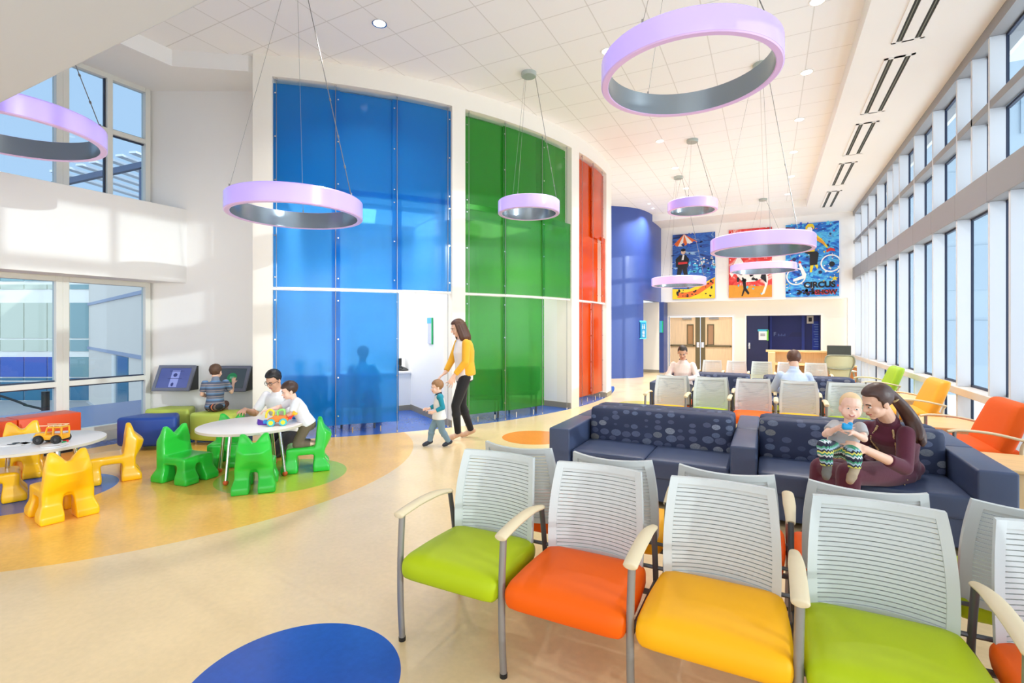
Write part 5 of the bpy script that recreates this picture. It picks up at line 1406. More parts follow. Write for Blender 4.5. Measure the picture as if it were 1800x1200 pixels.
p = fl(97, 783.5, 0.55); b = B(); lathe(b, [(0.0005, 0.0), (0.085, 0.0), (0.10, 0.010), (0.098, 0.013), (0.08, 0.004), (0.0005, 0.004)], n=32); tag(obj('toy_plate', b, M['paper'], None, smooth=True, loc=(p.x, p.y, 0.551)), 'small white plate in front of the toy jeep', 'plate')
flat_toy(116, 776.5, 'toy_block', 'small red block beside the toy jeep', 'toy block', M['toy_red'], 0.03, 0.03, 0.02, 20)
flat_toy(113, 779, 'toy_block', 'small green block beside the toy jeep', 'toy block', mat('toy_dark_green', (20, 150, 90), 0.4), 0.03, 0.025, 0.02, 50)
t = thing('number_card', 'white card piece marked with a black 2 on the left play table', 'card', fl(25, 781, 0.55), YAW + R_(10))
t.location.z = 0.552
b = B(); box(b, (-0.11, -0.08, 0), (0.11, 0.08, 0.004)); obj('card', b, M['paper'], t)
text_mesh('numeral', '2', 0.12, M['black'], t, (0.0, 0.0, 0.0065), (0, 0, 0), 0.002, bold=0.003)
flat_toy(8, 783, 'number_card', 'white card piece at the far left of the play table', 'card', M['paper'], 0.14, 0.09, 0.005, 40)
flat_toy(45, 779.5, 'number_card', 'white card piece between the marked card and the toy jeep', 'card', M['paper'], 0.12, 0.06, 0.006, 5)
jp.scale = (0.72, 0.72, 0.72)
# toy tool truck
tp_ = fl(489, 747, 0.55)
tr = thing('toy_truck', 'orange toy tool truck with teal and yellow wheels on the play table', 'toy truck', (tp_.x, tp_.y, 0.55), YAW + R_(18))
b = B(); box(b, (-0.12, -0.055, 0.045), (0.12, 0.055, 0.09), bevel=0.012, seg=3); hull(b, [(-0.12, y, 0.08) for y in (-0.05, 0.05)] + [(0.1, y, 0.08) for y in (-0.05, 0.05)] + [(-0.02, y, 0.13) for y in (-0.045, 0.045)] + [(0.09, y, 0.12) for y in (-0.045, 0.045)]); obj('body', b, M['toy_orange'], tr, smooth=True, angle=40)
b = B(); tube(b, smooth_path([(-0.14, 0, 0.10), (-0.13, 0, 0.17), (-0.09, 0, 0.20), (-0.05, 0, 0.17), (-0.06, 0, 0.12)], 4), 0.014, 8); obj('loop_handle', b, mat('toy_lemon', (250, 214, 50), 0.35), tr, smooth=True)
b = B(); tube(b, smooth_path([(0.0, -0.03, 0.12), (0.0, -0.03, 0.185), (0.07, -0.03, 0.19), (0.075, -0.03, 0.13)], 4), 0.010, 8); tube(b, smooth_path([(0.0, 0.03, 0.12), (0.0, 0.03, 0.185), (0.07, 0.03, 0.19), (0.075, 0.03, 0.13)], 4), 0.010, 8); box(b, (0.0, -0.03, 0.18), (0.07, 0.03, 0.198), bevel=0.006); obj('cab_frame', b, M['toy_green'], tr, smooth=True, angle=50)
for x in (-0.075, 0.065):
    for y in (-0.07, 0.07):
        b = B(); lathe(b, [(0.02, -0.016), (0.043, -0.016), (0.047, -0.01), (0.047, 0.01), (0.043, 0.016), (0.02, 0.016)], n=24); bmesh.ops.rotate(b, verts=b.verts, cent=(0, 0, 0), matrix=Matrix.Rotation(R_(90), 3, 'X')); bmesh.ops.translate(b, verts=b.verts, vec=(x, y, 0.047)); w_ = obj('wheel', b, M['toy_teal'], tr, smooth=True, angle=40)
        b = B(); cyl(b, (x, y - 0.02, 0.047), (x, y + 0.02, 0.047), 0.027, n=16); obj('hub', b, mat('toy_hub', (246, 226, 40), 0.35), w_)
b = B(); box(b, (0.12, -0.03, 0.07), (0.16, 0.03, 0.10), bevel=0.006); cyl(b, (0.15, 0, 0.09), (0.21, 0, 0.15), 0.012, n=8); obj('tow_arm', b, M['toy_red'], tr)
b = B(); ell(b, (0.20, 0, 0.135), (0.03, 0.03, 0.02)); cyl(b, (0.17, 0, 0.12), (0.19, 0, 0.17), 0.014, n=8); obj('crane_head', b, mat('toy_gold', (250, 190, 40), 0.35), tr, smooth=True, angle=50)
b = B(); box(b, (-0.17, -0.03, 0.03), (-0.115, 0.03, 0.075), bevel=0.008); obj('front_bumper', b, M['toy_blue'], tr)
tr.scale = (0.85, 0.85, 0.85)
p = fl(517, 737, 0.55); b = B()
for k in range(6):
    a = R_(60 * k); capsule(b, (0, 0, 0.025), (0.045 * math.cos(a), 0.045 * math.sin(a), 0.025), 0.017, 0.012)
ell(b, (0, 0, 0.03), 0.028); tag(obj('toy_star', b, M['toy_blue'], None, smooth=True, loc=(p.x, p.y, 0.551)), 'blue knobbly toy behind the orange truck', 'toy')
p = fl(460, 745, 0.55); b = B(); hull(b, [(-0.07, 0.03, 0.0), (0.07, 0.05, 0.0), (0.08, -0.06, 0.0), (-0.01, -0.06, 0.0), (-0.06, 0.03, 0.05), (0.06, 0.04, 0.01), (0.07, -0.05, 0.012)]); tag(obj('toy_scoop', b, M['toy_purple'], None, loc=(p.x, p.y, 0.551), rotz=YAW), 'purple toy scoop on the play table left of the truck', 'toy')
# chairs inside the alcoves, dim shapes behind the panels
M['alc_chair'] = mat('alcove_chair_blue', (26, 70, 150), 0.5)
def alcove_chair(px, d, rot, label, m=None):
    c = at_depth(px, d); t = thing('lounge_chair', label, 'chair', c, YAW + R_(rot), 'chairs behind the frosted panels')
    b = B(); rbox(b, (-0.3, -0.3, 0.32), (0.3, 0.28, 0.46), 0.05, (0.01, 0), 6); obj('seat', b, m or M['alc_chair'], t, smooth=True)
    b = B(); rbox(b, (-0.33, -0.36, 0.40), (0.33, -0.26, 0.88), 0.045, (0, 0), 6); obj('backrest', b, m or M['alc_chair'], t, smooth=True)
    for sx in (-0.26, 0.26):
        for sy in (-0.26, 0.24): b = B(); cyl(b, (sx, sy, 0), (sx, sy, 0.34), 0.018, n=8); obj('leg', b, M['steel_d'], t)
alcove_chair(549, 7.95, 4, 'dim blue chair behind the left blue panel')
alcove_chair(636, 8.25, 4, 'dim blue chair with a seated person behind the blue panel')
M['alc_chair2'] = mat('alcove_chair_teal', (40, 96, 110), 0.5)
alcove_chair(848, 9.15, 8, 'dim chair behind the left green panel', M['alc_chair2'])
alcove_chair(915, 9.8, 8, 'dim chair behind the right green panel', M['alc_chair2'])
# ================================================================== PEOPLE
def Wp(px, py, d): return at_depth(px, d, zpx(py, d))
def perp_frame(l, u):
    u = u.normalized(); f = l.cross(u).normalized(); l = u.cross(f).normalized()
    return l, f, u
class Fig:
    def __init__(s, J, S, root, hf, hu=(0, 0, 1), head=1.0, build=1.0, child=0.0):
        s.J = {k: Vector(v) - Vector(root) for k, v in J.items()}
        s.S = S; s.root = Vector(root); s.H = head; s.W = build; s.child = child
        f = Vector(hf).normalized(); u = Vector(hu); u = (u - f * u.dot(f)).normalized(); x = f.cross(u)
        s.HM = Matrix(((x.x, f.x, u.x), (x.y, f.y, u.y), (x.z, f.z, u.z)))     # columns: side, forward, up
        J = s.J
        s.lat_s = (J['shL'] - J['shR']).normalized(); s.lat_h = (J['hipL'] - J['hipR']).normalized()
    def hp(s, x, y, z): return s.J['head'] + s.HM @ (Vector((x, y, z)) * s.H)
    def hell(s, b, c, r, u=18, v=12): ell(b, s.hp(*c), tuple(q * s.H for q in r), s.HM, u, v)
    def torso(s, b, g=0.0, low=0.10, top=True, flare=0.0, belly=0.0, shift=0.0):
        J, S, W = s.J, s.S, s.W
        up_h = (J['chest'] - J['pelvis']).normalized(); up_s = (J['neck'] - J['chest']).normalized()
        lh, fh, _ = perp_frame(s.lat_h, up_h); ls, fs, _ = perp_frame(s.lat_s, up_s)
        lm = (lh + ls).normalized(); fm = (fh + fs).normalized()
        mid = J['pelvis'].lerp(J['chest'], 0.5)
        sh = (J['shL'] + J['shR']) / 2
        half = (J['shL'] - J['shR']).length / 2
        R = lambda c, l, f, rw, rd: (c, l * (rw * S * W + g), f * (rd * S * W + g))
        rings = []
        if low > 0: rings.append(R(J['pelvis'] - up_h * low * S, lh, fh, 0.150 + flare, 0.112 + flare))
        rings += [R(J['pelvis'], lh, fh, 0.160 + flare * 0.5, 0.118 + flare * 0.5), R(mid + fm * belly * S, lm, fm, 0.138, 0.104 + belly), R(J['chest'], ls, fs, 0.152, 0.115)]
        rings += [(sh - up_s * 0.035 * S, ls * (half * 0.98 + g), fs * (0.092 * S * W + g)), (sh + up_s * 0.012 * S, ls * (half * 0.80 + g), fs * (0.078 * S * W + g))]
        nk = J['neck'] - sh
        rings += [(sh + nk * 0.45, ls * (half * 0.50 + g), fs * (0.066 * S + g)), (sh + nk * 0.78, ls * (0.062 * S + g), fs * (0.060 * S + g))]
        if top: rings.append((J['neck'] + up_s * 0.006 * S, ls * (0.052 * S + g * 0.7), fs * (0.052 * S + g * 0.7)))
        if shift: rings = [(c + fm * shift, u, v) for c, u, v in rings]
        loft(b, rings, 24)
    def arm(s, b, side, g=0.0, t0=0.0, t1=2.0):
        """upper arm and forearm between parameters 0..1 (to the elbow) and 1..2 (to the wrist)"""
        J, S, W = s.J, s.S, s.W
        P = [J['sh' + side], J['el' + side], J['wr' + side]]; rr = [0.045 * S * W + g, 0.040 * S * W + g, 0.0265 * S * W + g * 0.9]
        def at(t):
            i = 0 if t <= 1 else 1; q = t - i
            return P[i].lerp(P[i + 1], q), rr[i] + (rr[i + 1] - rr[i]) * q
        stops = [t0] + [1.0] * (t0 < 1 < t1) + [t1]
        for a, c in zip(stops[:-1], stops[1:]):
            (p0, r0), (p1, r1) = at(a), at(c)
            capsule(b, p0, p1, r0, r1, True, c == 1.0 or (g == 0.0))
            if g == 0.0 and a >= 1.0: ell(b, p0.lerp(p1, 0.28), r0 * 1.08)
    def leg(s, b, side, g=0.0, t1=2.0):
        J, S, W = s.J, s.S, s.W
        P = [J['hip' + side], J['kn' + side], J['an' + side]]; rr = [0.082 * S * W + g, 0.056 * S * W + g, 0.036 * S * W + g]
        capsule(b, P[0], P[1], rr[0], rr[1]); 
        q = P[2] if t1 >= 2 else P[1].lerp(P[2], t1 - 1)
        r2 = rr[2] if t1 >= 2 else rr[1] + (rr[2] - rr[1]) * (t1 - 1)
        if t1 > 1:
            capsule(b, P[1], q, rr[1], r2, True, g == 0.0)
            if t1 > 1.4:
                ell(b, P[1].lerp(P[2], 0.3), rr[1] * 1.04)
    def foot(s, b, side, g=0.0):
        J, S = s.J, s.S
        a, t = J['an' + side], J['toe' + side]
        d = (t - a); dn = d.normalized(); k = (0.032 * S + g)
        capsule(b, a - dn * 0.03 * S, a.lerp(t, 0.6), k * 1.05, k); capsule(b, a.lerp(t, 0.55), t, k * 1.12, k * 0.85)
        return a, t
    def hand(s, b, side, direc, normal, curl=0.35, spread=0.12, k=1.0, thumb=0.6):
        """palm, four unequal bent fingers and a thumb leaving the side of the palm; normal points out of the palm"""
        J = s.J; q = s.S * k
        w = J['wr' + side]; d = Vector(direc).normalized(); n = Vector(normal); n = (n - d * n.dot(d)).normalized()
        sd = d.cross(n) * (1 if side == 'L' else -1)      # towards the thumb
        for i, off in enumerate((0.030, 0.010, -0.010, -0.029)):
            base = w + d * (0.088 - 0.004 * abs(i - 1)) * q + sd * off * q
            capsule(b, w + d * 0.012 * q + sd * off * 0.55 * q, base, 0.0145 * q, 0.0115 * q, n=10)
            L = (0.040, 0.045, 0.042, 0.032)[i] * q
            p = base; a = curl * (0.7 + 0.12 * i); dirv = (d + sd * spread * (1.2 - 0.8 * i)).normalized()
            for j, (f, r0, r1) in enumerate(((1.0, 0.0098, 0.0088), (0.68, 0.0088, 0.0080), (0.55, 0.0080, 0.0068))):
                ax = dirv.cross(n).normalized()
                dirv = (Matrix.Rotation(a, 3, ax) @ dirv).normalized(); nn = p + dirv * L * f
                capsule(b, p, nn, r0 * q, r1 * q, n=10); p = nn
        p0 = w + d * 0.026 * q + sd * 0.026 * q; td = (d * 0.72 + sd * thumb + n * 0.28).normalized()
        p1 = p0 + td * 0.042 * q; td2 = (td + d * 0.4 + n * 0.22).normalized(); p2 = p1 + td2 * 0.032 * q
        capsule(b, w + sd * 0.012 * q, p0, 0.016 * q, 0.0135 * q, n=10); capsule(b, p0, p1, 0.0135 * q, 0.0105 * q, n=10); capsule(b, p1, p2, 0.0105 * q, 0.008 * q, n=10)
        capsule(b, w - d * 0.02 * q, w + d * 0.02 * q, 0.0255 * q, 0.024 * q, n=12)
    def headshape(s, b):
        c = s.child
        s.hell(b, (0, -0.012, 0.032 + 0.008 * c), (0.076 + 0.004 * c, 0.096 + 0.002 * c, 0.086 + 0.006 * c))
        s.hell(b, (0, 0.022, -0.040), (0.058 + 0.006 * c, 0.068, 0.070 - 0.008 * c))
        s.hell(b, (0, 0.058, -0.094 + 0.014 * c), (0.024, 0.022, 0.018))
        for x in (-1, 1):
            s.hell(b, (x * 0.034, 0.054, -0.032), (0.028 + 0.006 * c, 0.026, 0.028 + 0.006 * c))
            s.hell(b, (x * 0.077, -0.006, -0.012), (0.010, 0.020, 0.031))
            s.hell(b, (x * 0.083, -0.012, -0.008), (0.007, 0.010, 0.022))
        if c < 1.5: capsule(b, s.hp(-0.032, 0.079 - 0.003 * c, 0.022), s.hp(0.032, 0.079 - 0.003 * c, 0.022), (0.012 - 0.002 * c) * s.H)
        capsule(b, s.hp(0, 0.086 - 0.004 * c, 0.008 - 0.012 * c), s.hp(0, 0.106 - 0.006 * c, -0.026), 0.0085 * s.H, 0.0115 * s.H)
        for x in (-1, 1): s.hell(b, (x * 0.010, 0.096 - 0.006 * c, -0.030), (0.008, 0.009, 0.007))
        capsule(b, s.hp(-0.016, 0.079, -0.060), s.hp(0.016, 0.079, -0.060), 0.0105 * s.H)
        n0 = s.hp(0, -0.020, -0.06); capsule(b, s.J['neck'] - (n0 - s.J['neck']).normalized() * 0.03 * s.S, n0, (0.056 - 0.004 * c) * s.S, (0.052 - 0.006 * c) * s.H)
    def face(s, o, brow, lip=(186, 104, 96), smile=0.0, eye_dark=(52, 40, 34)):
        me = mat('eye_white', (226, 220, 214), 0.25); mi = mat('iris', eye_dark, 0.2); mb = mat('brow_hair', brow, 0.7); ml = mat('lip_skin', lip, 0.45)
        for x in (-1, 1):
            b = B(); s.hell(b, (x * 0.031, 0.0805, 0.000), (0.0125, 0.009, 0.0060), 12, 8); e_ = obj('eye', b, me, o, smooth=True)
            b = B(); s.hell(b, (x * 0.031, 0.0875, 0.000), (0.0062, 0.0038, 0.0056), 10, 6); obj('iris', b, mi, e_, smooth=True)
            b = B(); tube(b, [s.hp(x * 0.016, 0.0915, 0.020), s.hp(x * 0.033, 0.0905, 0.0245), s.hp(x * 0.048, 0.080, 0.019)], (0.0038 - 0.001 * min(s.child, 1.5)) * s.H, 8); obj('eyebrow', b, mb, o, smooth=True)
        b = B(); tube(b, smooth_path([s.hp(-0.024, 0.078, -0.060 + 0.008 * smile), s.hp(-0.010, 0.089, -0.060 - 0.003 * smile), s.hp(0.010, 0.089, -0.060 - 0.003 * smile), s.hp(0.024, 0.078, -0.060 + 0.008 * smile)], 4), 0.0048 * s.H, 8, (1, 1.2)); obj('lips', b, ml, o, smooth=True)
    def hair_cap(s, b, r=(0.086, 0.106, 0.094), c=(0, -0.016, 0.038), front=0.084, low=-0.045, sideburn=0.004, seed=1, rough=0.004, slope=0.5):
        """scalp hair: a shell whose face and nape openings dip below the skin"""
        old = set(b.verts)
        ell(b, (0, 0, 0), r, None, 40, 26)
        for v in [v for v in b.verts if v not in old]:
            p = Vector(v.co) + Vector(c)
            n_ = noise.noise(p * 38 + Vector((seed, 0, 0))) + 0.5 * noise.noise(p * 80)
            hide = 0.0
            if p.z < front and p.y > sideburn + slope * max(0.0, p.z + 0.01): hide = 1.0
            if p.z < low + 0.25 * max(0, p.y + 0.02): hide = 1.0
            if hide: p = Vector(c) + (p - Vector(c)) * 0.74
            else: p = p + (p - Vector(c)).normalized() * rough * n_
            v.co = s.hp(*p)
skins = {'fair': mat('fair_skin', (236, 190, 164), 0.5, var=0.03, scale=20), 'tan': mat('warm_skin', (216, 164, 134), 0.5, var=0.03, scale=20), 'baby': mat('baby_skin', (244, 200, 178), 0.48, var=0.02, scale=20), 'dark': mat('dark_skin', (120, 80, 60), 0.5)}
def stripes_mat(name, cols, period, axis=2, wob=0.0, rough=0.8):
    m = mat(name, cols[0], rough); g = NT(m)
    vec, x, y, z = g.xyz('Object'); q = (x, y, z)[axis]
    if wob: q = g.math('ADD', q, g.math('MULTIPLY', g.math('PINGPONG', g.math('ADD', (y, z, x)[axis], g.math('MULTIPLY', (z, x, y)[axis], 0.7)), 0.012), wob))
    f = g.math('FRACT', g.math('DIVIDE', g.math('ADD', q, 50.0), period))
    r = g.n('ValToRGB'); r.color_ramp.interpolation = 'CONSTANT'; g.l(f, r.inputs[0])
    e_ = r.color_ramp.elements
    e_[0].position = 0; e_[0].color = lin(cols[0]); e_[1].position = 1.0 / len(cols); e_[1].color = lin(cols[1])
    for i in range(2, len(cols)): n_ = e_.new(i / len(cols)); n_.color = lin(cols[i])
    g.l(r.outputs[0], g.b.inputs['Base Color']); return m
def cloth(name, rgb, **k): return mat(name, rgb, 0.85, var=k.get('var', 0.05), scale=k.get('scale', 14), bump=k.get('bump', 0.12), bscale=k.get('bscale', 60), sheen=0.15)
Vv = Vector((VX, VY, 0)); Rr = Vector((RX, RY, 0)); Zz = Vector((0, 0, 1))
def finish(o, root, label):
    o.location = root; tag(o, label, 'person'); return o
def base_body(F, skin, voxel, hands, legs=('L', 'R'), smooth=5, feet=True, torso=True):
    b = B(); F.headshape(b); F.torso(b, -0.012)
    for sd in ('L', 'R'):
        F.arm(b, sd); F.leg(b, sd)
        if feet: F.foot(b, sd)
    for sd, a in hands.items(): F.hand(b, sd, *a[:2], **(a[2] if len(a) > 2 else {}))
    return solid('person', b, skin, None, voxel, smooth)

# ---- woman in the yellow cardigan, walking to the left behind the toddler
d0 = 7.2
root = fl(813, 771)
def Q(l, f, z, S=1.0):                  # she faces left in the photo; her left side is nearest
    fd = (-Rr * 0.95 - Vv * 0.3).normalized(); ld = Zz.cross(fd)
    return root + ld * l * S + fd * f * S + Zz * z * S
FD = (-Rr * 0.95 - Vv * 0.3).normalized(); LD = Zz.cross(FD)
J = dict(pelvis=Q(0, -0.02, 0.95), chest=Q(0, 0.0, 1.26), neck=Q(0, 0.02, 1.46), head=Q(0, 0.07, 1.605), shL=Q(0.152, -0.02, 1.39), shR=Q(-0.152, 0.03, 1.39), elL=Q(0.20, 0.0, 1.12), elR=Q(-0.18, 0.12, 1.14), wrL=Q(0.17, 0.16, 0.93), wrR=Q(-0.10, 0.235, 0.955),
         hipL=Q(0.09, -0.02, 0.90), hipR=Q(-0.09, -0.02, 0.90), knL=Q(0.09, 0.12, 0.50), knR=Q(-0.08, -0.01, 0.49), anL=Q(0.08, 0.08, 0.085), anR=Q(-0.08, -0.15, 0.085), toeL=Q(0.09, 0.22, 0.034), toeR=Q(-0.08, -0.01, 0.034))
F = Fig(J, 1.0, root, FD + LD * 0.12 - Zz * 0.35, head=1.0)
o = base_body(F, skins['fair'], 0.006, {'L': (FD * 0.5 - Zz, -LD + FD * 0.2, dict(curl=0.25, spread=0.3)), 'R': (FD * 0.8 - Zz * 0.6, -Zz - FD * 0.3, dict(curl=0.3))})
finish(o, root, 'woman in yellow cardigan and black trousers walking beside the toddler')
F.face(o, (70, 44, 30), smile=0.5)
b = B(); F.torso(b, 0.013, low=0.10, top=False); bl_ = solid('blouse', b, cloth('white_blouse', (240, 230, 226)), o, 0.007, 5)
b = B(); F.torso(b, 0.024, low=0.03, top=False, shift=-0.030)
for sd in 'LR': F.arm(b, sd, 0.014, 0.0, 1.86)
cg = solid('cardigan', b, cloth('mustard_knit', (238, 174, 40), bump=0.3, bscale=140), o, 0.007, 6)
b = B(); F.torso(b, 0.004, low=0.12, top=False)
for v in b.verts:
    if v.co.z > 1.02: v.co.z = 1.02
for sd in 'LR': F.leg(b, sd, 0.010, 1.97)
solid('trousers', b, cloth('black_trousers', (26, 24, 28)), o, 0.008, 5)
for sd in 'LR':
    b = B(); F.foot(b, sd, 0.005)
    for v in b.verts: v.co.z = max(v.co.z, 0.001)
    solid('shoe', b, mat('nude_shoe', (214, 172, 142), 0.4), o, 0.006, 3)
b = B(); F.hair_cap(b, (0.092, 0.110, 0.098), front=0.080, low=-0.2, sideburn=0.012, rough=0.006)
for i in range(13):
    a = R_(62 + 236 * i / 12); x, y = 0.086 * math.sin(a), 0.088 * math.cos(a) - 0.02
    y = min(y, 0.035)
    tube(b, smooth_path([F.hp(x * 0.9, y, 0.05), F.hp(x * 1.08, y * 1.08, -0.06), F.hp(x * 1.15 + 0.006 * math.sin(i * 2.1), y * 1.16, -0.15), F.hp(x * 1.0, y * 1.1 - 0.01, -0.205 - 0.015 * math.sin(i))], 4), [0.028] * 9 + [0.026, 0.022, 0.016, 0.010], 8)
solid('hair', b, mat('brown_wavy_hair', (84, 52, 36), 0.5, var=0.2, scale=30), o, 0.007, 3)

# ---- toddler walking ahead of her
root = fl(772, 784)
def Q(l, f, z, S=1.0):
    return root + LD * l + FD * f + Zz * z
J = dict(pelvis=Q(0, 0, 0.43), chest=Q(0, 0.0, 0.58), neck=Q(0, 0.0, 0.705), head=Q(0, 0.03, 0.80), shL=Q(0.092, 0, 0.675), shR=Q(-0.092, 0.0, 0.675), elL=Q(0.115, -0.03, 0.54), elR=Q(-0.11, 0.03, 0.54), wrL=Q(0.10, 0.085, 0.49), wrR=Q(-0.09, 0.13, 0.50),
         hipL=Q(0.05, 0, 0.40), hipR=Q(-0.05, 0, 0.40), knL=Q(0.05, -0.03, 0.22), knR=Q(-0.05, 0.09, 0.23), anL=Q(0.05, -0.13, 0.055), anR=Q(-0.05, 0.12, 0.055), toeL=Q(0.05, -0.055, 0.024), toeR=Q(-0.05, 0.20, 0.024))
F = Fig(J, 0.56, root, FD - Zz * 0.12, head=0.80, build=1.08, child=1.0)
o = base_body(F, skins['baby'], 0.0045, {'L': (FD - Zz * 0.1, -LD, dict(curl=0.6, k=0.98)), 'R': (FD, LD, dict(curl=0.5, k=0.98))})
finish(o, root, 'toddler in white shirt with teal sleeves and jeans, walking left')
F.face(o, (150, 110, 70), smile=0.3)
b = B(); F.torso(b, 0.010, low=0.10, top=True, flare=0.03); sh_ = solid('shirt', b, cloth('toddler_white_shirt', (232, 228, 222)), o, 0.006, 4)
for sd in 'LR':
    b = B(); F.arm(b, sd, 0.010, 0.0, 1.75); ell(b, F.J['sh' + sd] - LD * (0.02 if sd == 'L' else -0.02), 0.05); solid('sleeve', b, cloth('teal_sleeve', (24, 136, 156)), sh_, 0.005, 4)
b = B(); capsule(b, F.J['neck'] - Zz * 0.015, F.J['neck'] + Zz * 0.01, 0.046, 0.040); solid('collar', b, cloth('dark_collar', (50, 52, 66)), sh_, 0.005, 3)
b = B()
for sd in 'LR': F.leg(b, sd, 0.012, 1.95)
ell(b, F.J['pelvis'], (0.095, 0.085, 0.07))
solid('jeans', b, cloth('faded_jeans', (124, 152, 170)), o, 0.006, 4)
for sd in 'LR':
    b = B(); F.foot(b, sd, 0.010)
    for v in b.verts: v.co.z = max(v.co.z, 0.001)
    solid('shoe', b, mat('dark_sneaker', (52, 56, 70), 0.6), o, 0.005, 3)
b = B(); F.hair_cap(b, (0.088, 0.106, 0.096), c=(0, -0.016, 0.044), front=0.066, low=-0.05, sideburn=0.012, seed=3); solid('hair', b, mat('sandy_hair', (150, 108, 70), 0.55, var=0.15, scale=40), o, 0.005, 3)

# ---- boy on the lime ottoman, back to the viewer
root = at_depth(378, 7.02); root.z = 0.43
FDb = (Vv - Rr * 0.42).normalized(); LDb = Zz.cross(FDb)
def Q(l, f, z): return root + LDb * l + FDb * f + Zz * z
J = dict(pelvis=Q(0, 0, 0.085), chest=Q(0, 0.02, 0.29), neck=Q(0, 0.04, 0.435), head=Q(0, 0.075, 0.55), shL=Q(0.125, 0.02, 0.40), shR=Q(-0.125, 0.05, 0.40), elL=Q(0.17, 0.06, 0.24), elR=Q(-0.19, 0.12, 0.25), wrL=Q(0.12, 0.20, 0.20), wrR=Q(-0.20, 0.24, 0.36),
         hipL=Q(0.065, 0.02, 0.07), hipR=Q(-0.065, 0.02, 0.07), knL=Q(0.09, 0.29, 0.06), knR=Q(-0.09, 0.29, 0.06), anL=Q(0.09, 0.33, -0.24), anR=Q(-0.09, 0.33, -0.24), toeL=Q(0.09, 0.43, -0.28), toeR=Q(-0.09, 0.43, -0.28))
F = Fig(J, 0.68, root, FDb - LDb * 0.35 - Zz * 0.05, head=0.90, child=0.6)
o = base_body(F, skins['fair'], 0.005, {'L': (FDb - Zz * 0.3, -Zz, dict(curl=0.5)), 'R': (FDb * 0.5 + Zz * 0.9, FDb - Zz * 0.3, dict(curl=0.3))})
finish(o, root, 'boy in striped shirt sitting on the lime ottoman, touching the wall screen')
F.face(o, (80, 56, 40))
b = B(); F.torso(b, 0.012, low=0.06, top=True, flare=0.015)
for sd in 'LR': F.arm(b, sd, 0.016, 0.0, 0.72)
sh_ = solid('polo_shirt', b, stripes_mat('striped_polo', [(84, 98, 120), (96, 140, 184), (132, 136, 150), (84, 98, 120), (150, 140, 140), (74, 84, 108)], 0.085), o, 0.006, 4)
b = B(); capsule(b, F.J['neck'] - Zz * 0.01, F.J['neck'] + Zz * 0.018, 0.052, 0.050); solid('collar', b, cloth('grey_collar', (120, 132, 150)), sh_, 0.005, 3)
b = B()
for sd in 'LR': F.leg(b, sd, 0.014, 1.05)
ell(b, F.J['pelvis'] - Zz * 0.012, Matrix.Identity(3) and (0.125, 0.11, 0.075))
solid('shorts', b, stripes_mat('striped_shorts', [(40, 40, 48), (40, 40, 48), (196, 110, 70), (40, 40, 48), (110, 90, 80)], 0.075, 0), o, 0.006, 3)
b = B(); F.hair_cap(b, (0.085, 0.105, 0.094), front=0.072, low=-0.055, seed=5, rough=0.008); solid('hair', b, mat('boy_brown_hair', (88, 62, 46), 0.6, var=0.2, scale=40), o, 0.005, 2)
for sd in 'LR':
    b = B(); F.foot(b, sd, 0.008); solid('shoe', b, mat('boy_sneaker', (60, 64, 80), 0.6), o, 0.006, 3)

# ---- man with glasses kneeling behind the green table
root = at_depth(495, 6.42)
FDm = (-Vv - Rr * 0.25).normalized(); LDm = Zz.cross(FDm)
def Q(l, f, z): return root + LDm * l + FDm * f + Zz * z
J = dict(pelvis=Q(0, -0.10, 0.27), chest=Q(0, 0.02, 0.58), neck=Q(0, 0.08, 0.80), head=Q(0, 0.145, 0.945), shL=Q(0.172, 0.07, 0.735), shR=Q(-0.172, 0.07, 0.735), elL=Q(0.27, 0.16, 0.50), elR=Q(-0.27, 0.16, 0.52), wrL=Q(0.20, 0.36, 0.50), wrR=Q(-0.24, 0.36, 0.60),
         hipL=Q(0.09, -0.08, 0.22), hipR=Q(-0.09, -0.08, 0.22), knL=Q(0.14, 0.33, 0.085), knR=Q(-0.14, 0.33, 0.085), anL=Q(0.11, -0.12, 0.065), anR=Q(-0.11, -0.12, 0.065), toeL=Q(0.11, -0.24, 0.05), toeR=Q(-0.11, -0.24, 0.05))
F = Fig(J, 1.02, root, FDm * 1.0 - LDm * 0.05 - Zz * 0.45, head=1.02)
o = base_body(F, skins['tan'], 0.006, {'L': (FDm - Zz * 0.2, -LDm - Zz * 0.4, dict(curl=0.5)), 'R': (FDm * 0.9 + LDm * 0.5, -Zz, dict(curl=0.3))})
finish(o, root, 'man with glasses and white polo shirt kneeling at the green play table')
F.face(o, (30, 24, 22))
b = B(); F.torso(b, 0.014, low=0.08, top=True)
for sd in 'LR': F.arm(b, sd, 0.014, 0.0, 0.82)
sh_ = solid('polo_shirt', b, cloth('white_polo', (236, 234, 236)), o, 0.008, 5)
b = B()
for s_i in (-1, 1): capsule(b, F.J['neck'] + FDm * 0.05 + LDm * s_i * 0.012 - Zz * 0.035, F.J['neck'] + LDm * s_i * 0.06 - FDm * 0.01 + Zz * 0.018, 0.014, 0.014)
capsule(b, F.J['neck'] + LDm * 0.06 - FDm * 0.01 + Zz * 0.018, F.J['neck'] - LDm * 0.06 - FDm * 0.01 + Zz * 0.018, 0.014); solid('collar', b, cloth('white_collar', (240, 240, 244)), sh_, 0.006, 3)
b = B()
for sd in 'LR': F.leg(b, sd, 0.012, 2.0)
ell(b, F.J['pelvis'], (0.165, 0.14, 0.12))
for v in b.verts: v.co.z = max(v.co.z, 0.004)
solid('trousers', b, cloth('black_trousers_man', (30, 28, 34)), o, 0.008, 4)
for sd in 'LR':
    b = B(); F.foot(b, sd, 0.008)
    for v in b.verts: v.co.z = max(v.co.z, 0.002)
    solid('shoe', b, mat('black_shoe', (32, 30, 32), 0.4), o, 0.006, 3)
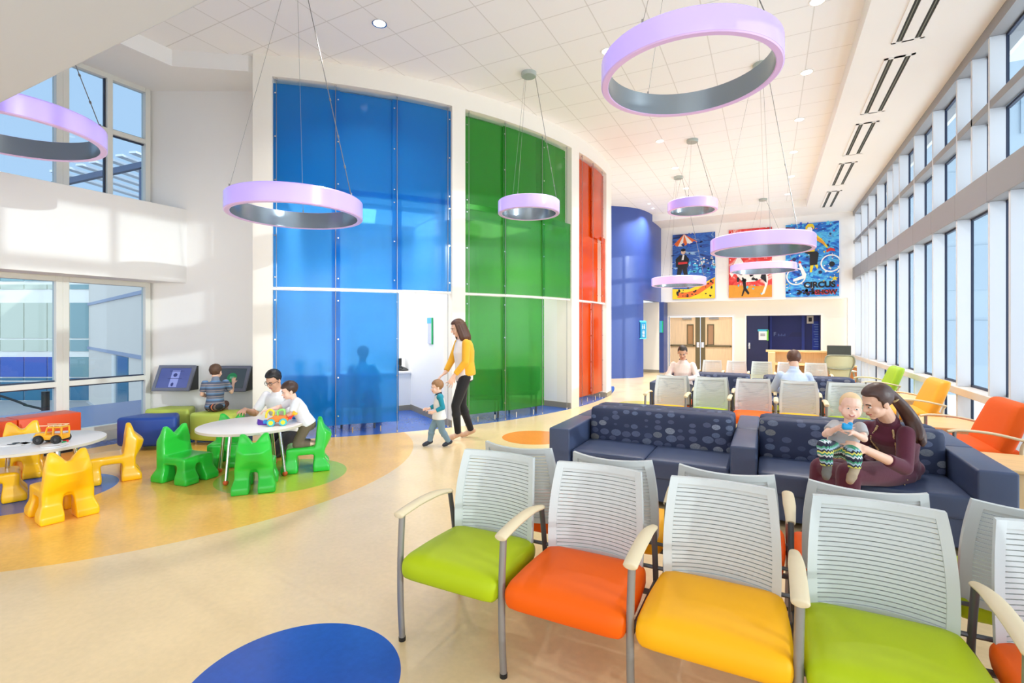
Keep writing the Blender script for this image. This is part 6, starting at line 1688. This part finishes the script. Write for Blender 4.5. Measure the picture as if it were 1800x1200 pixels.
b = B(); F.hair_cap(b, (0.088, 0.108, 0.100), c=(0, -0.012, 0.044), front=0.070, low=-0.06, sideburn=0.008, seed=7); solid('hair', b, mat('black_hair', (26, 22, 22), 0.45, var=0.2, scale=40), o, 0.006, 3)
b = B()
for x in (-1, 1):
    pts = [F.hp(x * 0.031 + 0.024 * math.cos(R_(a)), 0.100 - 0.004 * abs(math.cos(R_(a))), 0.001 + 0.017 * math.sin(R_(a))) for a in range(0, 375, 15)]
    tube(b, pts, 0.0024, 6); tube(b, [F.hp(x * 0.055, 0.096, 0.006), F.hp(x * 0.078, 0.07, 0.008), F.hp(x * 0.084, 0.0, 0.006)], 0.0024, 6)
tube(b, [F.hp(-0.008, 0.102, 0.006), F.hp(0.008, 0.102, 0.006)], 0.0024, 6); obj('eyeglasses', b, M['black'], o)

# ---- toddler kneeling on the green chair at the table
root = at_depth(534, 5.64); root.z = 0.262
FDt = (-Rr * 0.93 - Vv * 0.34).normalized(); LDt = Zz.cross(FDt)
def Q(l, f, z): return root + LDt * l + FDt * f + Zz * z
J = dict(pelvis=Q(0, -0.03, 0.27), chest=Q(0, 0.05, 0.43), neck=Q(0, 0.10, 0.545), head=Q(0, 0.15, 0.635), shL=Q(0.10, 0.075, 0.515), shR=Q(-0.10, 0.105, 0.515), elL=Q(0.125, 0.12, 0.39), elR=Q(-0.10, 0.245, 0.45), wrL=Q(0.06, 0.21, 0.345), wrR=Q(-0.04, 0.36, 0.43),
         hipL=Q(0.055, -0.03, 0.25), hipR=Q(-0.055, -0.03, 0.25), knL=Q(0.065, 0.07, 0.045), knR=Q(-0.065, 0.07, 0.045), anL=Q(0.055, -0.075, 0.036), anR=Q(-0.055, -0.075, 0.036), toeL=Q(0.05, -0.125, 0.034), toeR=Q(-0.05, -0.125, 0.034))
F = Fig(J, 0.60, root, FDt * 1.0 + LDt * 0.25 - Zz * 0.30, head=0.84, build=1.06, child=0.9)
o = base_body(F, skins['baby'], 0.0045, {'L': (FDt - LDt * 0.5 - Zz * 0.2, -Zz, dict(curl=0.4)), 'R': (FDt - Zz * 0.15, -Zz, dict(curl=0.5))})
finish(o, root, 'toddler in white shirt kneeling on a green chair, reaching for toys')
F.face(o, (60, 40, 30), smile=0.4)
b = B(); F.torso(b, 0.012, low=0.05, top=True, flare=0.02)
for sd in 'LR': F.arm(b, sd, 0.016, 0.0, 0.80 if sd == 'L' else 0.9)
solid('shirt', b, cloth('toddler_pale_shirt', (226, 226, 230)), o, 0.006, 4)
b = B()
for sd in 'LR': F.leg(b, sd, 0.012, 1.95)
ell(b, F.J['pelvis'] - Zz * 0.02, (0.105, 0.10, 0.08))
solid('trousers', b, cloth('olive_brown_trousers', (112, 98, 80)), o, 0.006, 4)
b = B(); F.hair_cap(b, (0.090, 0.110, 0.098), c=(0, -0.016, 0.042), front=0.060, low=-0.07, sideburn=0.016, seed=9); solid('hair', b, mat('dark_brown_hair', (62, 40, 32), 0.45, var=0.2, scale=40), o, 0.005, 3)

# ---- man in the pale pink shirt on the far sofa
root = at_depth(1201, 9.2); root.z = 0.0
FDp = Vector((0, -1, 0)); LDp = Vector((1, 0, 0))
def Q(l, f, z): return root + LDp * l + FDp * f + Zz * z
def seated(hand_f, hand_z, hand_l, lean=0.0, knee_z=0.50):
    return dict(pelvis=Q(0, 0, 0.53), chest=Q(0, 0.02 + lean * 0.5, 0.80), neck=Q(0, 0.04 + lean, 1.015), head=Q(0, 0.08 + lean * 1.3, 1.155), shL=Q(0.168, 0.03 + lean, 0.928), shR=Q(-0.168, 0.03 + lean, 0.928), elL=Q(0.26, 0.12 + lean, 0.71), elR=Q(-0.26, 0.12 + lean, 0.71), wrL=Q(hand_l, hand_f, hand_z), wrR=Q(-hand_l, hand_f, hand_z),
                hipL=Q(0.10, 0.02, 0.50), hipR=Q(-0.10, 0.02, 0.50), knL=Q(0.12, 0.45, knee_z), knR=Q(-0.12, 0.45, knee_z), anL=Q(0.12, 0.47, 0.085), anR=Q(-0.12, 0.47, 0.085), toeL=Q(0.13, 0.63, 0.034), toeR=Q(-0.13, 0.63, 0.034))
F = Fig(seated(0.34, 0.70, 0.07), 1.02, root, FDp + LDp * 0.1 - Zz * 0.5, head=1.02)
o = base_body(F, skins['tan'], 0.0065, {'L': (FDp - LDp * 0.5, -LDp + Zz * 0.3, dict(curl=0.5)), 'R': (FDp + LDp * 0.5, LDp + Zz * 0.3, dict(curl=0.5))})
finish(o, root, 'man in pale pink shirt sitting on the far sofa, looking at a phone')
F.face(o, (40, 30, 26))
b = B(); F.torso(b, 0.016, low=0.06, top=True)
for sd in 'LR': F.arm(b, sd, 0.012, 0.0, 1.9)
sh_ = solid('shirt', b, cloth('pale_pink_shirt', (238, 216, 206)), o, 0.008, 4)
b = B()
for s_i in (-1, 1): capsule(b, F.J['neck'] + FDp * 0.055 + LDp * s_i * 0.014 - Zz * 0.03, F.J['neck'] + LDp * s_i * 0.062 + Zz * 0.015, 0.013)
solid('collar', b, cloth('dark_collar_lining', (110, 96, 96)), sh_, 0.006, 3)
def lower(F, o, name, rgb, shoe=(40, 36, 36)):
    b = B()
    for sd in 'LR': F.leg(b, sd, 0.014, 1.95)
    ell(b, F.J['pelvis'] - Zz * 0.0, (0.165, 0.135, 0.095)); solid('trousers', b, cloth(name, rgb), o, 0.008, 4)
    for sd in 'LR':
        b = B(); F.foot(b, sd, 0.008)
        for v in b.verts: v.co.z = max(v.co.z, 0.002 - o.location.z)
        solid('shoe', b, mat(name + '_shoe', shoe, 0.4), o, 0.006, 3)
lower(F, o, 'charcoal_trousers', (46, 46, 54))
b = B(); F.hair_cap(b, (0.084, 0.104, 0.094), front=0.076, low=-0.055, seed=11); solid('hair', b, mat('short_dark_hair', (46, 34, 28), 0.5, var=0.2, scale=40), o, 0.006, 3)
pc = (F.J['wrL'] + F.J['wrR']) / 2 + root + FDp * 0.075 + Zz * 0.02
b = B(); box(b, (-0.036, -0.07, -0.005), (0.036, 0.07, 0.005), bevel=0.003); ph = obj('phone', b, M['black'], None, loc=pc); ph.rotation_euler = (R_(-35), 0, 0); tag(ph, 'black phone held by the man in the pink shirt', 'phone')

# ---- man in the pale blue shirt, back to the viewer
root = Vector((0.33, 8.09, 0))
FDp = Vector((0, 1, 0)); LDp = Vector((-1, 0, 0))
F = Fig(seated(0.38, 0.66, 0.08, 0.02, 0.49), 1.02, root, FDp + LDp * 0.05 - Zz * 0.45, head=1.03)
o = base_body(F, skins['fair'], 0.0065, {'L': (FDp - LDp * 0.4, -Zz, dict(curl=0.4)), 'R': (FDp + LDp * 0.4, -Zz, dict(curl=0.4))})
finish(o, root, 'man in pale blue shirt seated with his back to the viewer')
F.face(o, (80, 54, 40))
b = B(); F.torso(b, 0.020, low=0.06, top=True)
for sd in 'LR': F.arm(b, sd, 0.014, 0.0, 1.9)
sh_ = solid('shirt', b, cloth('pale_blue_shirt', (196, 210, 234)), o, 0.008, 4)
b = B(); capsule(b, F.J['neck'] + Zz * 0.005, F.J['neck'] + Zz * 0.03, 0.062, 0.058); solid('collar', b, cloth('pale_blue_collar', (204, 216, 238)), sh_, 0.006, 3)
lower(F, o, 'navy_trousers', (44, 50, 72))
b = B(); F.hair_cap(b, (0.088, 0.108, 0.097), front=0.076, low=-0.065, seed=13); solid('hair', b, mat('chestnut_hair', (94, 60, 44), 0.5, var=0.2, scale=40), o, 0.006, 3)

# ---- person seated behind the frosted blue panel
root = at_depth(636, 8.3); root.z = 0.02
FDp = Vector((VX, VY, 0)); LDp = Zz.cross(FDp)
F = Fig(seated(0.38, 0.66, 0.1, 0.0, 0.49), 1.0, root, FDp - Zz * 0.2, head=1.02)
o = base_body(F, skins['dark'], 0.009, {'L': (FDp, -Zz, dict(curl=0.4)), 'R': (FDp, -Zz, dict(curl=0.4))})
finish(o, root, 'blurred person sitting behind the frosted blue glass panel')
b = B(); F.torso(b, 0.016, low=0.06, top=True)
for sd in 'LR': F.arm(b, sd, 0.018, 0.0, 1.4)
solid('shirt', b, cloth('teal_shirt', (90, 190, 200)), o, 0.01, 4)
lower(F, o, 'dark_trousers', (40, 40, 50))
b = B(); F.hair_cap(b, (0.092, 0.112, 0.1), front=0.07, low=-0.08, seed=15); solid('hair', b, mat('very_dark_hair', (30, 24, 24), 0.5), o, 0.009, 3)

# ---- mother on the near sofa
root = Wp(1572, 822, 3.92); root.z = 0.0
def P(px, py, d): return Wp(px, py, d)
J = dict(pelvis=P(1576, 816, 3.92), chest=P(1570, 772, 3.72), neck=P(1561, 737, 3.56), head=P(1541, 706, 3.46), shL=P(1593, 762, 3.47), shR=P(1527, 752, 3.68), elL=P(1590, 822, 3.36), elR=P(1502, 806, 3.90), wrL=P(1519, 789, 3.24), wrR=P(1462, 782, 3.66),
         hipL=P(1584, 832, 3.82), hipR=P(1556, 820, 3.98), knL=P(1492, 832, 3.44), knR=P(1444, 822, 3.74), anL=P(1490, 832, 3.44), anR=P(1446, 822, 3.74), toeL=P(1490, 832, 3.44), toeR=P(1446, 822, 3.74))
for sd, off in (('L', Vector((-0.02, 0.06, 0))), ('R', Vector((-0.04, 0.04, 0)))):
    k_ = J['kn' + sd]; J['an' + sd] = Vector((k_.x, k_.y, 0.085)) + off; J['toe' + sd] = Vector((k_.x - 0.08, k_.y - 0.09, 0.034)) + off
hfm = (-Rr * 1.0 - Vv * 0.02 - Zz * 0.42)
F = Fig(J, 0.98, root, hfm, Zz * 1.0 - Rr * 0.34 - Vv * 0.12, head=0.97, build=1.0)
b = B(); F.headshape(b); F.torso(b, -0.012)
for sd in 'LR': F.arm(b, sd); F.leg(b, sd); F.foot(b, sd)
dL = (P(1489, 783, 3.20) - P(1519, 789, 3.24)); dR = (P(1447, 766, 3.52) - P(1462, 782, 3.66))
F.hand(b, 'L', dL, Vv - Zz * 0.3, curl=0.55, spread=0.1); F.hand(b, 'R', dR, -Vv * 0.3 + Rr, curl=0.7)
o = solid('person', b, skins['fair'], None, 0.0055, 5); finish(o, root, 'woman in maroon dress with long dark ponytail cuddling the baby on the sofa')
F.face(o, (50, 34, 28), smile=0.4)
b = B(); F.torso(b, 0.014, low=0.08, top=True)
F.arm(b, 'L', 0.011, 0.0, 1.42); F.arm(b, 'R', 0.011, 0.0, 1.42)
F.leg(b, 'L', 0.022, 1.9); F.leg(b, 'R', 0.022, 1.9)
jj = F.J                                     # the skirt stretched over the lap
for t_ in (0.0, 0.2, 0.4, 0.6, 0.8, 1.0):
    capsule(b, jj['hipL'].lerp(jj['knL'], t_), jj['hipR'].lerp(jj['knR'], t_), 0.085 - 0.022 * t_)
for t_ in (0.2, 0.5, 0.8): capsule(b, jj['knL'].lerp(jj['anL'], t_), jj['knR'].lerp(jj['anR'], t_), 0.055)
ell(b, jj['pelvis'] - Zz * 0.01, (0.18, 0.16, 0.09))
for v in b.verts: v.co.z = max(v.co.z, 0.16)
dr_ = solid('dress', b, cloth('maroon_knit_dress', (88, 26, 48), bump=0.1, bscale=40), o, 0.007, 6)
b = B(); capsule(b, jj['neck'] - (jj['neck'] - jj['chest']).normalized() * 0.02, jj['neck'] + (jj['head'] - jj['neck']).normalized() * 0.03, 0.066, 0.058); solid('neckline', b, cloth('maroon_neckline', (88, 26, 48)), dr_, 0.006, 4)
for sd in 'LR':
    b = B(); F.foot(b, sd, 0.008)
    for v in b.verts: v.co.z = max(v.co.z, 0.002)
    solid('shoe', b, mat('black_flat_shoe', (30, 28, 30), 0.4), o, 0.006, 3)
b = B(); F.hair_cap(b, (0.088, 0.110, 0.098), front=0.080, low=-0.055, sideburn=0.016, slope=0.42, seed=17, rough=0.003)
F.hell(b, (0, -0.105, 0.02), (0.04, 0.035, 0.04))
tail = [F.hp(0.0, -0.115, 0.01), P(1590, 722, 3.50) - root, P(1604, 745, 3.50) - root, P(1613, 768, 3.46) - root, P(1611, 784, 3.44) - root]
for k in range(5):
    o_ = Vector((0.016 * math.cos(k * 1.26), 0.016 * math.sin(k * 1.26), 0.006 * k))
    tube(b, smooth_path([p + o_ * (0.4 + 0.4 * i) for i, p in enumerate(tail)], 5), [0.026 + 0.010 * math.sin(math.pi * min(1, i / 16)) for i in range(18)] + [0.02, 0.014, 0.008], 8)
hr = solid('hair', b, mat('long_dark_hair', (76, 50, 42), 0.42, var=0.3, scale=30), o, 0.006, 4)
b = B(); lathe(b, [(0.026, -0.012), (0.034, 0.0), (0.026, 0.012)], n=20)
fr_ = frame_from(tail[1] - tail[0]); 
mm = Matrix((fr_[0], fr_[1], fr_[2])).transposed()
for v in b.verts: v.co = mm @ v.co + tail[0].lerp(tail[1], 0.25)
obj('hair_tie', b, mat('pale_hair_tie', (196, 170, 120), 0.5), hr, smooth=True)
b = B(); rnd = random.Random(5)
def chain(pts):
    pts = smooth_path(pts, 12)
    for i, p in enumerate(pts):
        ok, q, n_, _ = dr_.closest_point_on_mesh(p)
        if ok: p = q + n_ * 0.006
        ell(b, p, 0.0048 if rnd.random() < 0.7 else 0.008, None, 8, 6)
ufs = (jj['neck'] - jj['chest']).normalized(); l_, f_, _ = perp_frame(F.lat_s, ufs)
chain([jj['neck'] + f_ * 0.075 + l_ * 0.05, jj['chest'].lerp(jj['neck'], 0.55) + f_ * 0.150 + l_ * 0.075, jj['chest'] + f_ * 0.172 + l_ * 0.07, jj['pelvis'].lerp(jj['chest'], 0.45) + f_ * 0.175 + l_ * 0.045])
chain([jj['neck'] + f_ * 0.075 - l_ * 0.05, jj['chest'].lerp(jj['neck'], 0.55) + f_ * 0.148 - l_ * 0.070, jj['chest'] + f_ * 0.172 - l_ * 0.06, jj['pelvis'].lerp(jj['chest'], 0.45) + f_ * 0.175 - l_ * 0.04])
obj('bead_necklace', b, mat('brass_beads', (206, 176, 130), 0.3, 0.4), o, smooth=True)

# ---- baby on her lap
root = P(1478, 806, 3.36)
J = dict(pelvis=P(1478, 789, 3.34), chest=P(1484, 764, 3.31), neck=P(1490, 745, 3.28), head=P(1495, 718, 3.25), shL=P(1512, 751, 3.25), shR=P(1468, 747, 3.31), elL=P(1519, 771, 3.18), elR=P(1451, 763, 3.26), wrL=P(1498, 759, 3.10), wrR=P(1473, 752, 3.14),
         hipL=P(1488, 793, 3.30), hipR=P(1468, 790, 3.33), knL=P(1501, 797, 3.14), knR=P(1449, 784, 3.18), anL=P(1502, 826, 3.12), anR=P(1454, 822, 3.16), toeL=P(1494, 845, 3.06), toeR=P(1452, 838, 3.09))
F = Fig(J, 0.45, root, -Vv * 1.0 - Rr * 0.45 + Zz * 0.12, Zz * 1.0 + Rr * 0.10, head=0.735, build=1.22, child=1.9)
b = B(); F.headshape(b); F.torso(b, -0.004, belly=0.02)
for sd in 'LR': F.arm(b, sd); F.leg(b, sd); F.foot(b, sd)
toyp = P(1489, 750, 3.06)
F.hand(b, 'L', toyp - P(1498, 759, 3.10), Vv * 0.2 - Rr, curl=0.6, k=1.35); F.hand(b, 'R', toyp - P(1473, 752, 3.14), Vv * 0.2 + Rr, curl=0.6, k=1.35)
o = solid('person', b, skins['baby'], None, 0.004, 5); finish(o, root, 'smiling baby in grey shirt and zigzag striped trousers on her lap')
F.face(o, (214, 176, 140), smile=1.4, eye_dark=(60, 76, 96))
b = B(); F.hell(b, (0, 0.0845, -0.0635), (0.019, 0.007, 0.008)); obj('open_mouth', b, mat('mouth_red', (140, 52, 50), 0.4), o, smooth=True)
b = B(); F.hell(b, (0, 0.0885, -0.0590), (0.010, 0.004, 0.0028)); obj('teeth', b, mat('teeth', (244, 242, 236), 0.3), o, smooth=True)
b = B(); F.torso(b, 0.010, low=0.02, top=True, belly=0.03)
for sd in 'LR': F.arm(b, sd, 0.013, 0.0, 0.62)
sh_ = solid('shirt', b, cloth('heather_grey_shirt', (178, 176, 176)), o, 0.005, 4)
b = B(); ell(b, F.J['pelvis'], (0.088, 0.082, 0.062))
for sd in 'LR': F.leg(b, sd, 0.014, 1.9)
solid('trousers', b, stripes_mat('zigzag_knit', [(40, 44, 66), (216, 224, 226), (60, 150, 130), (226, 224, 110), (40, 44, 66), (170, 200, 214), (70, 160, 120), (40, 44, 66)], 0.085, 2, 0.9), o, 0.005, 3)
for sd, c_ in (('R', (110, 106, 98)), ('L', (178, 156, 128))):
    b = B(); F.foot(b, sd, 0.012); solid('bootie', b, mat('bootie_' + sd, c_, 0.8), o, 0.005, 4)
b = B(); F.hair_cap(b, (0.0865, 0.102, 0.100), c=(0, -0.014, 0.047), front=0.092, low=-0.03, sideburn=0.004, slope=0.5, seed=19, rough=0.001); solid('hair', b, mat('fine_blond_hair', (232, 196, 150), 0.55), o, 0.004, 4)
b = B(); rbox(b, (-0.03, -0.014, -0.018), (0.03, 0.014, 0.018), 0.012, (0, 0), 4); ell(b, (0.02, 0, 0.016), 0.014); ell(b, (-0.018, 0, 0.014), 0.012)
ty = obj('baby_toy', b, mat('bright_blue_rubber', (20, 160, 220), 0.4), None, smooth=True, loc=toyp); ty.rotation_euler.z = YAW; tag(ty, 'small bright blue rubber toy held by the baby', 'toy')
